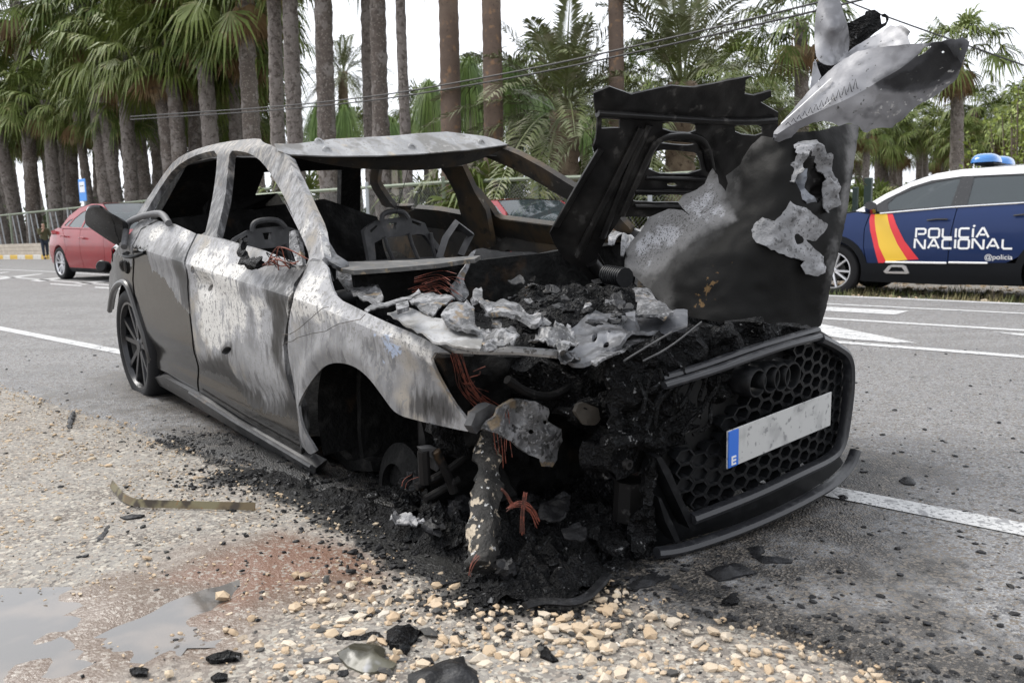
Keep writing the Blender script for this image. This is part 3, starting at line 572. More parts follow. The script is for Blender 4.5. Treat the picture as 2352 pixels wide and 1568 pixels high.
# seat frames
def seat(dy):
    q = lambda pts: PX(T('H', pts), -1.32)+np.array([0, dy, 0])
    def sh(nm, pts, holes=(), par=car, th=.03):
        P = q(pts)[:, 1:]; return sheet(nm, P, lambda V: np.c_[np.full(len(V), -1.32)-.12*(V[:, 1]-.8), V], m_seat, par, holes=[q(h)[:, 1:] for h in holes], step=.03, th=th)
    s = sh('seat_frame', [(768, 745), (790, 720), (870, 672), (980, 655), (1090, 645), (1215, 690), (1232, 742), (1330, 885), (1300, 905), (1205, 778), (1160, 770), (1130, 775), (1000, 790), (920, 795), (840, 835), (845, 960), (795, 965), (775, 800)],
           [[(955, 690), (1010, 688), (1000, 735), (965, 735)], [(1120, 672), (1190, 695), (1180, 715), (1120, 690)], [(812, 745), (860, 705), (870, 715), (820, 762)]])
    mb = MB(); mb.tube(smooth_poly(q([(885, 680), (885, 635), (920, 610), (1000, 602), (1050, 615), (1078, 655)]), 2, False), .013); mb.build('headrest_hoop', m_seat, s)
    for a in ([(905, 790), (925, 860), (968, 962)], [(1080, 765), (1105, 850), (1152, 958)], [(1240, 760), (1255, 880), (1280, 960)]):
        MB().tube(q(a), .011).build('frame_tube', m_seat, s)
    sh('seat_base', [(780, 960), (1340, 930), (1360, 1010), (770, 1030)], par=s)
seat(0.); seat(-.66)
mb = MB(); fp = PX(T('H', [(1300, 945), (1345, 800), (1420, 690), (1530, 775), (1500, 830), (1455, 925)]), -.75)
mb.tube(fp, .017, 4, flat=1.6); mb.build('steering_wheel_frame', m_seat, car)
# bent window channel, filler flap and cap on the rear quarter
mb = MB(); mb.tube(smooth_poly(S(T('F', [(1275, 690), (1285, 590), (1300, 480), (1330, 440), (1450, 390), (1570, 365), (1640, 365), (1680, 400), (1715, 460)]))+np.array([0, -.03, 0]), 2, False), .017, 10)
mb.build('bent_window_channel', mat('scaled_tube', (.10, .10, .105), .6, layers=[('n', 6, .55, .7, (.22, .14, .09)), ('n', 20, .5, .7, (.06, .06, .062))]), car)
fl = rbf(np.array(T('F', [(830, 450), (1260, 480), (1180, 690), (900, 310)])), [-1.05, -.86, -.88, -1.05])
def flap_mp(P):
    y = fl(P); return hitv(P, lambda q: q[:, 1]-y)
flap = sheet('fuel_filler_flap', T('F', smooth_poly([(830, 400), (850, 320), (900, 305), (990, 302), (1080, 380), (1200, 440), (1262, 490), (1255, 560), (1235, 660), (1190, 695), (1120, 670), (1000, 590), (880, 510), (835, 470)], 2)), flap_mp, m_gloss, car, step=5, th=.012, flip=True)
cpp = S(T('F', [(1130, 880)]))[0]+np.array([0, -.06, 0])
mm = Matrix.Translation(Vector(cpp)) @ Matrix.Rotation(math.radians(70), 4, 'X') @ Matrix.Rotation(math.radians(40), 4, 'Y')
MB().lathe([(0, .03), (.028, .03), (.034, .024), (.034, -.02), (.028, -.026), (0, -.026)], 24, mm).build('fuel_cap', m_plastic, car)
ms = S(T('F', [(1245, 895)]))[0]; MB().lathe([(0, .012), (.03, .01), (.036, 0), (.036, -.02)], 20, Matrix.Translation(Vector(ms)) @ Matrix.Rotation(math.radians(90), 4, 'X')).build('filler_neck', m_dark, car)
MB().tube(smooth_poly(S(T('F', [(1195, 830), (1200, 760), (1190, 700), (1230, 690)]))+np.array([0, -.05, 0]), 2, False), .003, 5).build('cap_tether', m_plastic, car)
sheet('caution_label', T('F', [(1205, 690), (1235, 660), (1262, 680), (1235, 722)]), lambda P: S(P)+np.array([0, -.05, 0]), m_white, car, step=6, th=.002, flip=True)
# burnt mirror mount with trailing wires
mb = MB(); mb.tube(smooth_poly(S(T('G', [(960, 260), (950, 300), (985, 345), (1020, 390), (1050, 400)]))+np.array([0, -.06, 0]), 2, False), .017, 10)
V = np.array(mb.V); mk('burnt_mirror_stalk', V+np.array([.022*fn3(v, 22, 3)*np.array([1, 1, 1]) for v in V]), mb.F, m_char, car)
for k in range(9):
    a = S(T('G', [(1050+k*6, 395)]))[0]; MB().tube(smooth_poly([a+rng.normal(0, .01, 3), a+np.array([.05, -.04, .03])+rng.normal(0, .03, 3), a+np.array([.11, -.03, .05])+rng.normal(0, .03, 3), a+np.array([.14, .0, .0])+rng.normal(0, .025, 3)], 2, False), .0022, 4).build('stripped_wire', m_copper if k % 3 else m_dark, car)
sheet('mirror_bracket', T('G', [(1160, 215), (1190, 205), (1215, 300), (1235, 395), (1205, 400), (1180, 330), (1160, 300)]), lambda P: S(P)+np.array([0, -.015, 0]), m_ashmetal, car, step=6, th=.02, flip=True)
# ------------------------------------------------------------ wheel builder, shared by all vehicles
def wheel(parent, c, R, rimR, wid, out, mrim, ns=5, twin=True, ax='y', tilt=0.):
    """wheel at c in parent's frame; out=+1/-1 outward along the axle (local y)"""
    B = Matrix.Translation(Vector(c)) @ Matrix.Rotation(tilt, 4, 'Z') @ Matrix.Rotation(math.radians(-90*out), 4, 'X')
    h = wid/2
    w_ = MB(); w_.lathe([(rimR*.96, h*.9), (rimR*.97, h*.55), (rimR*.9, 0), (rimR*.9, -h*.9), (rimR*.97, -h*.95)], 40, B)
    w_.lathe([(0, -h*.2), (rimR*.55, -h*.2), (rimR*.55, -h*.35), (0, -h*.35)], 28, B); wo = w_.build('wheel', mat('brake_steel', (.09, .088, .085), .5, .5), parent)
    t = MB(); t.lathe([(rimR*.99, h*.86), (rimR*1.04, h*.96), ((R+rimR)/2, h*1.02), (R*.95, h*.95), (R*.985, h*.80), (R, h*.6), (R, -h*.6), (R*.985, -h*.8), (R*.95, -h*.95), ((R+rimR)/2, -h), (rimR*.99, -h*.86)], 56, B)
    t.build('tyre', m_tyre, wo)
    r = MB(); r.lathe([(rimR*1.0, h*.84), (rimR*1.02, h*.93), (rimR*.965, h*.93), (rimR*.93, h*.70), (rimR*.95, h*.5)], 48, B)
    r.lathe([(0, h*.70), (rimR*.13, h*.70), (rimR*.2, h*.60), (rimR*.24, h*.3)], 20, B)
    for i in range(ns):
        th = 2*math.pi*i/ns+.3
        for s_ in ((-1, 1) if twin else (0,)):
            a0 = th+s_*.10; a1 = th+s_*(.26 if ns <= 5 else .16); w0, w1 = rimR*(.055 if twin else .10), rimR*(.045 if twin else .13)
            p0 = np.array([math.cos(a0)*rimR*.15, math.sin(a0)*rimR*.15, 0]); p1 = np.array([math.cos(a1)*rimR*.96, math.sin(a1)*rimR*.96, 0]); t_ = (p1-p0)/np.linalg.norm(p1-p0); n_ = np.array([-t_[1], t_[0], 0])
            z0, z1, dep = h*.66, h*.80, h*.28
            P = [p0-n_*w0+(0, 0, z0), p0+n_*w0+(0, 0, z0), p1+n_*w1+(0, 0, z1), p1-n_*w1+(0, 0, z1), p0-n_*w0*1.5+(0, 0, z0-dep), p0+n_*w0*1.5+(0, 0, z0-dep), p1+n_*w1*1.5+(0, 0, z1-dep), p1-n_*w1*1.5+(0, 0, z1-dep)]
            P = np.array(P)@np.array(B)[:3, :3].T+np.array(B)[:3, 3]
            r.add(P, [(0, 1, 2, 3), (4, 7, 6, 5), (0, 4, 5, 1), (1, 5, 6, 2), (2, 6, 7, 3), (3, 7, 4, 0)])
    r.build('rim', mrim, wo, sharp=30); return wo
wheel(car, (-2.60, -.775, .322), .322, .245, .215, -1, m_rim, 5, True)
wheel(car, (-2.60, .775, .322), .322, .245, .215, 1, m_rim, 5, True)
def housing(x, z, r, y0, y1, name):
    n = 20; P = []; F = []
    for i in range(n+1):
        th = math.radians(-20+220*i/n)
        for y in (y0, y1): P.append((x+r*math.cos(th), y, z+r*math.sin(th)))
    for i in range(n): F.append((2*i, 2*i+1, 2*i+3, 2*i+2))
    b = len(P); P.append((x, y1, z-.1)); F += [(2*i+1, 2*i+3, b) for i in range(n)]
    V, FF = np.array(P), []
    for f in F: FF.append(f)
    mk(name, V, FF, m_dark, car)
housing(-2.60, .33, .375, -.85, -.45, 'wheel_housing'); housing(-2.60, .33, .375, .85, .45, 'wheel_housing')
housing(-.06, .36, .37, -.82, -.38, 'wheel_housing'); housing(-.06, .36, .37, .82, .38, 'wheel_housing')
# what is left in the front wheel arch
MB().lathe([(.0, .02), (.07, .02), (.07, .05), (.14, .02), (.14, -.005), (0, -.005)], 28, Matrix.Translation((-.04, -.70, .20)) @ Matrix.Rotation(math.radians(80), 4, 'X')).build('brake_disc', m_dark, car)
mb = MB(); mb.tube([(-.02, -.62, .22), (-.08, -.56, .72)], .032); mb.tube([(-.1, -.2, .18), (-.04, -.68, .16)], .022); mb.tube([(.15, -.25, .2), (.0, -.66, .2)], .014); mb.build('suspension_strut', m_sooty, car)
sheet('inner_arch_panel', T('I', [(285, 850), (420, 830), (430, 1120), (400, 1420), (290, 1480), (300, 1100)]), lambda P: PY(P, -.70), m_sooty, car, step=10, th=.02, bump=.02, flip=True)

for pts in ([(45, 612), (95, 610), (130, 590), (160, 570), (205, 530), (240, 500), (310, 440), (350, 432)], [(48, 682), (70, 665), (112, 655), (145, 632), (240, 605), (330, 590), (380, 560), (420, 540), (520, 520), (560, 512), (592, 478)]):
    MB().tube(S(T('I', pts))+np.array([0, -.018, 0]), .0012, 4).build('fallen_wire', m_rusty, car)

MB().tube(np.array(smooth_poly(PX(T('H', [(1072, 308), (1050, 400), (1020, 500), (985, 640)]), -1.12), 1, False)), .0016, 4).build('hanging_wire', m_dark, car)
# ------------------------------------------------------------ front end: cowl, engine bay, bonnet, bumper
def cz(z, var=0.):
    return lambda P: PZ(P, z) if not var else PZ(P, z)
cow = rbf(np.array(T('H', [(560, 1010), (1000, 1000), (1500, 950)])), [.925, .925, .945])
sheet('windscreen_scuttle', T('H', [(560, 940), (640, 970), (850, 965), (1100, 957), (1400, 938), (1600, 925), (1560, 950), (1480, 958), (1300, 985), (1000, 1012), (680, 1034), (590, 1020), (520, 980)]), cz(.925), mat('scuttle_steel', (.07, .069, .067), .5, layers=[('n', (6, 20, 20), .48, .62, (.13, .126, .12)), ('n', 12, .55, .64, (.06, .058, .055)), ('n', 30, .58, .66, (.18, .145, .10))], bump=[('n', 40, .3, .004)]), car, step=9, th=.015, flip=True)
def dep(pts, ys):
    """px -> place, through a smooth distance map given at a few points (metres from the camera)"""
    f = rbf(np.array(pts), ys)
    def g(P):
        P = np.atleast_2d(P); Y = f(P); D = np.outer((P[:, 0]-IW/2)/FPX, CR)+np.outer((P[:, 1]-IH/2)/FPX, CD)+FW
        return w2c(CO+D*(Y/D[:, 1])[:, None])
    return g
cw = dep(T('H', [(1585, 865), (2050, 905), (2300, 1020), (1490, 1045), (1440, 1120)]), [3.45, 3.7, 3.75, 3.28, 3.2])
sheet('torn_scuttle_plate', T('H', smooth_poly([(1585, 866), (1700, 885), (2050, 905), (2180, 960), (2310, 1020), (2280, 1055), (1900, 1060), (1490, 1048), (1530, 930)], 1)), cw, m_sooty, car, step=9, th=.006, flip=True, bump=.012, bsc=6)
sheet('curled_metal_strip', T('H', smooth_poly([(1590, 862), (1530, 905), (1475, 1010), (1440, 1090), (1380, 1150), (1405, 1195), (1440, 1260), (1480, 1265), (1515, 1200), (1500, 1130), (1490, 1085), (1505, 1020), (1545, 940)], 1)), dep(T('H', [(1590, 862), (1440, 1110), (1480, 1260)]), [3.40, 3.15, 3.1]), m_ashmetal, car, step=6, th=.006, bump=.02, bsc=9, flip=True)
# engine bay filling: charred block and ducts
def mass(name, poly, zf, m, amp, sc, par=car, step=.022, th=.12, seed=0.):
    def mp(P): return np.c_[P, np.array([zf(x, y)+amp*fn3((x+seed, y, seed), sc, 4)+.35*amp*abs(fn3((x, y+seed, 2), sc*3, 3)) for x, y in P])]
    return sheet(name, poly, mp, m, par, step=step, th=th, rough=.004)
mass('charred_engine', [(-.25, -.66), (.10, -.55), (.45, -.60), (.66, -.45), (.68, .62), (-.25, .68)], lambda x, y: .70-.05*x, m_char, .07, 5, seed=1.)
eng = PZ(T('J', [(1250, 390), (1300, 300), (1450, 240), (1650, 225), (1900, 250), (2070, 300), (2090, 420), (1900, 480), (1750, 500), (1600, 550), (1480, 545), (1430, 480), (1330, 440)]), .80)[:, :2]
mass('charred_engine_cover', eng, lambda x, y: .775+.02*math.sin(x*9), m_char, .045, 11, step=.014, th=.06, seed=4.)
def plate(nm, k, pts, z, m=None, par=car, bump=.02, bsc=9, step=7, th=.004, rough=.6, holes=(), sm=0):
    pts = T(k, smooth_poly(pts, sm) if sm else pts)
    return sheet(nm, pts, lambda P: PZ(P, z), m or m_ashmetal, par, holes=[T(k, h) for h in holes], step=step, th=th, rough=rough, bump=bump, bsc=bsc, flip=True)
plate('scorched_brace', 'J', [(105, 175), (140, 190), (250, 255), (370, 290), (410, 330), (415, 385), (370, 405), (300, 390), (220, 330), (130, 260), (105, 220)], .86, bump=.03, th=.005, sm=1)
plate('bent_metal_strip', 'J', [(290, 455), (420, 405), (560, 365), (645, 320), (660, 335), (590, 385), (420, 435), (310, 462)], .87, bump=.01, th=.004)
plate('bracket', 'J', [(495, 415), (575, 393), (582, 432), (505, 458)], .89, bump=.0, th=.012, step=5, rough=0)
plate('battery_tray', 'J', [(580, 385), (620, 362), (860, 362), (882, 395), (800, 432), (740, 495), (650, 455)], .84, bump=.02, th=.005)
plate('inner_wing_rail', 'J', [(440, 485), (560, 438), (690, 480), (820, 548), (930, 580), (1045, 590), (1065, 640), (1045, 700), (930, 690), (850, 678), (780, 640), (690, 612), (560, 545)], .83, m_header, bump=.015, th=.006)
plate('bent_bracket_plate', 'J', [(790, 515), (880, 450), (960, 402), (1010, 430), (1012, 520), (1050, 585), (960, 588), (830, 545)], .85, bump=.035, bsc=6, th=.01)
plate('curved_bracket', 'J', [(990, 350), (1030, 313), (1062, 330), (1060, 372), (1110, 375), (1125, 412), (1200, 394), (1290, 400), (1340, 430), (1450, 480), (1440, 512), (1400, 540), (1330, 512), (1250, 500), (1150, 487), (1060, 452), (1010, 410)], .87, bump=.03, bsc=8, th=.012, sm=1)
plate('melted_foil', 'J', [(1030, 585), (1130, 573), (1200, 595), (1260, 588), (1305, 622), (1290, 660), (1240, 695), (1210, 662), (1150, 690), (1120, 705), (1080, 692), (1055, 640)], .835, bump=.03, bsc=14, rough=1.6, step=5)
plate('melted_foil', 'J', [(1360, 640), (1450, 605), (1530, 558), (1640, 558), (1692, 655), (1622, 702), (1590, 722), (1540, 684), (1440, 662)], .835, bump=.035, bsc=12, rough=1.6, step=5)
grey = mat('heat_greyed_panel', (.09, .093, .102), .4, .2, layers=[('n', 5, .46, .58, (.15, .153, .165)), ('n', 13, .51, .60, (.045, .045, .048)), ('n', 30, .57, .66, (.15, .15, .155)), ('n', 60, .66, .72, (.03, .03, .03))], bump=[('n', 30, .25, .006)])
plate('front_cross_panel', 'J', [(1540, 548), (1640, 560), (1770, 505), (1800, 470), (2000, 463), (2060, 500), (2400, 500), (2400, 560), (2200, 592), (2090, 622), (1960, 682), (1850, 712), (1720, 752), (1650, 742), (1600, 702), (1690, 662)], .80, grey, bump=.03, bsc=5, step=8, th=.01,
      holes=[smooth_poly([(1780, 640), (1815, 640), (1810, 660), (1775, 662)], 2), smooth_poly([(1850, 665), (1890, 662), (1885, 678), (1850, 682)], 2), smooth_poly([(1880, 630), (1910, 628), (1905, 642), (1880, 644)], 2)])
plate('strut_tower', 'J', [(2040, 305), (2130, 315), (2310, 480), (2250, 505), (2060, 500), (2075, 420)], .83, bump=.02, th=.008)
plate('coolant_neck', 'J', [(1990, 455), (2060, 450), (2060, 530), (2010, 535)], .84, grey, bump=.02, th=.03, step=5)
plate('torn_panel_edge', 'J', [(1960, 680), (2090, 622), (2210, 590), (2090, 650), (1930, 732), (1800, 812), (1768, 790), (1850, 732)], .79, bump=.012, th=.006, step=6)
plate('torn_metal_flap', 'J', [(1553, 765), (1600, 740), (1690, 748), (1700, 772), (1640, 800), (1590, 815), (1560, 795)], .78, bump=.03, bsc=14, step=5, rough=1.2)
mb = MB(); mb.tube(PZ(T('J', [(790, 660), (900, 712), (1060, 720), (1300, 722), (1560, 745)]), .77), .02, 8, flat=.6); mb.build('front_lower_rail', m_steel, car)
for i in range(40):   # foil scraps and flakes lying over the engine
    x0 = rng.uniform(1120, 2050); y0 = rng.uniform(250, 540); r0 = rng.uniform(12, 42)
    pts = [(x0+r0*(1+rng.uniform(-.5, .3))*math.cos(t)*1.5, y0+.55*r0*(1+rng.uniform(-.5, .3))*math.sin(t)) for t in np.linspace(0, 5.6, 8)]
    plate('foil_scrap', 'J', pts, .80+rng.uniform(0, .05), (m_char_flake, m_sooty, m_char_flake, m_ashmetal)[i % 4], bump=.018, bsc=16, step=5, rough=.8)
mb = MB(); cen = PZ(T('J', [(1880, 225), (1990, 245)]), .86)
for t in np.linspace(0, 1, 9): p = cen[0]*(1-t)+cen[1]*t; ax_ = (cen[1]-cen[0])/np.linalg.norm(cen[1]-cen[0]); mb.tube([p-ax_*.004, p+ax_*.004], [.036, .036], 12)
mb.tube(cen, .028, 12); mb.build('corrugated_hose', m_plastic, car)
# copper: stripped wiring
def wires(k, pts, plane, n, spread, m=m_copper, r=.0014, curl=.02):
    base = plane(T(k, pts))
    for i in range(n):
        P = base+np.cumsum(rng.normal(0, curl*.35, base.shape), 0)*np.linspace(.2, 1, len(base))[:, None]+rng.normal(0, spread, 3)
        MB().tube(smooth_poly(P, 2, False), r*rng.uniform(.6, 1.3), 4).build('stripped_wire', m, car, sharp=0)
wires('J', [(640, 295), (720, 270), (800, 255), (870, 300)], lambda P: PZ(P, .86), 16, .016)
wires('K', [(305, 70), (330, 140), (350, 230), (400, 300), (480, 355), (520, 400)], lambda P: PX(P, .42), 16, .010)
wires('K', [(520, 400), (540, 470), (550, 560), (560, 690)], lambda P: PX(P, .55), 4, .008)
wires('K', [(575, 370), (595, 430), (600, 540), (610, 660)], lambda P: PX(P, .6), 4, .006)
wires('K', [(605, 945), (650, 920), (700, 925), (745, 960), (772, 1030)], lambda P: PX(P, .80), 9, .004, curl=.007)
wires('K', [(705, 850), (695, 920), (688, 990), (690, 1080)], lambda P: PX(P, .82), 5, .003, curl=.004)
wires('K', [(570, 830), (600, 860), (620, 900), (640, 930)], lambda P: PX(P, .80), 4, .003, curl=.005)
wires('K', [(380, 200), (430, 190), (420, 170)], lambda P: PX(P, .45), 3, .01)
wires('K', [(20, 830), (20, 790), (60, 755)], lambda P: PX(P, .3), 2, .004)
wires('K', [(388, 1310), (395, 1270), (412, 1230), (440, 1200)], lambda P: PX(P, .95), 3, .002, curl=.004)
# front right corner: chassis leg, bracket, crash beam, dark filling
def xplate(nm, k, pts, x, m, bump=.02, bsc=9, step=8, th=.01, rough=.5, holes=(), sm=0):
    pts = T(k, smooth_poly(pts, sm) if sm else pts)
    return sheet(nm, pts, lambda P: PX(P, x), m, car, holes=[T(k, h) for h in holes], step=step, th=th, rough=rough, bump=bump, bsc=bsc, flip=True)
def rnd(cx, cy, r): return [(cx+r*math.cos(t), cy+r*math.sin(t)) for t in np.linspace(0, 5.5, 8)]
xplate('chassis_bracket', 'K', [(480, 500), (540, 430), (560, 380), (640, 345), (760, 345), (830, 380), (822, 450), (880, 490), (900, 560), (862, 640), (835, 702), (790, 700), (770, 660), (720, 640), (650, 580), (560, 530)], .62, m_ashmetal, bump=.035, bsc=7,
       holes=[rnd(740, 515, 14), rnd(813, 460, 11), rnd(660, 488, 9), rnd(800, 683, 8)])
xplate('bent_link_arm', 'K', [(400, 480), (430, 412), (520, 360), (565, 378), (500, 450), (430, 525)], .58, m_seat, th=.03, bump=.01)
xplate('radiator_remains', 'K', [(180, 90), (900, 90), (1250, 60), (1560, 60), (1560, 480), (1200, 560), (1180, 900), (900, 1000), (600, 900), (560, 620), (420, 560), (300, 380)], .40, m_dark, bump=.10, bsc=6, step=14, th=.05)
xplate('melted_fan_shroud', 'K', [(870, 380), (1000, 340), (1120, 370), (1200, 300), (1330, 180), (1480, 120), (1560, 160), (1540, 480), (1280, 560), (1160, 560), (1000, 480)], .70, m_char, bump=.09, bsc=9, step=9, th=.03)
xplate('charred_resin_patch', 'K', [(980, 400), (1000, 360), (1040, 352), (1110, 380), (1122, 440), (1090, 475), (1020, 470)], .76, mat('baked_resin', (.045, .038, .03), .7, bump=[('n', 40, .5, .006)]), bump=.02)
mb = MB(); bm_ = PX(T('K', [(1160, 580), (1330, 540), (1580, 480), (1900, 400)]), .86); mb.tube(bm_, .030, 8, flat=.8); mb.build('crash_beam', m_char, car)
xplate('crash_box', 'K', [(1190, 600), (1450, 570), (1470, 700), (1300, 740), (1200, 780), (1180, 720)], .85, m_char, th=.10, bump=.02)
hb = PX(T('K', [(1262, 690)]), .88)[0]; MB().lathe([(.007, 0), (.013, 0), (.014, .015), (.007, .015), (.007, 0)], 16, Matrix.Translation(Vector(hb)) @ Matrix.Rotation(math.radians(90), 4, 'Y')).build('towing_eye_socket', m_sooty, car)
for a, b, r in (([(600, 220), (700, 290), (800, 320), (900, 300), (1000, 210)], .58, .013), ([(90, 820), (240, 750), (380, 640)], .35, .012), ([(300, 850), (270, 760), (200, 620)], .38, .014), ([(130, 620), (140, 800)], .36, .018), ([(140, 890), (330, 780)], .33, .012), ([(1290, 780), (1280, 1000)], .80, .045)):
    MB().tube(smooth_poly(PX(T('K', a), b), 2, False), r, 8).build('charred_pipe', m_sooty, car)
xplate('hanging_link', 'K', [(120, 610), (200, 600), (235, 625), (240, 690), (200, 735), (185, 660), (130, 630)], .37, m_seat, th=.03)
xplate('cast_knuckle', 'K', [(190, 480), (330, 470), (400, 590), (380, 640), (320, 660), (300, 620), (250, 560), (190, 530)], .42, m_char, th=.06, bump=.03)
# burnt bumper upright, ash-flecked stump
ash_stump = mat('ash_flecked_char', (.012, .0115, .0105), .8, layers=[('n', 14, .46, .6, (.028, .026, .023)), ('n', 26, .57, .61, (.40, .34, .26)), ('n', 40, .63, .67, (.55, .55, .54))], bump=[('n', 30, .9, .02), ('n', 110, .6, .006)])
st_p = smooth_poly([at(px, py, Y) for (px, py), Y in zip(T('K', [(505, 540), (490, 640), (488, 760), (480, 900), (478, 1040), (470, 1180), (462, 1270)]), [2.42, 2.36, 2.30, 2.23, 2.16, 2.08, 2.05])], 2, False)
mb = MB(); mb.tube(w2c(np.array(st_p)), [.033+.010*fn3((i*.5, 1, 1), 1)+.008*i/len(st_p) for i in range(len(st_p))], 16)
V = np.array(mb.V); V = V+np.array([rng.normal(0, .0) + .02*fn3(v, 18, 3)*np.array([1, 1, .3]) for v in V]); mk('burnt_bumper_upright', V, mb.F, ash_stump, car)
# ------------------------------------------------------------ torn bonnet
fr_d = dep(T('X', [(1260, 565), (1340, 612), (1380, 300), (1370, 205), (1790, 270), (1610, 480), (1500, 200), (1480, 580)]), [3.50, 3.58, 3.25, 3.12, 3.42, 3.55, 3.2, 3.55])
m_frame = mat('bonnet_frame_soot', (.010, .0095, .0095), .36, spec=.3, layers=[('n', 4, .45, .7, (.024, .0225, .021), .45), ('n', 16, .6, .72, (.055, .052, .049), .6), ('n', 6, .68, .76, (.09, .065, .04))], bump=[('n', 26, .3, .006)])
fr_out = [(58, 975), (75, 940), (190, 740), (312, 540), (298, 492), (312, 440), (318, 395), (322, 330), (308, 270), (303, 190), (390, 150), (510, 192), (600, 170), (740, 146), (860, 152), (1000, 128), (1192, 85), (1150, 110), (1145, 190), (1200, 202), (1292, 172), (1297, 205), (1240, 240), (1342, 300), (1330, 420), (1400, 480), (1380, 900), (900, 900), (610, 880), (455, 880), (380, 1000), (330, 1090), (385, 1190), (380, 1235), (280, 1235), (210, 1160), (130, 1110), (80, 1030)]
fr_h = [[(345, 330), (450, 335), (450, 385), (345, 385)], smooth_poly([(688, 345), (868, 350), (874, 408), (690, 405)], 1), smooth_poly([(1088, 360), (1247, 362), (1242, 425), (1093, 415)], 1), smooth_poly([(640, 522), (690, 506), (850, 513), (890, 535), (912, 643), (596, 637)], 1), smooth_poly([(520, 762), (545, 756), (900, 760), (900, 797), (545, 797), (520, 790)], 1), smooth_poly([(666, 467), (700, 457), (866, 463), (868, 480), (700, 476)], 1), smooth_poly([(715, 692), (770, 694), (770, 711), (715, 709)], 1)]
bf = sheet('bonnet_frame', T('N', fr_out), fr_d, m_frame, car, holes=[T('N', h) for h in fr_h], step=8, th=.010, bump=.012, bsc=7, flip=True)
for pth, r, w_ in (([(612, 365), (520, 560), (430, 790), (350, 995)], .016, 2), ([(570, 380), (440, 640), (250, 1010), (215, 1100)], .020, 2), ([(340, 500), (220, 700), (90, 930)], .018, 2), ([(460, 870), (560, 640), (640, 470), (700, 430), (860, 425), (930, 470), (960, 620)], .018, 2), ([(320, 300), (700, 325), (1100, 350), (1320, 340)], .020, 2), ([(530, 735), (700, 738), (900, 738)], .014, 2), ([(530, 820), (700, 824), (940, 822)], .014, 2), ([(590, 660), (720, 665), (930, 668)], .014, 2)):
    P = fr_d(np.array(smooth_poly(T('N', pth), 2, False))); d0 = w2c(CO)[0]-P; P = P+d0/np.linalg.norm(d0, axis=1)[:, None]*.006
    MB().tube(P, r, 10, flat=.7).build('stiffening_rib', m_frame, bf)
mb = MB(); mb.tube(smooth_poly(fr_d(np.array(T('N', [(290, 1130), (330, 1180), (375, 1225), (430, 1235)]))), 2, False), .03, 10); mb.build('bonnet_hinge', m_frame, bf)
sk_d = dep(T('N', [(470, 1160), (560, 960), (690, 1370), (965, 605), (1000, 1000), (1000, 1470), (1300, 1490), (1570, 1490), (1660, 1000), (1700, 700), (1792, 360), (1400, 430), (1240, 430), (1400, 900)]), [3.30, 3.32, 3.08, 3.25, 3.02, 2.92, 2.90, 2.98, 3.02, 3.06, 3.2, 3.02, 3.10, 2.93])
sk_out = [(470, 1160), (480, 1060), (520, 1000), (560, 960), (610, 882), (660, 860), (720, 835), (790, 842), (848, 880), (800, 835), (773, 800), (800, 758), (860, 732), (922, 690), (942, 640), (966, 605), (992, 640), (1000, 690), (1040, 732), (1052, 690), (1040, 650), (1120, 590), (1140, 540), (1190, 470), (1240, 425), (1330, 440), (1420, 400), (1560, 400), (1650, 370), (1745, 350), (1794, 340), (1775, 470), (1760, 560), (1720, 850), (1690, 1000), (1640, 1200), (1600, 1400), (1572, 1488), (1530, 1515), (1300, 1492), (1000, 1470), (900, 1452), (740, 1410), (690, 1370), (600, 1280), (540, 1220)]
def pz(k, pts): return np.array(T(k, pts))
m_skin = mat('bonnet_skin', (.045, .044, .043), .65, spec=.08, layers=[('n', 5, .44, .6, (.085, .083, .081)), ('n', 18, .53, .62, (.035, .034, .033)), ('a', 'soot', 6, .6, .28, .68, (.0085, .0083, .008), .5), ('a', 'ash', 7, .6, .34, .76, (.17, .167, .166), .7), ('a', 'ash', 8, .9, .76, 1.05, (.34, .34, .353), .7), ('a', 'ash', 140, 1.7, .98, 1.25, (.075, .072, .07)), ('a', 'rust', 40, 1.6, .72, .9, (.12, .075, .035))], bump=[('n', 12, .15, .01), ('n', 90, .3, .002)])
zz = lambda V2, V: np.zeros(len(V2))
def azone(polys, wd, amp=1.): return lambda V2, V: amp*np.maximum.reduce([sst(-wd, wd, sdist(V2, p)) for p in polys])
bs = sheet('bonnet_skin', T('N', sk_out), sk_d, m_skin, car, holes=[T('N', h) for h in ([(1470, 500), (1530, 540), (1590, 620), (1600, 720), (1560, 800), (1480, 780), (1430, 690), (1420, 600), (1440, 540)],)], step=7, th=.003, rough=.5, bump=.018, bsc=5, flip=True, attrs={
    'ash': azone([pz('N', [(460, 1160), (480, 1040), (620, 860), (800, 740), (966, 600), (1040, 740), (1090, 880), (960, 960), (860, 1020), (760, 1090), (700, 1160), (560, 1220)]), pz('N', [(1735, 340), (1800, 340), (1640, 1250), (1600, 1250), (1690, 800)])], 40, .92),  # second outline only pales a strip along the folded-back right edge
    'soot': azone([pz('N', [(1090, 620), (1150, 480), (1400, 400), (1720, 360), (1640, 1100), (1560, 1600), (700, 1500), (720, 1180), (1000, 1000), (1120, 800)])], 60), 'rust': azone([pz('N', [(880, 1300), (980, 1150), (1000, 1180), (930, 1420), (860, 1430)])], 25, .8)})
m_torn = mat('torn_aluminium', (.17, .17, .175), .5, .15, layers=[('n', 9, .46, .62, (.28, .28, .29)), ('n', 22, .54, .64, (.11, .11, .113)), ('n', 70, .58, .64, (.07, .07, .072))], bump=[('n', 22, .7, .014), ('n', 80, .5, .004)])
def front(g, dz):   # the same place, dz metres nearer the viewer's side of the sheet
    def f(P):
        V = g(P); d0 = w2c(CO)[0]-V; return V+d0/np.linalg.norm(d0, axis=1)[:, None]*dz
    return f
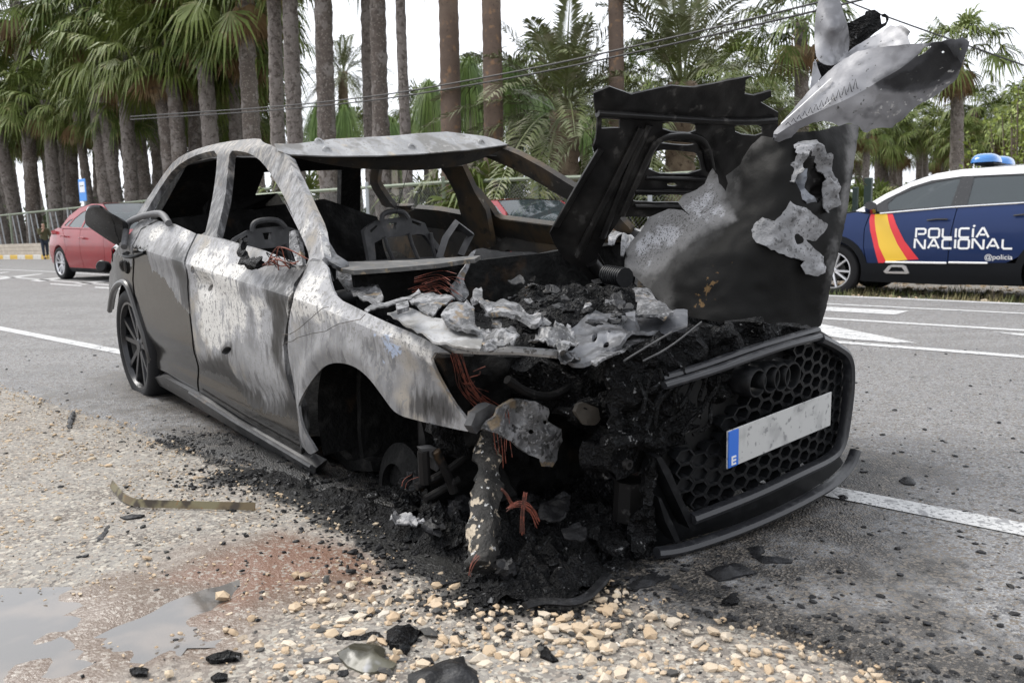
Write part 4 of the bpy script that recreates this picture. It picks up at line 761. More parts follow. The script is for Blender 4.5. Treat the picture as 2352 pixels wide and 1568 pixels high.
sheet('peeled_patch', T('N', [(1188, 950), (1215, 905), (1242, 880), (1310, 902), (1360, 850), (1400, 790), (1430, 815), (1482, 830), (1540, 880), (1612, 920), (1600, 955), (1545, 1012), (1500, 1005), (1540, 1060), (1592, 1100), (1590, 1190), (1550, 1212), (1480, 1200), (1458, 1150), (1482, 1125), (1340, 1082), (1210, 1022), (1190, 990)]), front(sk_d, .030), m_torn, bs, step=6, th=.003, rough=1.0, bump=.02, bsc=9, flip=True)
sheet('torn_edge', T('N', [(1430, 470), (1500, 440), (1560, 470), (1620, 560), (1660, 700), (1690, 810), (1640, 840), (1600, 860), (1610, 740), (1590, 620), (1540, 540), (1480, 520), (1470, 600), (1430, 680), (1400, 640), (1440, 560)]), front(sk_d, .03), m_torn, bs, step=6, th=.004, rough=1.8, bump=.05, bsc=12, flip=True)
sheet('torn_inner_layer', T('N', [(1400, 480), (1640, 520), (1680, 880), (1420, 800)]), front(sk_d, -.04), m_sooty, bs, step=8, th=.004, bump=.06, bsc=8, flip=True)
sheet('curled_shred', T('N', [(1440, 560), (1500, 600), (1480, 720), (1560, 800), (1600, 840), (1520, 830), (1440, 760), (1410, 660)]), front(sk_d, .0), mat('blue_grey_metal', (.16, .17, .19), .3, .3, bump=[('n', 30, .4, .006)]), bs, step=6, th=.004, bump=.05, bsc=10, flip=True)
plate('torn_panel_scrap', 'N', [(385, 990), (430, 945), (540, 940), (590, 950), (540, 1000), (480, 1060), (450, 1050), (460, 1020), (380, 1030)], .93, m_torn, bump=.05, bsc=10, step=6, rough=1.2)
cr_px = np.array(smooth_poly(T('S', [(-80, 1420), (200, 1240), (480, 1120), (850, 945), (1050, 820), (1280, 690), (1500, 490), (1640, 380)]), 2, False)); cr_Y = np.linspace(3.03, 2.76, len(cr_px))
def pt_d(P):
    P = np.atleast_2d(P); A_ = cr_px[:-1]; AB = cr_px[1:]-A_; best = np.full(len(P), 1e18); s0 = np.zeros(len(P)); sg = np.ones(len(P))
    for k in range(len(A_)):
        v = P-A_[k]; t_ = np.clip((v@AB[k])/(AB[k]@AB[k]), 0, 1); q = ((v-t_[:, None]*AB[k])**2).sum(1); m_ = q < best
        best = np.where(m_, q, best); s0 = np.where(m_, k+t_, s0); sg = np.where(m_, np.sign(AB[k][0]*v[:, 1]-AB[k][1]*v[:, 0]), sg)
    ds_ = np.sqrt(best); Y = np.interp(s0, np.arange(len(cr_Y)), cr_Y)+np.where(sg > 0, .00062*ds_+.0000016*ds_**2, .00095*ds_)+.010*np.sin(P[:, 0]*.017+P[:, 1]*.011)*np.minimum(ds_/60, 1)
    D = np.outer((P[:, 0]-IW/2)/FPX, CR)+np.outer((P[:, 1]-IH/2)/FPX, CD)+FW; return w2c(CO+D*(Y/D[:, 1])[:, None])
m_petal = mat('bonnet_petal', (.19, .19, .203), .5, .15, layers=[('n', 3, .44, .60, (.29, .29, .305)), ('n', 7, .52, .62, (.14, .14, .15)), ('n', 30, .56, .64, (.22, .22, .23)), ('a', 'soot', 7, .5, .30, .62, (.050, .051, .057), .55), ('a', 'soot', 16, .5, .70, .95, (.018, .0185, .021), .55), ('a', 'ash', 45, 1.3, .62, .74, (.46, .455, .45), .8), ('n', 60, .66, .70, (.05, .05, .05)), ('a', 'rust', 16, .3, .5, .8, (.30, .14, .04))], bump=[('n', 10, .18, .012), ('n', 80, .3, .002)])
pt_out = [(-60, 1360), (120, 1150), (300, 935), (560, 680), (680, 600), (800, 530), (1000, 492), (1250, 462), (1460, 447), (1560, 440), (1660, 432), (1750, 400), (1820, 405), (1880, 380), (1945, 430), (1925, 520), (1890, 620), (1860, 720), (1830, 800), (1780, 860), (1700, 920), (1600, 1000), (1500, 1050), (1420, 1085), (1350, 1140), (1250, 1240), (1200, 1270), (1160, 1320), (1060, 1320), (980, 1330), (900, 1370), (860, 1362), (800, 1290), (700, 1270), (600, 1300), (520, 1260), (440, 1250), (330, 1270), (200, 1330), (120, 1420), (0, 1480), (-80, 1440)]
pe = sheet('bonnet_petal', T('S', pt_out), pt_d, m_petal, car, holes=[T('S', [(1415, 590), (1450, 530), (1492, 480), (1562, 475), (1500, 540)]), T('S', rnd(1680, 540, 14)), T('S', rnd(1860, 505, 12))], step=6, th=.003, rough=.5, bump=.014, bsc=6, flip=True, lines=[list(cr_px)], sharp=30, attrs={
    'soot': azone([pz('S', [(1330, 640), (1500, 500), (1560, 420), (1980, 360), (1930, 640), (1760, 800), (1500, 940), (1250, 980), (1000, 920), (950, 830), (1150, 740)])], 30, 1.0),
    'ash': azone([pz('S', [(850, 1130), (1000, 1010), (1250, 1000), (1550, 900), (1680, 700), (1880, 640), (1830, 800), (1500, 1050), (1250, 1180), (1100, 1230)])], 50, .60), 'rust': azone([pz('S', [(1150, 1330), (1190, 1270), (1250, 1245), (1200, 1330)])], 6)})
sheet('bonnet_lobe', T('S', [(600, 650), (850, 432), (1000, 320), (1130, 240), (1180, 255), (1250, 243), (1340, 320), (1312, 375), (1340, 452), (1200, 500), (1000, 540), (820, 580)]), dep(T('S', [(600, 650), (850, 430), (1340, 320), (1000, 520)]), [3.12, 3.14, 3.02, 3.09]), m_petal, pe, step=6, th=.003, bump=.02, bsc=6, flip=True, attrs={'soot': azone([pz('S', [(1180, 240), (1360, 300), (1350, 380), (1280, 330)])], 20), 'ash': zz, 'rust': zz})
sheet('charred_liner', T('S', [(660, 250), (760, 215), (870, 160), (880, 125), (970, 105), (1030, 150), (1038, 262), (1075, 245), (1100, 215), (1098, 175), (1060, 170), (1055, 150), (1085, 138), (1120, 165), (1122, 205), (1090, 268), (980, 345), (720, 560), (560, 760), (430, 860), (370, 640), (500, 640)]), dep(T('S', [(660, 250), (1030, 150), (720, 540), (430, 830)]), [3.24, 3.22, 3.22, 3.18]), m_char, pe, step=7, th=.006, bump=.02, bsc=8, flip=True)
leaf = sheet('upright_metal_leaf', T('S', smooth_poly([(430, -120), (600, -120), (630, 60), (690, 240), (722, 430), (712, 530), (650, 625), (560, 672), (470, 672), (390, 632), (356, 560), (345, 350), (368, 130)], 1)), dep(T('S', [(430, -80), (722, 430), (345, 350), (500, 680), (540, 300)]), [3.18, 3.22, 3.2, 3.12, 3.10]), m_petal, pe, step=7, th=.003, bump=.012, bsc=5, flip=True, attrs={'soot': zz, 'ash': zz, 'rust': zz})
sheet('metal_leaf_tail', T('S', [(345, 640), (372, 628), (390, 700), (425, 790), (380, 860), (310, 930), (330, 780)]), dep(T('S', [(345, 640), (310, 920), (425, 790)]), [3.14, 3.1, 3.12]), m_petal, pe, step=7, th=.003, flip=True, attrs={'soot': zz, 'ash': zz, 'rust': zz})
mb = MB()
for i in range(13):     # scorched stitching of a fallen seal, lying on the sheet
    x = 60+i*58; y = 1290-i*31; h_ = 16+i*6
    mb.tube(front(pt_d, .012)(np.array(T('S', [(x, y), (x+22, y-h_-14), (x+40, y-6), (x+52, y-4)]))), .0013, 4)
mb.build('burnt_wire_coil', m_dark, pe)
for a, b in (((10, 1280), (525, 815)), ((440, 1120), (570, 1000))):
    MB().tube(front(pt_d, .012)(np.array(T('S', [a, ((a[0]+b[0])/2, (a[1]+b[1])/2), b]))), .004, 6, flat=.5).build('sealer_bead', m_white if a[0] < 50 else m_steel, pe)
# ------------------------------------------------------------ bumper and grille
def bxy(k, pts, dx=0): return BP(T(k, pts), dx)
def band(nm, k, pts, r, m, par, flat=1., dx=0., n=8):
    P = bxy(k, smooth_poly(pts, 2, False), dx); return MB().tube(P, r, n, flat=flat).build(nm, m, par)
gin = [(300, 470), (560, 395), (850, 300), (1100, 212), (1222, 168), (1300, 205), (1392, 270), (1400, 420), (1375, 640), (1345, 815), (1280, 885), (1100, 970), (850, 1085), (600, 1180), (440, 1243), (395, 1130), (355, 1000), (350, 860)]
gyz = bxy('L', gin, -.012)[:, 1:]
def bx_mp(dx): return lambda P: np.c_[XB(P[:, 0])+dx, P]
grille = sheet('grille_backing', gyz, bx_mp(-.065), mat('grille_void', (.004, .004, .004), .8), car, step=.04, th=.006)
# honeycomb: every cell a moulding of its own
cw_, ch_ = .072, .0415
def cellmesh(solid):
    mb = MB(); hexo = [(-cw_/2, 0), (-cw_/4, ch_/2), (cw_/4, ch_/2), (cw_/2, 0), (cw_/4, -ch_/2), (-cw_/4, -ch_/2)]
    lo_ = lambda k, x: [(x, y*k, z*k) for y, z in hexo]
    P = lo_(.985, 0)+lo_(.80, .0)+lo_(.70, -.045)+lo_(.985, -.02); F = []
    for i in range(6):
        j = (i+1) % 6; F += [(i, j, 6+j, 6+i), (6+i, 6+j, 12+j, 12+i), (i, 18+i, 18+j, j)]
    if solid: P += lo_(.80, -.012); F += [(24, 25, 26, 27, 28, 29)]
    me = bpy.data.meshes.new('grille_cell'); me.from_pydata(P, [], F); me.materials.append(m_plastic); me.update(); return me
c_open, c_solid = cellmesh(False), cellmesh(True)
plate_c = bxy('L', [(980, 700)])[0]; gp = np.array(gyz)
melt = bxy('L', [(250, 380), (560, 380), (720, 420), (740, 480), (640, 560), (520, 700), (520, 740), (440, 770), (360, 820), (200, 900)], -.05)[:, 1:]
rings_c = bxy('L', [(820, 430), (905, 405), (970, 395), (1035, 385)], .01)
for i in range(-14, 15):
    for j in range(-10, 11):
        y = plate_c[1]+i*cw_*.75; z = .49+j*ch_+(ch_/2 if i % 2 else 0); p = np.array([[y, z]])
        if sdist(p, gp)[0] < .004 or sdist(p, melt)[0] > -.01: continue
        if abs(y-rings_c[:, 1].mean()) < .15 and abs(z-rings_c[:, 2].mean()) < .045: continue
        sol = (abs(z-.47) < .10 and (y < -.2 or y > .22)) and rng.random() < .9
        o = bpy.data.objects.new('grille_cell', c_solid if sol else c_open); COL.objects.link(o); o.parent = grille
        o.location = (XB(y)-.012, y, z); o.rotation_euler = (0, 0, math.atan(.40*y)*1.0)
m_fr = mat('bumper_trim', (.016, .0165, .019), .30, layers=[('n', 40, .5, .7, (.028, .029, .032), .5), ('n', 120, .66, .72, (.07, .07, .07), .7)], bump=[('n', 60, .15, .002)])
band('grille_surround', 'L', [(1220, 160), (1305, 200), (1398, 265), (1408, 420), (1384, 640), (1352, 825), (1285, 900), (1100, 985), (850, 1105), (600, 1205), (440, 1265)], .020, m_fr, car, .8, .01)
band('grille_surround', 'L', [(270, 450), (420, 405), (560, 362), (800, 275), (1020, 200), (1220, 150)], .014, m_fr, car, .8, .01)
band('bumper_top_edge', 'L', [(255, 405), (330, 385), (540, 318), (800, 225), (1020, 160), (1205, 108)], .015, m_fr, car, .7, -.02)
rv = [(1405, 250), (1440, 420), (1452, 600), (1440, 800), (1425, 880)]
sheet('bumper_side', bxy('L', [(1215, 105), (1300, 160), (1400, 245), (1440, 420), (1458, 600), (1445, 800), (1430, 900), (1395, 950), (1340, 985), (1340, 840), (1385, 640), (1412, 420), (1402, 265), (1310, 195), (1225, 150)], -.02)[:, 1:], lambda P: np.c_[XB(P[:, 0])-.02-.9*np.maximum(P[:, 0]-.33, 0), P], m_fr, car, step=.02, th=.02)
lip_b = band('front_splitter', 'L', [(225, 1472), (320, 1462), (450, 1430), (700, 1345), (950, 1240), (1180, 1125), (1330, 1030), (1410, 940), (1442, 850)], .020, m_fr, car, .75, .03)
sheet('bumper_lower', bxy('L', [(235, 1460), (450, 1415), (700, 1330), (950, 1225), (1180, 1110), (1330, 1010), (1400, 930), (1345, 850), (1280, 905), (850, 1115), (440, 1275), (400, 1180), (340, 1050), (220, 890), (190, 960), (210, 1300)], -.03)[:, 1:], bx_mp(-.05), m_plastic, car, step=.02, th=.02)
sheet('bumper_fin', BP(T('L', [(205, 885), (235, 880), (290, 960), (370, 1150), (440, 1280), (410, 1320), (330, 1150), (250, 980)]), .0)[:, 1:], bx_mp(.01), m_plastic, car, step=.02, th=.05)
sheet('bumper_fin', BP(T('L', [(205, 1120), (225, 1130), (300, 1290), (345, 1395), (315, 1400), (250, 1270)]), .0)[:, 1:], bx_mp(.015), m_plastic, car, step=.02, th=.05)
for c in rings_c:
    mm = Matrix.Translation(Vector((XB(c[1])+.012, c[1], c[2]))) @ Matrix.Rotation(math.radians(90), 4, 'Y')
    MB().lathe([(.040, .012), (.044, .004), (.044, -.05), (.033, -.05), (.033, .004), (.036, .012)], 36, mm, close=True).build('badge_ring', m_plastic, grille)
# number plate: blue band at its left end, characters not legible in the photograph
pc = bxy('L', [(602, 945), (1252, 478)]); yl, zl, yr, zr = pc[0][1], pc[0][2], pc[1][1], pc[1][2]
def plate_box(y0, y1, z0, z1, x, th): return MB().box((x, (y0+y1)/2, (z0+z1)/2), (th, y1-y0, z1-z0), None, .001)
pl_x = XB(0)+.012; bl = yl+.045; slope = math.atan2(zr-(zl+.11), yr-yl)
plt = MB().box((0, 0, 0), (.004, yr-yl, .11), None, .001).build('number_plate', mat('plate_white', (.44, .44, .43), .4, layers=[('n', 9, .5, .66, (.33, .33, .325)), ('n', 40, .58, .66, (.22, .22, .22))]), car)
plt.location = (pl_x, (yl+yr)/2, (zl+zr)/2); plt.rotation_euler = (slope, 0, 0)
bb = MB().box((.0035, -(yr-yl)/2+.0235, 0), (.004, .043, .106), None, .001).build('country_band', mat('plate_blue', (.02, .13, .55), .35), plt)
def text_mesh(body, size, m, name, parent, M, shear=0., th=.0015, space=1.):
    cu = bpy.data.curves.new('t', 'FONT'); cu.body = body; cu.size = size; cu.align_x = 'CENTER'; cu.align_y = 'CENTER'; cu.extrude = th/2; cu.space_character = space; cu.shear = shear
    ob = bpy.data.objects.new('t', cu); COL.objects.link(ob); me = bpy.data.meshes.new_from_object(ob); bpy.data.objects.remove(ob); bpy.data.curves.remove(cu)
    me.transform(M); me.materials.clear(); me.materials.append(m); o = bpy.data.objects.new(name, me); COL.objects.link(o); o.parent = parent; return o
ec = -(yr-yl)/2+.0235; mb = MB(); mb.box((.0062, ec-.008, -.034), (.002, .005, .026))
for q_ in (-.0105, 0, .0105): mb.box((.0064, ec+.001, -.034+q_), (.002, .016, .005))
mb.build('country_letter', mat('plate_letter', (.7, .7, .7), .4), plt)
# melted bumper plastic hanging over the left half of the grille
def melt_sheet(k, pts, dx, bump, bsc, m=m_char, step=7, nm='melted_bumper'):
    sheet(nm, T(k, pts), lambda P: BP(P, dx), m, car, step=step, th=.02, rough=1., bump=bump, bsc=bsc, flip=True)
melt_sheet('L', [(-60, 270), (100, 230), (260, 170), (520, 100), (800, 60), (1180, 100), (1000, 160), (800, 215), (540, 305), (250, 400), (300, 440), (540, 370), (700, 380), (730, 440), (680, 520), (560, 600), (490, 690), (380, 720), (380, 790), (300, 880), (280, 960), (210, 880), (-60, 760)], -.05, .05, 13)
melt_sheet('L', [(180, 960), (215, 890), (240, 1000), (200, 1100), (220, 1300), (225, 1480), (120, 1560), (60, 1450), (140, 1200)], .0, .04, 14)
for i in range(14):
    x0 = rng.uniform(150, 620); y0 = rng.uniform(330, 560)
    MB().tube(smooth_poly(BP(T('L', [(x0, y0), (x0-20+rng.uniform(-40, 40), y0+70), (x0-60+rng.uniform(-50, 40), y0+150), (x0-90+rng.uniform(-60, 60), y0+220)]), -.01)+rng.normal(0, .008, (4, 3)), 2, False), .006, 6).build('melted_strand', m_char, car)
for k_, pts in (('L', [(560, 310), (400, 350), (300, 400)]), ('L', [(500, 60), (300, 220), (140, 300)]), ('L', [(320, 120), (200, 190), (20, 300)])):
    MB().tube(smooth_poly(BP(T(k_, pts), -.02), 2, False), .0025, 5).build('melted_strand', m_seat, car)
# lower front: fused plastic heaped on the ground
def hf(poly, hfun, name, m, step=.018, base=.0):
    V, F = cdt(resample(poly, .05, rough=.022), (), step, .004); s = sdist(V, np.asarray(poly)); Z = np.array([hfun(x, y, q) for (x, y), q in zip(V, s)]); return mk(name, np.c_[V, gz(V[:, 0], V[:, 1])+Z+base], F, m, None)
core = [gnd(*p)[:2] for p in T('X', [(1075, 1010), (1300, 1000), (1500, 1130), (1515, 1262), (1400, 1345), (1270, 1390), (1090, 1398), (1072, 1350), (1080, 1290), (940, 1270), (880, 1180), (960, 1100)])]
def h1(x, y, s): return sst(-.005, .10, s)*(.028+.06*max(0., .35+.65*fn3((x, y, 1), 6, 4))+.045*abs(fn3((x, y, 5), 16, 3)))+.02*fn3((x, y, 2), 40, 2)*sst(0, .05, s)
tag(hf(core, h1, 'charred_plastic_heap', m_char, .012), 'heap of black fused plastic melted onto the ground below the nose of the wreck', 'debris', kind='stuff')
def h2(x, y, s): return sst(-.02, .16, s)*(.020+.024*fn3((x, y, 3), 6, 4)+.020*abs(fn3((x, y, 5), 20, 3)))-.008*(1-sst(0, .06, s))
tag(hf(char_poly, h2, 'char_crust', m_char, .016, -.014), 'thin crust of black char spread along the right sill of the wreck', 'debris', kind='stuff')

lump_m = [m_char, m_char_flake, m_char]
heap = np.array(core)
for i in range(60):
    t_ = rng.random(3); t_ /= t_.sum(); p = heap[rng.integers(0, len(heap), 3)].T@t_
    if sdist(p[None], heap)[0] < .02: continue
    r_ = rng.uniform(.012, .045); o = blob('charred_lump', (0, 0, 0), (r_*rng.uniform(.8, 1.6), r_, r_*rng.uniform(.4, .9)), lump_m[i % 3], None, 7, .7, 9, i*3.1)
    o.location = (p[0], p[1], float(gz(*p))+rng.uniform(.03, .075)); o.rotation_euler = (rng.uniform(-.4, .4), rng.uniform(-.4, .4), rng.uniform(0, 6.28))
    tag(o, 'small black lump half sunk in the heap of fused plastic below the nose', 'debris', 'lumps in the plastic heap')
# ------------------------------------------------------------ other vehicles
m_navy = mat('navy_paint', (.012, .028, .095), .30, .45, coat=.25, spec=.3); m_trim = mat('cladding', (.008, .009, .011), .55, spec=.14); m_redp = mat('red_paint', (.22, .006, .012), .25, layers=[('n', 2, .4, .7, (.25, .008, .014))], coat=.2, spec=.25)
m_glass = mat('tinted_glass', (.03, .042, .047), .03, spec=.9, alpha=.82); m_chrome = mat('chrome', (.75, .75, .76), .12, .9)
m_blue = mat('beacon_blue', (.05, .26, .70), .12, trans=.35, coat=.6); m_lred = mat('livery_red', (.70, .035, .045), .35); m_lyel = mat('livery_yellow', (.82, .52, .05), .35)
m_tail = mat('tail_lamp', (.35, .01, .012), .1, coat=.5)
def arc(cx, cz, r, a0, a1, n=14): return [(cx+r*math.cos(math.radians(a0+(a1-a0)*i/n)), cz+r*math.sin(math.radians(a0+(a1-a0)*i/n))) for i in range(n+1)]
class Body:
    def __init__(s, root, zs, ys, xc, half): s.r, s.zs, s.ys, s.xc, s.h = root, zs, ys, xc, half
    def y(s, x, z): return np.interp(z, s.zs, s.ys)*(1-.16*np.clip(np.abs((np.asarray(x)-s.xc)/s.h), 0, 1.05)**5)
    def panel(s, nm, poly, m, holes=(), off=0., step=.07, th=.03, sides=(1, -1), par=None):
        out = []
        for sd in sides:
            out.append(sheet(nm, poly, lambda P: np.c_[P[:, 0], sd*(s.y(P[:, 0], P[:, 1])+off), P[:, 1]], m, par or s.r, holes=holes, step=step, th=th if sd < 0 else -th))
        return out
    def top(s, nm, pts, m, crown=.04, n=9):
        """surface across the car following (x, z, halfwidth) stations"""
        st = smooth_poly(pts, 2, False); V = []; F = []
        for x, z, w_ in st:
            for j in range(n):
                u = -1+2*j/(n-1); V.append((x, u*w_, z+crown*(1-u*u)-.0*abs(u)))
        for i in range(len(st)-1):
            for j in range(n-1): F.append((i*n+j, i*n+j+1, (i+1)*n+j+1, (i+1)*n+j))
        return mk(nm, V, F, m, s.r)
# police car, parked beyond the far edge of the road, nose to the left
px0 = at(1909, 640, 11.6); F3 = np.array([-RE[0], -RE[1], 0]); L3 = np.array([-RN[0], -RN[1], 0]); PO = np.array([px0[0], px0[1], -.14])-L3*.92
pol = thing('police_car', 'navy blue and white police car with blue roof lights beyond the road', 'car', mat=Matrix([[F3[0], L3[0], 0, PO[0]], [F3[1], L3[1], 0, PO[1]], [0, 0, 1, PO[2]], [0, 0, 0, 1]]))
B_ = Body(pol, [.15, .2, .35, .6, .9, 1.05, 1.15, 1.3, 1.5, 1.66], [.80, .86, .90, .92, .91, .89, .86, .79, .70, .61], -1.36, 2.25)
B_.panel('front_wing', [(-.455, .46), (-.41, .68), (-.41, .91), (-.46, 1.10), (-.30, 1.135), (.1, 1.08), (.5, 1.0), (.82, .88), (.88, .7), (.86, .46)]+arc(0, .36, .44, 13, 167), m_navy)
fdr = B_.panel('front_door', [(-.472, 1.10), (-.42, .91), (-.42, .68), (-.465, .46), (-1.45, .48), (-1.465, .81), (-1.515, 1.165), (-1.0, 1.13), (-.62, 1.10)], m_navy)
rdr = B_.panel('rear_door', [(-1.525, 1.165), (-1.475, .81), (-1.46, .48), (-2.1, .49), (-2.26, .58), (-2.36, .72), (-2.5, .84), (-2.5, 1.0), (-2.48, 1.195)], m_navy)
B_.panel('rear_wing', [(-2.49, 1.195), (-2.51, 1.0), (-2.51, .84)]+arc(-2.66, .36, .47, 70, 165)+[(-3.5, .5), (-3.55, .9), (-3.46, 1.2)], m_navy)
B_.panel('wheel_arch_cladding', [(.86, .25), (.86, .46)]+arc(0, .36, .475, 12, 168)+[(-.48, .46), (-1.0, .475), (-2.18, .485)]+arc(-2.66, .36, .475, 15, 165)+[(-3.5, .5), (-3.5, .28)]+arc(-2.66, .36, .395, 195, -20)+[(-1.4, .20), (-.41, .215)]+arc(0, .36, .395, 200, -17)+[(.42, .25)], m_trim, off=.012)
B_.panel('roof_rail', [(-.28, 1.15), (-.49, 1.275), (-.63, 1.365), (-.92, 1.505), (-1.21, 1.60), (-1.5, 1.635), (-2.2, 1.645), (-3.0, 1.60), (-3.38, 1.45), (-3.3, 1.4), (-2.95, 1.52), (-2.18, 1.55), (-1.51, 1.55), (-1.16, 1.515), (-.93, 1.445), (-.64, 1.295), (-.40, 1.135)], m_white, off=.01)
wf = [(-.70, 1.145), (-.67, 1.235), (-.76, 1.325), (-1.0, 1.435), (-1.23, 1.495), (-1.50, 1.53), (-1.44, 1.185)]; wr = [(-1.625, 1.195), (-1.65, 1.53), (-2.19, 1.53), (-2.42, 1.52), (-2.44, 1.215)]; wq = [(-2.52, 1.225), (-2.5, 1.515), (-2.9, 1.49), (-3.15, 1.38), (-3.1, 1.26)]
B_.panel('window_surround', [(-.38, 1.132), (-.62, 1.115), (-1.5, 1.172), (-2.48, 1.205), (-3.3, 1.23), (-3.28, 1.38), (-2.95, 1.52), (-2.18, 1.55), (-1.51, 1.55), (-1.16, 1.513), (-.93, 1.443), (-.64, 1.293)], m_gloss, holes=[wf, wr, wq])
for q in (wf, wr, wq): B_.panel('side_window', q, m_glass, off=-.008, th=.004)
for sd in (1, -1):
    MB().tube([(x, sd*(float(B_.y(x, z))+.008), z) for x, z in ((-.60, 1.108), (-1.0, 1.138), (-1.5, 1.170), (-2.0, 1.190), (-2.5, 1.205), (-3.2, 1.22))], .011, 6).build('chrome_waist_strip', m_chrome, pol)
    for (x0, x1, z0), d_ in (((-1.20, -1.44, 1.01), fdr), ((-2.16, -2.4, 1.05), rdr)):
        MB().tube([(x0, sd*.935, z0), ((x0+x1)/2, sd*.955, z0+.012), (x1, sd*.94, z0+.008)], .016, 8, flat=.8).build('door_handle', m_gloss, d_[0 if sd > 0 else 1])
    MB().box((-.72-.36, sd*.935, .478), (.74, .02, .026), None, .008).build('white_side_strip', m_white, pol); MB().box((-1.69, sd*.935, .485), (.44, .02, .024), None, .008).build('white_side_strip', m_white, pol)
    r_ = [(-.69, .355), (-.75, .43), (-.80, .445), (-.93, .445), (-.97, .43), (-1.01, .34), (-.98, .33), (-.72, .33)]; ri = [(-.75, .355), (-.79, .415), (-.92, .415), (-.955, .36)]
    B_.panel('side_guard_ring', r_, m_alloy, holes=[ri], off=.03, step=.03, th=.02, sides=(sd,))
    mb = MB(); mb.tube(smooth_poly([(-.50, sd*.93, 1.15), (-.52, sd*1.02, 1.19), (-.54, sd*1.08, 1.21), (-.56, sd*1.12, 1.21)], 2, False), .075, 10, flat=.7); mb.build('door_mirror', m_gloss, pol)
B_.top('bonnet', [(.90, .80, .72), (.80, .93, .76), (.45, 1.05, .78), (-.1, 1.13, .78), (-.36, 1.17, .74)], m_navy, .03)
B_.top('front_bumper', [(.82, .22, .70), (.92, .35, .74), (.94, .6, .74), (.90, .80, .73)], m_trim, .0)
B_.top('windscreen', [(-.33, 1.16, .72), (-.6, 1.36, .67), (-.95, 1.55, .60)], m_glass, .02)
B_.top('roof', [(-.95, 1.545, .60), (-1.3, 1.63, .60), (-2.2, 1.665, .60), (-3.05, 1.61, .57)], m_white, .03)
B_.top('rear_window', [(-3.05, 1.60, .57), (-3.45, 1.22, .66)], m_glass, .02); B_.top('tailgate', [(-3.45, 1.22, .68), (-3.58, .9, .72), (-3.58, .35, .72), (-3.5, .25, .7)], m_navy, .0)
MB().box((-1.4, 0, .26), (3.6, 1.5, .12), None, .03).build('underbody', m_dark, pol)
for x in (-1.25, -2.2):
    for y in (.4, -.4):
        mb = MB(); mb.box((x-.3, y, .85), (.16, .46, .62), None, .05); mb.box((x-.33, y, 1.26), (.1, .24, .18), None, .04); mb.box((x, y, .58), (.5, .48, .14), None, .05); mb.build('seat', m_trim, pol)
MB().box((-.55, 0, .98), (.4, 1.4, .18), None, .06).build('dashboard', m_trim, pol)
lb = MB(); lb.box((-1.72, 0, 1.70), (.22, 1.1, .035), None, .012); lbo = lb.build('light_bar', m_trim, pol)
for y in (.36, -.36):
    mb = MB(); n = 14; st_ = []
    V = []; F = []
    for i in range(n+1):
        th = math.pi*.5*i/n
        for j in range(28):
            ph = 2*math.pi*j/28; cx, cy = math.cos(ph), math.sin(ph); f_ = math.cos(th)**.6
            V.append((-1.70+.16*f_*abs(cx)**.7*np.sign(cx), y+.24*f_*abs(cy)**.7*np.sign(cy), 1.715+.115*math.sin(th)))
    for i in range(n):
        for j in range(28): F.append((i*28+j, i*28+(j+1) % 28, (i+1)*28+(j+1) % 28, (i+1)*28+j))
    mk('beacon_dome', V, F, m_blue, lbo)
for x in (0, -2.66):
    for sd in (1, -1): wheel(pol, (x, sd*.80, .355), .355, .245, .22, sd, m_alloy, 5, True)
# livery flash and lettering, laid on the door skins
for q, m, nm in (([(850, 690), (890, 690), (890, 770), (900, 850), (930, 1000), (1000, 1150), (930, 1185), (880, 1000), (845, 850), (836, 750)], m_lred, 'red_flash'), ([(890, 690), (1010, 685), (1022, 750), (1040, 820), (1110, 980), (1210, 1135), (1000, 1155), (930, 1000), (900, 850), (890, 770)], m_lyel, 'yellow_flash'), ([(1010, 685), (1065, 685), (1100, 790), (1180, 950), (1320, 1130), (1210, 1135), (1110, 980), (1040, 820), (1022, 750)], m_lred, 'red_flash')):
    pts = []
    for px, py in T('E', q):
        d_ = raydir(px, py); a_ = CO-PO; y = .91
        for _ in range(12): t_ = (y-a_@L3)/(d_@L3); h_ = a_+t_*d_; y = float(B_.y(h_@F3, h_[2]))+.004
        pts.append((h_@F3, h_[2]))
    B_.panel(nm, pts, m, off=.005, step=.05, th=.003, par=fdr[0], sides=(1,))
GL = {'P': (.92, [[(0, 0), (0, 1), (.78, 1), (.92, .88), (.92, .52), (.78, .40), (.2, .40)]]), 'O': (1.0, [[(.14, 0), (0, .14), (0, .86), (.14, 1), (.86, 1), (1, .86), (1, .14), (.86, 0), (.14, 0)]]), 'L': (.9, [[(0, 1), (0, .13), (.13, 0), (.9, 0)]]),
      'I': (.0, [[(0, 0), (0, 1)]]), 'C': (.92, [[(.92, 1), (.14, 1), (0, .86), (0, .14), (.14, 0), (.92, 0)]]), 'J': (.0, [[(0, 0), (0, .98)], [(.0, 1.16), (.14, 1.34)]]), 'A': (1.1, [[(0, 0), (.48, 1), (.62, 1), (1.1, 0)], [(.30, .30), (.80, .30)]]), 'N': (1.05, [[(0, 0), (0, 1), (.16, 1), (.89, 0), (1.05, 0), (1.05, 1)]])}
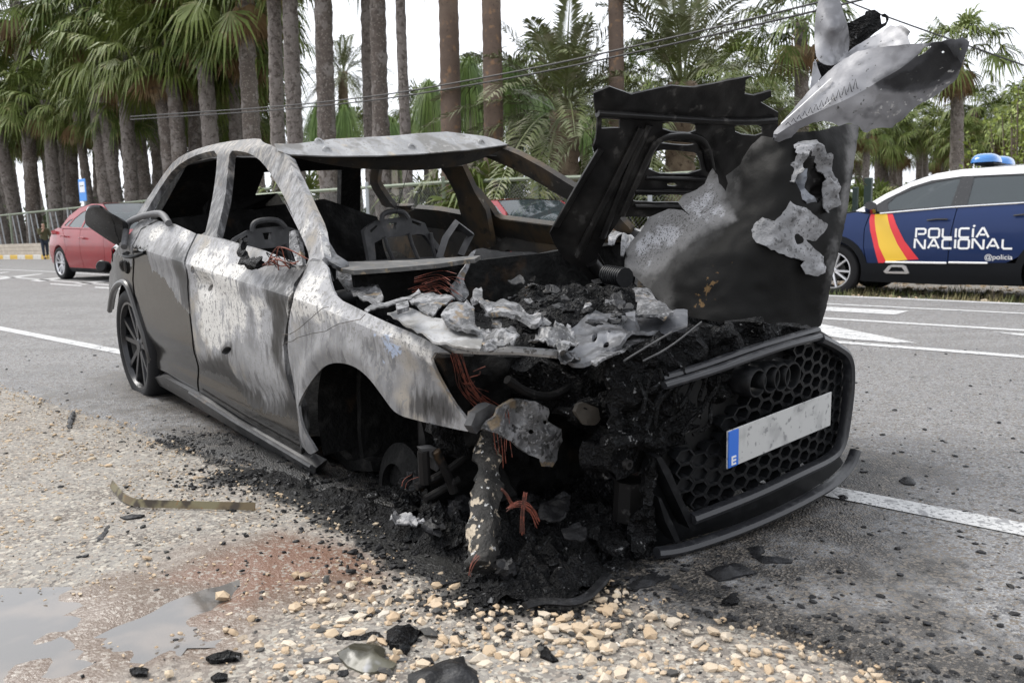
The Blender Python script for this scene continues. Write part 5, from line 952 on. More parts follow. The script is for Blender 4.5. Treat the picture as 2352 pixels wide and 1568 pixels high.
def lettering(word, x0, x1, z0, z1, nm, wt=.21):
    H_ = z1-z0; gap = .34; tot = sum(GL[c][0] for c in word)+gap*(len(word)-1); k = abs(x1-x0)/tot; u0 = 0.
    for c in word:
        mb = MB()
        for li, pl_ in enumerate(GL[c][1]):
            P = np.array([((u0+u)*k, v*H_) for u, v in pl_]); n = len(P); hw = wt*H_*.5; Lf = []; Rt = []; cl_ = np.allclose(P[0], P[-1])
            for i in range(n):
                a_ = P[i]-P[i-1] if i else (P[0]-P[-2] if cl_ else P[1]-P[0]); b_ = P[i+1]-P[i] if i < n-1 else (P[1]-P[0] if cl_ else P[-1]-P[-2])
                a_ = a_/np.linalg.norm(a_); b_ = b_/np.linalg.norm(b_); t_ = a_+b_; t_ /= np.linalg.norm(t_); nn = np.array([-t_[1], t_[0]]); m_ = hw/max(nn@np.array([-a_[1], a_[0]]), .5)
                Lf.append(P[i]+nn*m_); Rt.append(P[i]-nn*m_)
            Q = np.array(Lf+Rt); V = np.array([(x0-u, float(B_.y(x0-u, z0+v))+.006+.001*li, z0+v) for u, v in Q]); mb.add(V, [(i, i+1, n+i+1, n+i) for i in range(n-1)])
        mb.build(nm, m_white, pol, smooth=False); u0 += GL[c][0]+gap
lettering('POLICJA', -1.07, -1.90, .795, .905, 'door_letter'); lettering('NACIONAL', -1.06, -2.16, .66, .77, 'door_letter')
# round-eyed small lettering below
Mt = Matrix(((-1, 0, 0, -2.02), (0, 0, 1, .928), (0, 1, 0, .555), (0, 0, 0, 1)))
text_mesh('@policia', .085, m_white, 'door_lettering', pol, Mt)
# red hatchbacks
def hatch(name, label, M_):
    r = thing(name, label, 'car', mat=M_)
    b = Body(r, [.15, .2, .5, .7, .9, 1.0, 1.2, 1.42], [.80, .84, .89, .89, .85, .81, .70, .58], 1.3, 2.15)
    mr = m_redp
    b.panel('rear_wing', [(.30, .45), (.42, .62), (.30, .80), (.12, .98), (-.15, 1.0), (-.40, .95), (-.60, .80), (-.68, .5), (-.6, .3), (-.42, .30)]+arc(0, .31, .36, 180, 25), mr)
    d1 = b.panel('rear_door', [(.31, .45), (.43, .62), (.31, .80), (.16, .97), (.6, .965), (1.02, .955), (1.06, .7), (1.08, .24), (.40, .24)], mr)
    d2 = b.panel('front_door', [(1.03, .955), (1.07, .7), (1.09, .24), (2.05, .24), (2.12, .6), (2.05, .92), (1.6, .945)], mr)
    b.panel('front_wing', [(2.06, .92), (2.13, .6), (2.06, .24), (2.33, .24)]+arc(2.70, .31, .36, 195, -10)+[(3.35, .3), (3.4, .55), (3.2, .76), (2.6, .88)], mr)
    b.panel('sill', [(.38, .16), (2.32, .16), (2.32, .235), (.38, .235)], m_trim, off=.004)
    w1 = [(.36, 1.02), (.50, 1.17), (.72, 1.28), (1.02, 1.335), (1.0, .99), (.6, 1.0)]; w2 = [(1.06, .99), (1.08, 1.335), (1.5, 1.34), (1.85, 1.20), (2.15, .99), (1.6, .975)]; w0 = [(.14, 1.04), (.30, 1.02), (.44, 1.17), (.28, 1.13)]
    b.panel('window_frame', [(.0, 1.0), (.16, .985), (1.02, .965), (2.28, .93), (1.9, 1.24), (1.5, 1.41), (1.0, 1.43), (.5, 1.37), (.15, 1.22)], mr, holes=[w0, w1, w2])
    for q in (w0, w1, w2): b.panel('side_window', q, m_glass, off=-.008, th=.004)
    for sd in (1, -1):
        for x, z, d_ in ((.24, .84, d1), (1.12, .80, d2)): MB().tube([(x, sd*.905, z), (x+.1, sd*.92, z+.008), (x+.2, sd*.905, z-.005)], .016, 8).build('door_handle', mr, d_[0 if sd > 0 else 1])
        MB().tube([(-.55, sd*.70, .86), (-.38, sd*.80, .90), (-.2, sd*.86, .92)], .05, 8, flat=.7).build('tail_lamp', m_tail, r); MB().tube(smooth_poly([(2.0, sd*.88, .98), (2.0, sd*.98, 1.0), (2.0, sd*1.04, 1.02)], 1, False), .07, 10, flat=.7).build('door_mirror', mr, r)
        MB().tube([(3.3, sd*.55, .66), (3.1, sd*.74, .70), (2.85, sd*.80, .74)], .05, 8, flat=.7).build('headlamp', m_glass, r)
    b.top('roof', [(.02, 1.28, .56), (.4, 1.385, .58), (1.0, 1.435, .58), (1.5, 1.42, .58)], mr, .02); b.top('windscreen', [(1.5, 1.41, .57), (1.95, 1.18, .64), (2.35, .93, .70)], m_glass, .02); b.top('bonnet', [(2.33, .93, .72), (2.9, .85, .74), (3.3, .72, .68), (3.42, .55, .64)], mr, .03)
    b.top('rear_window', [(.02, 1.27, .56), (-.45, .98, .64)], m_glass, .02); b.top('tailgate', [(-.45, .985, .66), (-.66, .82, .70), (-.72, .5, .70), (-.66, .28, .68)], mr, .02); b.top('front_bumper', [(3.42, .56, .64), (3.46, .4, .64), (3.4, .2, .62)], mr, .0)
    MB().box((1.3, 0, .24), (3.6, 1.4, .12), None, .03).build('underbody', m_dark, r)
    for x in (1.5, .6):
        for y in (.36, -.36): mb = MB(); mb.box((x-.2, y, .78), (.15, .42, .55), None, .05); mb.box((x-.25, y, 1.12), (.09, .22, .15), None, .03); mb.build('seat', m_trim, r)
    for x in (0, 2.70):
        for sd in (1, -1): wheel(r, (x, sd*.775, .315), .315, .225, .20, sd, m_alloy, 5, True)
    return r
rw = gnd(*T('F', [(640, 1015)])[0]); L4 = np.array([RN[0], RN[1], 0]); F4 = np.array([RE[0], RE[1], 0]); RO = np.array([rw[0], rw[1], 0])+L4*.80
def frame(o, f, l): return Matrix([[f[0], l[0], 0, o[0]], [f[1], l[1], 0, o[1]], [0, 0, 1, o[2]], [0, 0, 0, 1]])
hatch('red_hatchback', 'shiny red hatchback driving on the road behind the wreck', frame((RO[0], RO[1], .01), F4, L4))
p2 = at(1163, 470, 14.2); R2 = np.array([p2[0], p2[1], 0]); a2 = math.radians(-60); f2 = np.array([math.cos(a2), math.sin(a2), 0]); l2 = np.array([-f2[1], f2[0], 0]); o2 = R2-f2*.75
hatch('red_hatchback', 'red hatchback whose roof shows through the burnt windscreen opening, by the fence', frame((o2[0], o2[1], -.13), f2, l2))
# ------------------------------------------------------------ person on the pavement edge, olive coat, hand raised to the face
pY = 14.2/(RN[1]+RN[0]*(105-1176)/FPX); pf = at(105, 590, pY)
per = thing('person', 'person in olive green coat and dark trousers standing by the yellow kerb', 'person', (pf[0], pf[1], float(gz(pf[0], pf[1]))+.01), math.radians(-35)); per.scale = (.94, .94, .94)
def skin_mesh(name, joints, edges, mat_, parent, sub=2):
    me = bpy.data.meshes.new(name); me.from_pydata([j[:3] for j in joints], edges, []); o = bpy.data.objects.new(name, me); COL.objects.link(o)
    md = o.modifiers.new('s', 'SKIN'); sv = me.skin_vertices[0].data if me.skin_vertices else None
    if sv is None: me.update(); bpy.context.view_layer.update(); sv = me.skin_vertices[0].data
    for v, j in zip(sv, joints): v.radius = (j[3], j[4] if len(j) > 4 else j[3])
    sv[0].use_root = True; md2 = o.modifiers.new('u', 'SUBSURF'); md2.levels = sub; md2.render_levels = sub
    dg = bpy.context.evaluated_depsgraph_get(); nm = bpy.data.meshes.new_from_object(o.evaluated_get(dg)); bpy.data.objects.remove(o)
    nm.materials.clear(); nm.materials.append(mat_); nm.polygons.foreach_set('use_smooth', [True]*len(nm.polygons)); r = bpy.data.objects.new(name, nm); COL.objects.link(r); r.parent = parent; return r
# +x is the way the person faces
J = [(0, 0, .93, .13, .16), (0, 0, 1.15, .12, .15), (0, 0, 1.36, .11, .17), (0, 0, 1.46, .055), (.02, 0, 1.53, .06), (.03, 0, 1.60, .085, .075), (.02, 0, 1.66, .06),
     (0, .19, 1.37, .06), (.02, .25, 1.12, .045), (.16, .22, .98, .036), (.22, .20, .95, .03), (0, -.19, 1.37, .06), (.08, -.24, 1.14, .045), (.20, -.12, 1.34, .036), (.19, -.07, 1.42, .03),
     (0, .09, .86, .085), (.01, .10, .48, .06), (-.02, .10, .09, .042), (.12, .11, .03, .035), (0, -.09, .86, .085), (.06, -.11, .48, .06), (.10, -.12, .09, .042), (.24, -.13, .03, .035)]
E_ = [(0, 1), (1, 2), (2, 3), (3, 4), (4, 5), (5, 6), (2, 7), (7, 8), (8, 9), (9, 10), (2, 11), (11, 12), (12, 13), (13, 14), (0, 15), (15, 16), (16, 17), (17, 18), (0, 19), (19, 20), (20, 21), (21, 22)]
m_hum = mat('skin_and_clothes', (.42, .26, .19), .6); body = skin_mesh('body', J, E_, m_hum, per)
m_coat = mat('olive_coat', (.075, .070, .035), .85, bump=[('n', 25, .3, .01)]); m_jean = mat('dark_trousers', (.02, .028, .045), .8); m_hair = mat('dark_hair', (.012, .009, .008), .6)
coat = [(0, 0, .80, .17, .20), (0, 0, 1.0, .155, .19), (0, 0, 1.2, .145, .18), (0, 0, 1.38, .12, .19), (0, 0, 1.44, .075), (0, .20, 1.385, .075), (.02, .265, 1.12, .062), (.14, .235, 1.0, .052), (0, -.20, 1.385, .075), (.085, -.255, 1.14, .062), (.185, -.15, 1.30, .052)]
skin_mesh('coat', coat, [(0, 1), (1, 2), (2, 3), (3, 4), (3, 5), (5, 6), (6, 7), (3, 8), (8, 9), (9, 10)], m_coat, body)
skin_mesh('trousers', [(0, 0, .90, .14, .17), (0, .09, .84, .10), (.01, .10, .48, .075), (-.02, .10, .12, .062), (0, -.09, .84, .10), (.06, -.11, .48, .075), (.10, -.12, .12, .062)], [(0, 1), (1, 2), (2, 3), (0, 4), (4, 5), (5, 6)], m_jean, body)
skin_mesh('hair', [(-.015, 0, 1.655, .082, .08), (-.045, 0, 1.60, .07, .075), (-.05, 0, 1.55, .05)], [(0, 1), (1, 2)], m_hair, body)
for y, x in ((.105, .02), (-.125, .15)): skin_mesh('shoe', [(x-.06, y, .05, .045), (x+.06, y, .04, .045), (x+.14, y, .03, .035)], [(0, 1), (1, 2)], m_tyre, body)
for sd, w0 in ((1, (.22, .20, .95)), (-1, (.19, -.07, 1.42))):
    up = 1 if sd < 0 else -1
    for k_ in range(5):
        off_ = (k_-2)*.016; ln = (.05, .07, .075, .07, .055)[k_]; o_ = np.array(w0)
        P = [o_+(0, off_, 0), o_+(.012, off_*1.2, up*ln*.5), o_+(-.004, off_*1.2, up*ln)] if k_ else [o_+(0, off_, 0), o_+(.02, off_*2.2, up*ln*.3), o_+(.03, off_*2.4, up*ln*.7)]
        MB().tube(P, [.010, .009, .007], 6).build('finger', m_hum, body)
sl2 = MB(); sl2.tube([(.105, 0, 1.595), (.125, 0, 1.57), (.115, 0, 1.56)], [.008, .014, .01], 8); sl2.build('nose', m_hum, body)
for y in (.03, -.03): MB().lathe([(0, .006), (.008, .003), (.010, -.004)], 8, Matrix.Translation((.108, y, 1.605)) @ Matrix.Rotation(math.radians(90), 4, 'Y')).build('eye', m_hair, body)
# ------------------------------------------------------------ loose burnt pieces on the ground, each its own thing
def onground(k, pts, h=.01): return [(*gnd(*p)[:2],) for p in T(k, pts)]
def scrap(name, label, cat, k, pts, m, h=.012, lift=.03, bsc=14, th=.005, step=.012, rough=.002, group=None):
    P = np.array(onground(k, pts)); c = P.mean(0); c3 = np.array([c[0], c[1], float(gz(*c))+(.010 if c@RN > 1.66 else .002)])
    s_ = rng.uniform(0, 50)
    def mp(Q): return np.c_[Q-c, h+lift*np.array([abs(fn3((x+s_, y, 1), bsc, 3)) for x, y in Q])]
    V2, F = cdt(P, (), step, rough); V = mp(V2); n0 = len(V)
    if h < .05: V[:, 2] *= .72*(.25+.75*sst(0, .022, sdist(V2, P)))
    V, F = thicken(V, F, th)
    if h < .05: V[n0:, :2] = V[:n0, :2]; V[n0:, 2] = -.004
    V = V+c3
    o = mk(name, V-c3, F, m); o.location = c3; return tag(o, label, cat, group)
mb = MB(); sp2 = [gnd(*p, dz=.02) for p in T('O', [(575, 530), (600, 560), (630, 600), (690, 628), (760, 634), (1000, 640), (1320, 648)])]
sp2 = np.array(smooth_poly(sp2, 2, False)); o0 = sp2.mean(0); V = []; F = []
for i, p in enumerate(sp2):
    t_ = sp2[min(i+1, len(sp2)-1)]-sp2[max(i-1, 0)]; t_ /= np.linalg.norm(t_); n_ = np.cross(t_, (0, 0, 1)); V += [p-o0+n_*.006+(0, 0, -.014), p-o0-n_*.004+(0, 0, .008), p-o0-n_*.007+(0, 0, .008), p-o0+n_*.002+(0, 0, -.016)]
for i in range(len(sp2)-1):
    for j in range(4): F.append((i*4+j, i*4+(j+1) % 4, i*4+4+(j+1) % 4, i*4+4+j))
F += [(0, 1, 2, 3), tuple(4*(len(sp2)-1)+q for q in (3, 2, 1, 0))]
so_ = mk('metal_strip', V, F, mat('yellowed_strip', (.11, .08, .04), .5, .3, layers=[('n', 6, .48, .6, (.15, .13, .07)), ('n', 9, .52, .62, (.035, .025, .015)), ('n', 25, .62, .68, (.18, .08, .02))])); so_.location = o0
tag(so_, 'long bent yellowish metal strip lying on the gravel shoulder', 'metal strip')
scrap('charred_flake', 'charred sliver on pale gravel at far left, beside the asphalt edge', 'debris', 'O', [(348, 245), (355, 200), (375, 165), (392, 172), (380, 215), (365, 255)], m_char_flake, .02, .02)
scrap('charred_flake', 'thin grey-black sliver on wet gravel left of the metal strip', 'debris', 'O', [(500, 845), (515, 810), (545, 770), (565, 752), (560, 790), (535, 830)], m_char_flake, .008, .015)
scrap('charred_flake', 'flat dark flake just below the bent metal strip', 'debris', 'O', [(620, 712), (680, 698), (750, 700), (730, 712), (660, 722)], m_char_flake, .008, .012)
scrap('charred_lump', 'black ragged lump beside the shallow puddle, bottom left', 'debris', 'O', [(1065, 1445), (1130, 1420), (1200, 1410), (1250, 1425), (1240, 1450), (1150, 1460), (1090, 1462)], m_char, .02, .03)
scrap('charred_lump', 'small black lump on gravel at the bottom edge left of centre', 'debris', 'O', [(1090, 1545), (1130, 1522), (1180, 1530), (1175, 1555), (1110, 1560)], m_char, .015, .02)
scrap('charred_lump', 'pair of fused black crumbs on gravel at the bottom left', 'debris', 'O', [(670, 1505), (700, 1492), (770, 1500), (760, 1530), (700, 1530)], m_char, .012, .02)
scrap('bronzed_shell_piece', 'bronze-tinted cracked shell fragment at bottom centre', 'debris', 'P', [(372, 1010), (430, 975), (530, 950), (640, 955), (690, 1000), (680, 1050), (760, 1080), (740, 1110), (620, 1135), (540, 1140), (440, 1100), (390, 1050)], mat('bronzed_shell', (.045, .042, .03), .3, layers=[('n', 5, .45, .6, (.10, .095, .07), .4), ('n', 9, .62, .7, (.30, .30, .31), .5)], bump=[('n', 12, .5, .01)]), .02, .05, 7)
scrap('flat_slat', 'dull metal slat under the bronze fragment', 'metal strip', 'P', [(150, 1040), (400, 1030), (830, 1035), (830, 1056), (400, 1062), (150, 1066)], m_seat, .008, .0, step=.02, rough=0)
scrap('charred_lump', 'big black clump just above the bronze fragment', 'debris', 'P', [(700, 870), (760, 850), (850, 860), (935, 862), (900, 910), (850, 960), (830, 1020), (760, 1000), (690, 940)], m_char, .025, .05)
scrap('charred_lump', 'black lacy crust left of the big clump above the bronze fragment', 'debris', 'P', [(345, 905), (400, 890), (520, 895), (600, 865), (660, 870), (680, 910), (600, 935), (480, 930), (380, 925)], m_char, .012, .03)
scrap('charred_sheet', 'large flat black sheet cut off by the bottom edge', 'debris', 'P', [(835, 1150), (930, 1115), (1030, 1070), (1100, 1050), (1200, 1030), (1230, 1090), (1290, 1130), (1290, 1230), (840, 1230)], m_char_flake, .012, .03, 8)
scrap('charred_flake', 'small black flake between the bronze fragment and the large sheet', 'debris', 'P', [(885, 1065), (940, 1035), (990, 1045), (1005, 1075), (930, 1082)], m_char_flake, .012, .02)
scrap('charred_sheet', 'dark smooth leaf propped in the middle of the plastic heap', 'debris', 'P', [(1690, 380), (1720, 300), (1800, 250), (1900, 230), (1890, 330), (1860, 420), (1760, 430), (1700, 400)], m_char_flake, .11, .06, 8)
scrap('charred_sheet', 'fan-shaped dark leaf at the front of the plastic heap', 'debris', 'P', [(1845, 500), (1890, 440), (1960, 420), (2005, 470), (2000, 530), (1930, 550), (1860, 545)], m_char_flake, .10, .05, 8)
mb = MB(); tp = smooth_poly([gnd(*p, dz=.02) for p in T('P', [(1600, 690), (1700, 660), (1800, 660), (1900, 672), (2000, 640), (2080, 560), (2140, 490)])], 2, False); o0 = np.array(tp).mean(0)
mb.tube(np.array(tp)-o0, .014, 8, flat=.6); o = mb.build('rubber_seal', m_char_flake); o.location = o0; tag(o, 'curved black rubber seal along the front rim of the plastic heap', 'rubber seal')
scrap('charred_flake', 'wrinkled black flake nearest below the middle of the grille', 'debris', 'Q', [(580, 985), (640, 965), (720, 935), (780, 930), (820, 955), (870, 985), (800, 995), (720, 1020), (660, 1028)], m_char_flake, .015, .035, 10)
scrap('charred_flake', 'angular black flake on asphalt, farther back below the grille', 'debris', 'Q', [(820, 840), (900, 832), (915, 860), (890, 885), (980, 890), (1070, 910), (1060, 925), (900, 925), (850, 890)], m_char_flake, .010, .02)
scrap('charred_lump', 'black wedge-shaped lump on asphalt, lowest of those below the grille', 'debris', 'Q', [(672, 1160), (700, 1125), (740, 1098), (772, 1130), (765, 1155), (720, 1165)], m_char, .02, .03)
scrap('charred_flake', 'long flat flake beside the heap at the left end of the splitter', 'debris', 'Q', [(145, 1060), (200, 1020), (260, 990), (330, 970), (310, 1000), (390, 1005), (260, 1060), (200, 1072)], m_char_flake, .012, .02)
scrap('charred_lump', 'lone black lump on clean asphalt by the white edge line, right', 'debris', 'Q', [(1655, 465), (1680, 448), (1720, 447), (1750, 475), (1740, 490), (1690, 485)], m_char_flake, .018, .02)
scrap('charred_lump', 'black shard on asphalt just below the right end of the splitter', 'debris', 'Q', [(1310, 550), (1340, 540), (1385, 560), (1375, 575), (1330, 572)], m_char, .012, .02)
scrap('charred_lump', 'black chunk on pale pebbles right of the rubber seal', 'debris', 'P', [(1690, 980), (1740, 970), (1770, 1010), (1820, 1060), (1780, 1070), (1700, 1030)], m_char, .018, .03)
scrap('charred_lump', 'black chunk on pebbles just below the rubber seal', 'debris', 'P', [(1645, 740), (1700, 712), (1730, 730), (1725, 790), (1690, 805), (1680, 765)], m_char, .015, .025)
scrap('ash_flake', 'whitish ash flake on black char left of the burnt upright', 'debris', 'P', [(720, 260), (760, 205), (830, 225), (900, 240), (950, 270), (870, 285), (800, 268)], m_torn, .05, .04, 20, step=.008)
# ------------------------------------------------------------ palms
m_fan = mat('fan_leaf', (.070, .102, .022), .55, spec=.22, layers=[('o', .2, .9, (.105, .135, .028)), ('n', .9, .46, .62, (.125, .16, .038)), ('n', 3, .55, .66, (.19, .19, .07))]); m_dead = mat('dead_leaf', (.19, .115, .05), .8, layers=[('n', 1.5, .45, .65, (.26, .19, .11)), ('n', 4, .55, .7, (.09, .055, .03))])
m_feather = mat('feather_leaf', (.11, .13, .045), .5, spec=.25, layers=[('n', .7, .42, .6, (.15, .165, .09)), ('n', 2.5, .53, .64, (.21, .205, .13))]); m_pony = mat('weeping_leaf', (.11, .19, .035), .5, layers=[('n', 1.2, .4, .65, (.19, .27, .06)), ('n', 4, .6, .75, (.06, .11, .025))])
m_gtrunk = mat('grey_palm_bark', (.17, .148, .135), .9, layers=[('o', .2, .9, (.11, .088, .074)), ('n', 2.5, .46, .62, (.21, .187, .172)), ('n', 9, .5, .62, (.085, .07, .06)), ('n', 22, .57, .66, (.29, .26, .23))], bump=[('n', 20, .6, .03)])
m_btrunk = mat('brown_palm_bark', (.12, .085, .065), .9, layers=[('n', 1.5, .4, .65, (.17, .125, .095)), ('n', 6, .55, .7, (.25, .15, .085)), ('n', 25, .6, .7, (.07, .05, .04))], bump=[('n', 16, .4, .02)])
m_dtrunk = mat('date_palm_bark', (.17, .125, .085), .9, layers=[('n', 3, .4, .65, (.28, .22, .15)), ('n', 12, .5, .68, (.09, .06, .04))], bump=[('n', 25, .6, .02)])
m_ptrunk = mat('pale_trunk', (.40, .35, .29), .9, layers=[('n', 3, .4, .65, (.50, .45, .38)), ('n', 9, .55, .7, (.24, .19, .14))], bump=[('n', 18, .6, .03)])
def trunk_mesh(h, r0, r1, style, bend=.0, seed=0, flare=1.25):
    nr = int(h/.11); na = 26; V = []; F = []; rs = np.random.default_rng(seed)
    ph = rs.uniform(0, 6)
    for i in range(nr+1):
        t = i/nr; z = h*t; r = r0+(r1-r0)*t; r *= 1+(flare-1)*math.exp(-z/.5); cx = bend*math.sin(t*2.2+ph); cy = bend*math.cos(t*1.7+ph)
        for j in range(na):
            a = 2*math.pi*j/na
            if style == 'boot': k = .16*((math.sin(a*6+i*.9) > .1)*abs(math.sin(a*6+i*.9)))*(.6+.4*math.sin(i*1.9))+rs.uniform(-.06, .10)
            elif style == 'ring': k = .025*math.sin(i*2.2)+rs.uniform(-.02, .02)
            else: k = .20*max(0, math.sin(a*5+i*1.3)*math.sin(a*5-i*1.3))+rs.uniform(-.04, .06)
            V.append((cx+r*(1+k)*math.cos(a), cy+r*(1+k)*math.sin(a), z))
    for i in range(nr):
        for j in range(na): F.append((i*na+j, i*na+(j+1) % na, (i+1)*na+(j+1) % na, (i+1)*na+j))
    F.append(tuple(nr*na+j for j in range(na))); return V, F, (bend*math.sin(2.2+ph), bend*math.cos(1.7+ph))
def nrmz(v): return v/max(np.linalg.norm(v), 1e-9)
def fan_leaves(n, R, seed, el0, el1, dead=False, nseg=23):
    rs = np.random.default_rng(seed); V = []; F = []
    for i in range(n):
        t = (i+.5)/n; el = math.radians(el0+(el1-el0)*t+rs.uniform(-8, 8)); az = i*2.399+rs.uniform(-.3, .3); L = R*rs.uniform(.8, 1.1)
        o = np.array([math.cos(az), math.sin(az), 0]); d = o*math.cos(el)+np.array([0, 0, math.sin(el)])
        pet = .95*L*(1 if not dead else .5); p0 = o*.12; p1 = p0+d*pet*.6+(0, 0, .03); p2 = p0+d*pet+np.array([0, 0, -.12*L]); b = len(V); s = nrmz(np.cross(d, (0, 0, 1.0001)))
        V += [p0-s*.02, p0+s*.02, p1-s*.016, p1+s*.016, p2-s*.012, p2+s*.012]; F += [(b, b+1, b+3, b+2), (b+2, b+3, b+5, b+4)]
        dd = nrmz(p2-p1); s = nrmz(np.cross(dd, (0, 0, 1.0001))); up = np.cross(s, dd); tw = rs.uniform(-.5, .5); s, up = s*math.cos(tw)+up*math.sin(tw), up*math.cos(tw)-s*math.sin(tw)
        for k in range(nseg):
            u = -1+2*k/(nseg-1); a = u*math.radians(112 if not dead else 60); q = dd*math.cos(a)+s*math.sin(a)+up*(-.18*abs(u)+rs.uniform(-.06, .06)); q = nrmz(q); l = L*.82*(.72+.28*math.cos(a))*rs.uniform(.85, 1.1)
            dr = (.42 if not dead else .15)*l*rs.uniform(.5, 1.6); m_ = p2+q*l*.55+(0, 0, -dr*.25); e_ = p2+q*l*.92+(0, 0, -dr*1.3); w_ = l*.036*(1 if not dead else .8); sd = nrmz(np.cross(q, up)); b = len(V)
            V += [p2-sd*w_*.25, p2+sd*w_*.25, m_-sd*w_, m_+sd*w_, e_]; F += [(b, b+1, b+3, b+2), (b+2, b+3, b+4)]
    return np.array(V), F
def feather_leaves(n, R, seed, el0=85, el1=-25, nl=48, hang=.55):
    rs = np.random.default_rng(seed); V = []; F = []
    for i in range(n):
        t = (i+.5)/n; el = math.radians(el0+(el1-el0)*t+rs.uniform(-8, 8)); az = i*2.399+rs.uniform(-.25, .25); L = R*rs.uniform(.85, 1.1); o = np.array([math.cos(az), math.sin(az), 0]); d = o*math.cos(el)+np.array([0, 0, math.sin(el)])
        ts = np.linspace(0, 1, 9); P = np.array([o*.15+d*L*q+np.array([0, 0, -1.])*hang*L*q*q*(.45+.55*math.cos(el)) for q in ts]); s = nrmz(np.cross(d, (0, 0, 1.0001))); b = len(V)
        for q, p in zip(ts, P): w_ = .03*(1-.8*q); V += [p-s*w_, p+s*w_]
        F += [(b+2*j, b+2*j+1, b+2*j+3, b+2*j+2) for j in range(8)]
        for j in range(nl):
            q = .16+.84*(j+.5)/nl; k = min(int(q*8), 7); p = P[k]+(P[k+1]-P[k])*(q*8-k); tg = nrmz(P[k+1]-P[k]); up = nrmz(np.cross(s, tg)); ll = L*.16*math.sin(math.pi*min(.12+q*.85, .97))**.6*rs.uniform(.8, 1.15)
            for sg in (-1, 1):
                v = nrmz(tg*.75+s*sg*.8+up*rs.uniform(.05, .5)); wd = nrmz(np.cross(v, up))*.018*(L/3.); e_ = p+v*ll+(0, 0, -.25*ll*rs.uniform(.3, 1.6)); m_ = p+v*ll*.5; b = len(V); V += [p, m_-wd, m_+wd, e_]; F += [(b, b+1, b+3, b+2)]
    return np.array(V), F
def weep_leaves(n, R, seed):
    rs = np.random.default_rng(seed); V = []; F = []
    for i in range(n):
        az = rs.uniform(0, 6.283); el = math.radians(rs.uniform(15, 80)); L = R*rs.uniform(.7, 1.15); o = np.array([math.cos(az), math.sin(az), 0]); d = o*math.cos(el)+np.array([0, 0, math.sin(el)]); s = np.cross(o, (0, 0, 1.)); b = len(V); w_ = .008*R; dr_ = rs.uniform(.45, 1.15)
        ts = (0, .25, .5, .75, 1)
        for q in ts: p = d*L*.6*q+np.array([0, 0, -1.])*L*dr_*q*q; V += [p-s*w_*(1-.7*q), p+s*w_*(1-.7*q)]
        F += [(b+2*j, b+2*j+1, b+2*j+3, b+2*j+2) for j in range(4)]
    return np.array(V), F
def palm(name, label, kind, loc, h, seed, R=1.15, r0=.24, r1=.19, group=None, style='boot', tm=None, bend=.12, nl=38, skirt=14, rz=0., el=(82, -35)):
    r = thing(name, label, 'palm tree', loc, rz, group); V, F, (cx, cy) = trunk_mesh(h, r0, r1, style, bend, seed); mk('trunk', V, F, tm or m_gtrunk, r, sharp=0)
    top = np.array([cx, cy, h-.05])
    if kind == 'fan':
        V, F = fan_leaves(nl, R, seed+1, *el); mk('crown', V+top, F, m_fan, r, smooth=False)
        if skirt: V, F = fan_leaves(skirt, R*.85, seed+2, -45, -86, True); mk('dead_leaves', V+top+(0, 0, -.1), F, m_dead, r, smooth=False)
    elif kind == 'feather': V, F = feather_leaves(nl, R, seed+1, *el); mk('crown', V+top, F, m_feather, r, smooth=False)
    else: V, F = weep_leaves(nl, R, seed+1); mk('crown', V+top, F, m_pony, r, smooth=False)
    return r
def spot(px, Y): p = at(px, 512, Y); return (p[0], p[1], float(gz(p[0], p[1]))-.02)
def ztop(py, px, Y): return at(px, py, Y)[2]
# the large trunks nearest the fence (crowns above the frame)
near = [(650, 38, 'boot', 'first of the big grey fan palm trunks right of the left grove'), (697, 42, 'boot', 'second big grey fan palm trunk, over the right rear of the wreck'), (768, 48, 'boot', 'third big grey fan palm trunk, above the wreck roof, left part'), (870, 40, 'boot', 'left of two overlapping grey fan palm trunks above the roof centre'), (893, 44, 'boot', 'right of two overlapping grey fan palm trunks above the roof centre'), (947, 28, 'boot', 'slender pale fan palm trunk just right of the overlapping pair'),
        (1033, 50, 'ring', 'smooth grey-brown palm trunk, left of the smooth pair above the roof'), (1128, 48, 'ring', 'smooth red-brown palm trunk, right of the smooth pair above the roof'), (1405, 38, 'ring', 'tall brown palm trunk behind the two date palms')]
near = [(px, (13.3 if i not in (3, 8) else 14.6)/(RN[1]+RN[0]*(px-1176)/FPX), w_, sty, lab) for i, (px, w_, sty, lab) in enumerate(near)]
near = [(px, Y, w_*Y/FPX/2*(.84 if sty == 'boot' else .98), sty, lab) for px, Y, w_, sty, lab in near]
for i, (px, Y, r_, sty, lab) in enumerate(near):
    s_ = spot(px, Y); palm('fan_palm', lab, 'fan', s_, 8.6+.5*(i % 3)-(0 if i != 5 else .9), 100+i*7, 1.25, r_, r_*.82, 'large palms behind the fence', sty, m_gtrunk if sty == 'boot' else m_btrunk, .10, 30, 10 if i not in (6, 7) else 4)
s_ = spot(1296, 18.5); palm('date_palm', 'date palm with stout pineapple trunk left of the raised bonnet', 'feather', s_, ztop(256, 1296, 18.5)-s_[2], 31, 3.4, .30, .29, 'date palms', 'diamond', m_dtrunk, .03, 44, 0)
s_ = spot(1563, 18.5); palm('date_palm', 'date palm showing above and through the bonnet frame', 'feather', s_, ztop(190, 1563, 18.5)-s_[2], 47, 3.5, .30, .29, 'date palms', 'diamond', m_dtrunk, .03, 48, 0)
s_ = spot(2186, 30.); palm('fan_palm', 'lone slender fan palm standing free against the sky, right', 'fan', s_, ztop(120, 2222, 30)-s_[2], 61, 1.25, .23, .17, None, 'boot', m_gtrunk, .15, 34, 12)
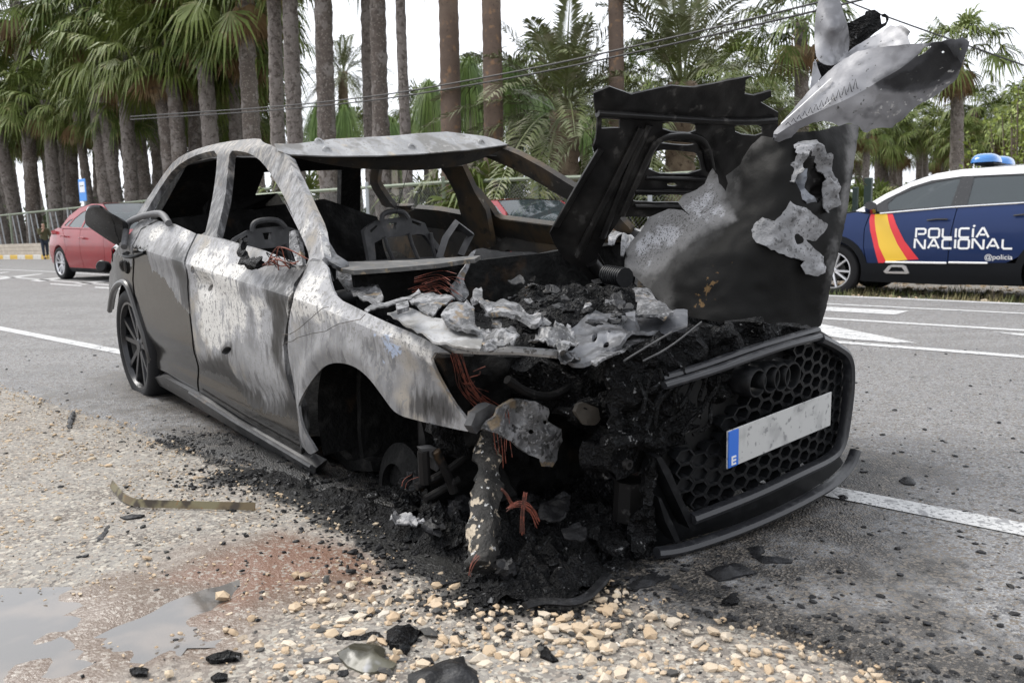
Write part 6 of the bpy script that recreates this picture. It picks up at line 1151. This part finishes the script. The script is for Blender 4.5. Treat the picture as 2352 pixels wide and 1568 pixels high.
# grove on the left: three built palms, copied
gl = 'fan palms of the dense grove on the left'; glab = 'grey-trunked fan palm in the dense grove on the left behind the wall'
proto = [palm('fan_palm', glab, 'fan', (0, 0, 0), h, 200+k, R, .25, .20, gl, 'boot', None, .2, nl, sk) for k, (h, R, nl, sk) in enumerate(((8.2, 1.5, 42, 14), (9.4, 1.45, 42, 18), (6.6, 1.4, 40, 12), (7.4, 1.55, 44, 10)))]
rs = np.random.default_rng(5); used = [0]*4; cand = []
for px in (-40, 6, 38, 62, 92, 118, 150, 178, 205, 236, 262, 290, 325, 352, 385, 415, 450, 478, 512, 545, 580, 612): cand.append((px+rs.uniform(-6, 6), rs.uniform(16.6, 19)))
for px in range(-30, 640, 34): cand.append((px+rs.uniform(-16, 16), rs.uniform(20, 26)))
ords = ['first', 'second', 'third', 'fourth', 'fifth', 'sixth', 'seventh', 'eighth', 'ninth', 'tenth', 'eleventh', 'twelfth', 'thirteenth', 'fourteenth', 'fifteenth', 'sixteenth', 'seventeenth', 'eighteenth', 'nineteenth', 'twentieth', 'twenty-first', 'twenty-second']
cand = [(px, d_/(RN[1]+RN[0]*(px-1176)/FPX)) for px, d_ in cand]
for i, (px, Y) in enumerate(cand):
    k = int(rs.integers(0, 4)); s_ = spot(px, Y); sc = rs.uniform(.95, 1.2)*(1.22 if px < 200 else 1.12); rz = rs.uniform(0, 6.28)
    if px > 560: sc *= .9
    if not used[k]: proto[k].matrix_world = Matrix.Translation(Vector(s_)) @ Matrix.Rotation(rz, 4, 'Z') @ Matrix.Diagonal((sc, sc, sc, 1)); used[k] = 1; ob = proto[k]
    else: ob = dup(proto[k], s_, rz, (sc*rs.uniform(.8, 1.15), sc*rs.uniform(.8, 1.15), sc))
    ob.matrix_world = ob.matrix_world @ Matrix.Rotation(rs.uniform(-.07, .07), 4, 'X') @ Matrix.Rotation(rs.uniform(-.07, .07), 4, 'Y')
    ob['label'] = ('%s grey fan palm from the left in the front row of the left grove' % ords[i]) if i < 22 else 'grey fan palm in the back row of the left grove'
# farther rows, centre and right
gr = 'fan palms of the far rows'; grl = 'distant fan palm in the far rows behind the fence'
fp_ = [palm('fan_palm', grl, 'fan', (0, 0, 0), h, 300+k, 1.3, .24, .19, gr, 'boot', None, .15, 34, sk) for k, (h, sk) in enumerate(((7.2, 16), (6.0, 26)))]
first = [True, True]; far = []
for px, Y in ((822, 44), (985, 40), (1000, 52), (1075, 46), (1120, 38), (1190, 44), (1225, 52), (1250, 36), (1345, 40), (1440, 44), (1475, 34), (1500, 48), (1640, 40), (1690, 34), (1725, 48), (1780, 36), (1825, 30), (1860, 44), (740, 56), (860, 60), (920, 52)): far.append((px, Y, 1.0))
for px in range(1940, 2420, 22): far.append((px+rs.uniform(-9, 9), rs.uniform(42, 66), rs.uniform(.8, 1.0)))
for px, Y, s0 in far:
    k = int(rs.integers(0, 2)); s_ = spot(px, Y); sc = s0*rs.uniform(.9, 1.1); rz = rs.uniform(0, 6.28)
    if first[k]: fp_[k].matrix_world = Matrix.Translation(Vector(s_)) @ Matrix.Rotation(rz, 4, 'Z') @ Matrix.Diagonal((sc, sc, sc, 1)); first[k] = False
    else: dup(fp_[k], s_, rz, sc)
s_ = spot(800, 40); palm('date_palm', 'distant date palm with grey-green crown seen between the big trunks', 'feather', s_, ztop(165, 795, 40)-s_[2], 77, 2.6, .22, .2, 'date palms', 'diamond', m_dtrunk, .05, 40, 0)
# weeping pony-tail palms
gw = 'weeping pale-trunked palms behind the fence'
pw = [palm('weeping_palm', 'x', 'weep', (0, 0, 0), 2.6, 400+k, R, .17, .10, gw, 'boot', m_ptrunk, .06, n, 0) for k, (R, n) in enumerate(((1.35, 900), (1.5, 1000)))]
ws = [(805, 30, 190, 'yellow-green weeping palm between third big trunk and overlapping pair'), (745, 30, 205, 'yellow-green weeping palm half hidden by the third big trunk'), (1000, 26, 150, 'weeping palm between the slender trunk and smooth grey-brown trunk'), (1085, 23, 85, 'bright green weeping palm between the two smooth trunks'), (1180, 21, 110, 'bright green weeping palm with shaggy pale trunk right of the smooth pair'), (1245, 24, 190, 'green weeping palm left of the date palm trunk'), (1345, 27, 250, 'yellowish weeping palm right of the stout date palm trunk'), (1440, 26, 260, 'green weeping palm hidden behind the bonnet frame'), (905, 34, 180, 'dark green weeping palm behind the overlapping trunks')]
for i, (px, Y, py, lab) in enumerate(ws):
    s_ = spot(px, Y); hh = ztop(py, px, Y)-s_[2]; sc = (1.15 if i > 2 else 1.0, 1.15 if i > 2 else 1.0, hh/2.9); k = i % 2; s2 = (min(sc[0], 1.3), min(sc[1], 1.3), max(.7, min(sc[2], 1.9)))
    if i < 2: pw[k].matrix_world = Matrix.Translation(Vector(s_)) @ Matrix.Diagonal((*s2, 1)); pw[k]['label'] = lab
    else: dup(pw[k], s_, rs.uniform(0, 6.28), s2, lab)
# low dwarf palms and shrubs
gd = 'dwarf fan palms along the fence'
pd_ = palm('dwarf_palm', 'dwarf fan palm seen through the windscreen opening beside the red car', 'fan', spot(1140, 17.6), .9, 500, 1.15, .2, .2, gd, 'boot', m_dtrunk, 0, 44, 16, 0., (80, -15))
for px, Y, sc, lab in ((1990, 24, .9, 'dwarf palm left of the prickly pear, behind the police car bonnet'), (2030, 30, 1.0, 'dwarf palm clump behind the prickly pear'), (2105, 27, .9, 'dwarf palm behind the police car windscreen'), (2150, 33, .9, 'dwarf palm at the foot of the lone slender palm'), (2280, 36, .9, 'dwarf palm behind the police roof lights'), (1010, 21, 1.0, 'dwarf palm beside the fence post seen through the wreck'), (1330, 20, 1.0, 'dwarf palm at the foot of the date palm'), (700, 24, 1.1, 'dwarf palm seen through the rear of the wreck'), (1480, 20, 1.1, 'dwarf palm seen through the bonnet frame, left'), (1620, 21, 1.2, 'dwarf palm seen through the bonnet frame, right')):
    s_ = spot(px, Y); dup(pd_, s_, rs.uniform(0, 6.28), sc, lab)
# undergrowth and far greenery reading as one mass
m_bush = mat('undergrowth', (.045, .060, .022), .6, layers=[('n', .6, .4, .65, (.09, .125, .04)), ('n', 2, .55, .7, (.13, .15, .06))])
def leaf_mass(name, boxes, n, size, seed, m, **kw):
    r_ = np.random.default_rng(seed); V = []; F = []
    for (c, rad) in boxes:
        for i in range(n):
            u = r_.normal(0, 1, 3); u /= np.linalg.norm(u); p = np.array(c)+u*np.array(rad)*r_.uniform(.55, 1.05)
            if p[2] < c[2]-rad[2]: continue
            a = r_.normal(0, 1, 3); a /= np.linalg.norm(a); b_ = nrmz(np.cross(a, r_.normal(0, 1, 3))); l = size*r_.uniform(.6, 1.4); b = len(V); V += [p, p+a*l*.5+b_*l*.22, p+a*l, p+a*l*.5-b_*l*.22]; F.append((b, b+1, b+2, b+3))
    return mk(name, V, F, m, None, smooth=False)
bx_ = []
for px in range(-60, 2420, 30):
    for d_ in (18., 27.):
        Y = (d_+rs.uniform(-.8, 3))/(RN[1]+RN[0]*(px-1176)/FPX)+(14 if px > 1900 else 4); s_ = spot(px+rs.uniform(-12, 12), Y)
        if 1930 < px and rs.random() < .6: continue
        bx_.append(((s_[0], s_[1], s_[2]+.7), (1.1, .9, rs.uniform(.3, .7) if px > 1930 else rs.uniform(.7, 1.8) if px > 640 else rs.uniform(1.2, 2.4))))
for px in range(-60, 640, 26):
    for d_ in (21., 25.):
        s_ = spot(px+rs.uniform(-10, 10), d_/(RN[1]+RN[0]*(px-1176)/FPX)); bx_.append(((s_[0], s_[1], s_[2]+1.2), (1.6, 1.2, rs.uniform(1.6, 2.8))))
tag(leaf_mass('undergrowth', bx_, 130, .42, 9, m_bush), kind='stuff')
# prickly pear
m_cact = mat('cactus', (.12, .19, .10), .6, layers=[('n', 4, .4, .7, (.19, .26, .15)), ('v', 14, .0, .12, (.28, .27, .18))])
cs = spot(2022, 17.5); cac = thing('prickly_pear', 'grey-green prickly pear cactus behind the police car bonnet', 'cactus', cs)
def pad(c, w_, h_, ang, az, t_=.035):
    n = 12; V = []; F = []
    for i in range(n+1):
        th = math.pi*i/n
        for j in range(16):
            ph = 2*math.pi*j/16; x = math.sin(th)*math.cos(ph)*w_*(.75+.25*math.cos(th*.5)); y = math.sin(th)*math.sin(ph)*t_; z = h_*(1-math.cos(th)); x, z = x*math.cos(ang)+z*math.sin(ang), -x*math.sin(ang)+z*math.cos(ang); V.append((c[0]+x*math.cos(az)-y*math.sin(az), c[1]+x*math.sin(az)+y*math.cos(az), c[2]+z))
    for i in range(n):
        for j in range(16): F.append((i*16+j, i*16+(j+1) % 16, (i+1)*16+(j+1) % 16, (i+1)*16+j))
    mk('cactus_pad', V, F, m_cact, cac)
for c, w_, h_, a_, z_ in (((0, 0, 0), .17, .24, .1, .2), ((.05, 0, .44), .16, .22, .25, .4), ((.0, 0, .45), .15, .21, -.4, .1), ((.18, .02, .82), .15, .23, .35, .3), ((.12, 0, .86), .13, .22, -.1, .7), ((-.18, 0, .8), .15, .2, -.3, 0.), ((-.3, .1, .1), .17, .22, -.5, .5), ((-.45, .1, .45), .15, .2, -.1, .3), ((.3, 0, .3), .15, .2, .6, .2), ((.36, 0, 1.2), .13, .19, .3, .6)): pad(c, w_, h_, a_, z_)
# leafy tree at the right edge
m_leaf = mat('fresh_leaf', (.17, .22, .03), .5, layers=[('n', 1.5, .4, .65, (.26, .31, .05)), ('n', 5, .55, .7, (.10, .14, .025))]); m_bark = mat('tree_bark', (.13, .10, .08), .9, bump=[('n', 20, .5, .02)])
ts_ = spot(2345, 17.5); tr = thing('leafy_tree', 'young leafy tree with yellow-green upright shoots at the right edge', 'tree', ts_); mb = MB(); LV = []; LF = []; r_ = np.random.default_rng(3)
mb.tube([(0, 0, 0), (.05, 0, .6), (0, .05, 1.2)], [.11, .09, .07], 10)
for i in range(58):
    az = r_.uniform(0, 6.28); sp_ = r_.uniform(.15, 1.25); h1 = r_.uniform(1.6, 3.9); b0 = np.array([0, 0, r_.uniform(.5, 1.2)]); e_ = np.array([math.cos(az)*sp_, math.sin(az)*sp_, h1]); m_ = (b0+e_)*.5+np.array([math.cos(az), math.sin(az), 0])*.25*sp_; P = smooth_poly([b0, m_, e_], 2, False); mb.tube(P, [.028*(1-.85*k/len(P)) for k in range(len(P))], 5)
    for k in range(70):
        q = r_.uniform(.25, 1.0); p = P[min(int(q*len(P)), len(P)-1)]+r_.normal(0, .07, 3); a = nrmz(r_.normal(0, 1, 3)+(0, 0, .4)); b_ = nrmz(np.cross(a, r_.normal(0, 1, 3))); l = r_.uniform(.06, .12); b = len(LV); LV += [p, p+a*l*.5+b_*l*.3, p+a*l, p+a*l*.5-b_*l*.3]; LF.append((b, b+1, b+2, b+3))
mb.build('trunk', m_bark, tr); mk('crown', LV, LF, m_leaf, tr, smooth=False)
# ------------------------------------------------------------ fence, wall, kerb, sign, cables
m_green = mat('pale_green_post', (.24, .28, .21), .7, layers=[('n', 5, .5, .7, (.30, .33, .26)), ('n', 9, .62, .72, (.20, .13, .08))]); m_wire = mat('galvanised_wire', (.30, .31, .31), .5, .5); m_galv = mat('galvanised_post', (.38, .40, .41), .5, .4)
def fz(a, d=12.3): p = rd(a, d); return np.array([p[0], p[1], float(gz(p[0], p[1]))])
c0 = fz(-20); fen = thing('wire_fence', 'pale green post-and-rail fence with wire mesh along the far side of the road', 'fence', c0)
FH = 1.72; a_ = -27.9
while a_ < -5.5:
    p = fz(a_)-c0; MB().box(p+(0, 0, FH/2+.1), (.07, .07, FH+.2), None, .01).build('post', m_green if int(a_*.4) % 3 else m_galv, fen)
    q = fz(min(a_+2.5, -5.4))-c0
    MB().tube([p+(0, 0, FH+.08), q+(0, 0, FH+.08)], .038, 4).build('top_rail', m_green, fen)
    if int(a_*2) % 3 == 0: MB().tube([p+(0, 0, .9), (p+q)/2+(0, 0, .02)], .02, 5).build('brace', m_galv, fen)
    a_ += 2.5
V = []; F = []; st_ = .075; a_ = -27.9
while a_ < -7.2:
    for s in (1, -1):
        p = fz(a_)-c0; q = fz(a_+s*FH)-c0+np.array([0, 0, FH]); n_ = np.array([RN[0], RN[1], 0])*.0022; t_ = np.array([RE[0], RE[1], 0])*.0022; b = len(V); V += [p-t_, p+t_, p+n_*2, q-t_, q+t_, q+n_*2]; F += [(b, b+1, b+4, b+3), (b+1, b+2, b+5, b+4), (b+2, b, b+3, b+5)]
    a_ += st_
tag(mk('wire_mesh', V, F, m_wire, fen, smooth=False), kind='stuff')
# low block wall and painted kerb on the left
m_block = mat('cream_block', (.42, .37, .31), .9, layers=[('n', 3, .4, .65, (.50, .45, .38)), ('n', 14, .58, .7, (.28, .24, .2))], bump=[('n', 30, .5, .01)]); m_yel = mat('kerb_yellow', (.62, .40, .06), .8, layers=[('n', 8, .5, .7, (.45, .36, .18))]); m_kw = mat('kerb_white', (.60, .58, .54), .85, layers=[('n', 8, .5, .7, (.42, .40, .37))]); m_pave = mat('pavement', (.34, .31, .28), .9, layers=[('n', 5, .45, .65, (.42, .38, .34))])
ka, kd = -40., 14.4
def kz(a, d): p = rd(a, d); return np.array([p[0], p[1], float(gz(p[0], p[1]))])
k0 = kz(ka, kd); RZ = math.atan2(RE[1], RE[0]); RM = np.array(Matrix.Rotation(RZ, 3, 'Z'))
kr = mk('kerb', [(-.01, -.01, -.05), (.01, -.01, -.05), (0, .01, -.05)], [(0, 1, 2)], m_pave); kr.location = k0; tag(kr, kind='structure')
a_ = ka-14; i = 0
while a_ < -26:
    c = kz(a_, kd+.08)-k0; MB().box(c+(0, 0, .085), (.985, .16, .21), RM, .02).build('kerb_stone', m_yel if i % 2 else m_kw, kr); a_ += 1.0; i += 1
pa, pd2, pF = grid(np.arange(ka-40, -26, 2.), np.array([kd+.15, kd+.9, kd+1.6])); pv = np.outer(pa, RE)+np.outer(pd2, RN); tag(mk('pavement', np.c_[pv, gz(pv[:, 0], pv[:, 1])+.165], pF, m_pave, sharp=0), kind='structure')
wl = thing('block_wall', 'low cream block wall along the pavement on the left', 'wall', k0); a_ = ka-14
while a_ < -26:
    for j in range(3):
        c = kz(a_+(.2 if j % 2 else 0), kd+1.5)-k0; MB().box(c+(0, 0, .16+.10+j*.19), (.395+rng.uniform(-.004, .0), .18, .183), RM, .012).build('block', m_block, wl)
    a_ += .4
fl2 = thing('post_fence', 'olive post-and-rail fence with leaning grey stays on the block wall, left', 'fence', k0)
for i, a_ in enumerate(np.arange(ka-13, -26, 2.6)):
    p = kz(a_, kd+1.75)-k0; q = kz(a_+2.6, kd+1.75)-k0; MB().box(p+(0, 0, 1.2), (.08, .08, 2.3), RM, .01).build('post', m_green if i % 2 else m_galv, fl2); MB().tube([p+(0, 0, 2.3), q+(0, 0, 2.3)], .045, 4).build('top_rail', m_green, fl2)
    for dx in (.8, 1.5): s_ = p+(q-p)*dx/2.6; MB().tube([s_+(0, 0, .7), s_+np.array([RE[0], RE[1], 0])*-.45+(0, 0, 2.2)], .028, 5).build('stay', m_galv, fl2)
# bus stop sign (partly behind the marks printed over the photograph)
bs0 = spot(196, 30.); bst = thing('bus_stop_sign', 'blue and white bus stop sign on a post behind the red car', 'sign', bs0, RZ)
zt, zb = ztop(411, 196, 30)-bs0[2], ztop(462, 196, 30)-bs0[2]
MB().tube([(0, .04, 0), (0, .04, zt)], .035, 8).build('post', m_galv, bst); m_sb = mat('sign_blue', (.03, .25, .72), .4); m_sw = mat('sign_white', (.75, .77, .80), .4)
MB().box((0, 0, (zt+zb)/2), (.58, .02, zt-zb), None, .008).build('sign_panel', m_sb, bst); MB().box((0, -.013, zt-.28), (.44, .008, .36), None, .003).build('sign_field', m_sw, bst)
for x in (-.08, .08): MB().box((x, -.0185, zt-.24), (.13, .004, .03), None, .001).build('sign_mark', m_hair, bst)
# gate posts and rusty railing beyond the police car
m_dg = mat('dark_green_steel', (.03, .05, .045), .5); m_rr = mat('rusty_railing', (.15, .07, .04), .8)
g0 = spot(1975, 19.); gt = thing('gate_posts', 'pair of dark green steel gate posts behind the police car bonnet', 'gate', g0)
for dx, w_, h_ in ((-.12, .10, 1.75), (.16, .16, 1.95)): MB().box((dx, 0, h_/2), (w_, .1, h_), RM, .01).build('post', m_dg, gt)
r0 = spot(1985, 18.5); rg_ = thing('rusty_railing', 'low rusty railing beyond the police car bonnet', 'fence', r0)
for i in range(22): c = np.array([RE[0], RE[1], 0])*(i-8)*.13; MB().box(c+(0, 0, .45), (.02, .02, .9), RM).build('bar', m_rr, rg_)
MB().tube([np.array([RE[0], RE[1], 0])*-1.1+(0, 0, .8), np.array([RE[0], RE[1], 0])*1.8+(0, 0, .8)], .025, 6).build('rail', m_rr, rg_)
# overhead cables
m_cab = mat('cable', (.02, .02, .022), .6)
def cable(label, pts, d, r):
    P = []
    for px, py in pts:
        dr = raydir(px, py); t_ = d/(dr[:2]@RN); P.append(CO+dr*t_)
    P = np.array(smooth_poly(P, 3, False)); o = MB().tube(P-P[0], r, 6).build('overhead_cable', m_cab); o.location = P[0]; tag(o, label, 'cable', 'overhead cables')
cable('upper of the two sagging overhead cables across the palms', [(300, 268), (786, 236), (1194, 165), (1550, 86), (1873, 8), (2100, -50)], 10.9, .014)
cable('lower of the two sagging overhead cables across the palms', [(300, 275), (786, 244), (1194, 178), (1550, 101), (1873, 26), (2100, -30)], 10.9, .014)
cable('single cable running down to the right edge against the sky', [(1900, -25), (1945, 5), (2100, 62), (2352, 150), (2500, 205)], 10.9, .010)
# grass and stones on the verge beyond the far edge
V = []; F = []
for i in range(9000):
    a_ = rng.uniform(-8, 2); d_ = 10.4+abs(rng.normal(0, 1.6)); p = rd(a_, d_); cl_ = noise.noise(Vector((p[0]*.9, p[1]*.9, 3)))
    if cl_ < .02: continue
    z = float(gz(*p)); l = rng.uniform(.04, .16); t_ = rng.uniform(0, 6.28); dx = np.array([math.cos(t_), math.sin(t_)])*l*.5; w_ = np.array([-math.sin(t_), math.cos(t_)])*.006; b = len(V); V += [(*(p-w_), z), (*(p+w_), z), (*(p+dx), z+l)]; F.append((b, b+1, b+2))
tag(mk('verge_grass', V, F, mat('verge_grass', (.10, .13, .04), .7, layers=[('n', 1.2, .45, .6, (.24, .21, .10))]), smooth=False), kind='stuff')
q, a, d = ground_spots(2500, -9, 2, 10.35, 15); pebbles('verge_stones', np.c_[q, gz(q[:, 0], q[:, 1])], rng.gamma(2, .011, len(q))+.006, rng.random(len(q))*.7, m_stone)
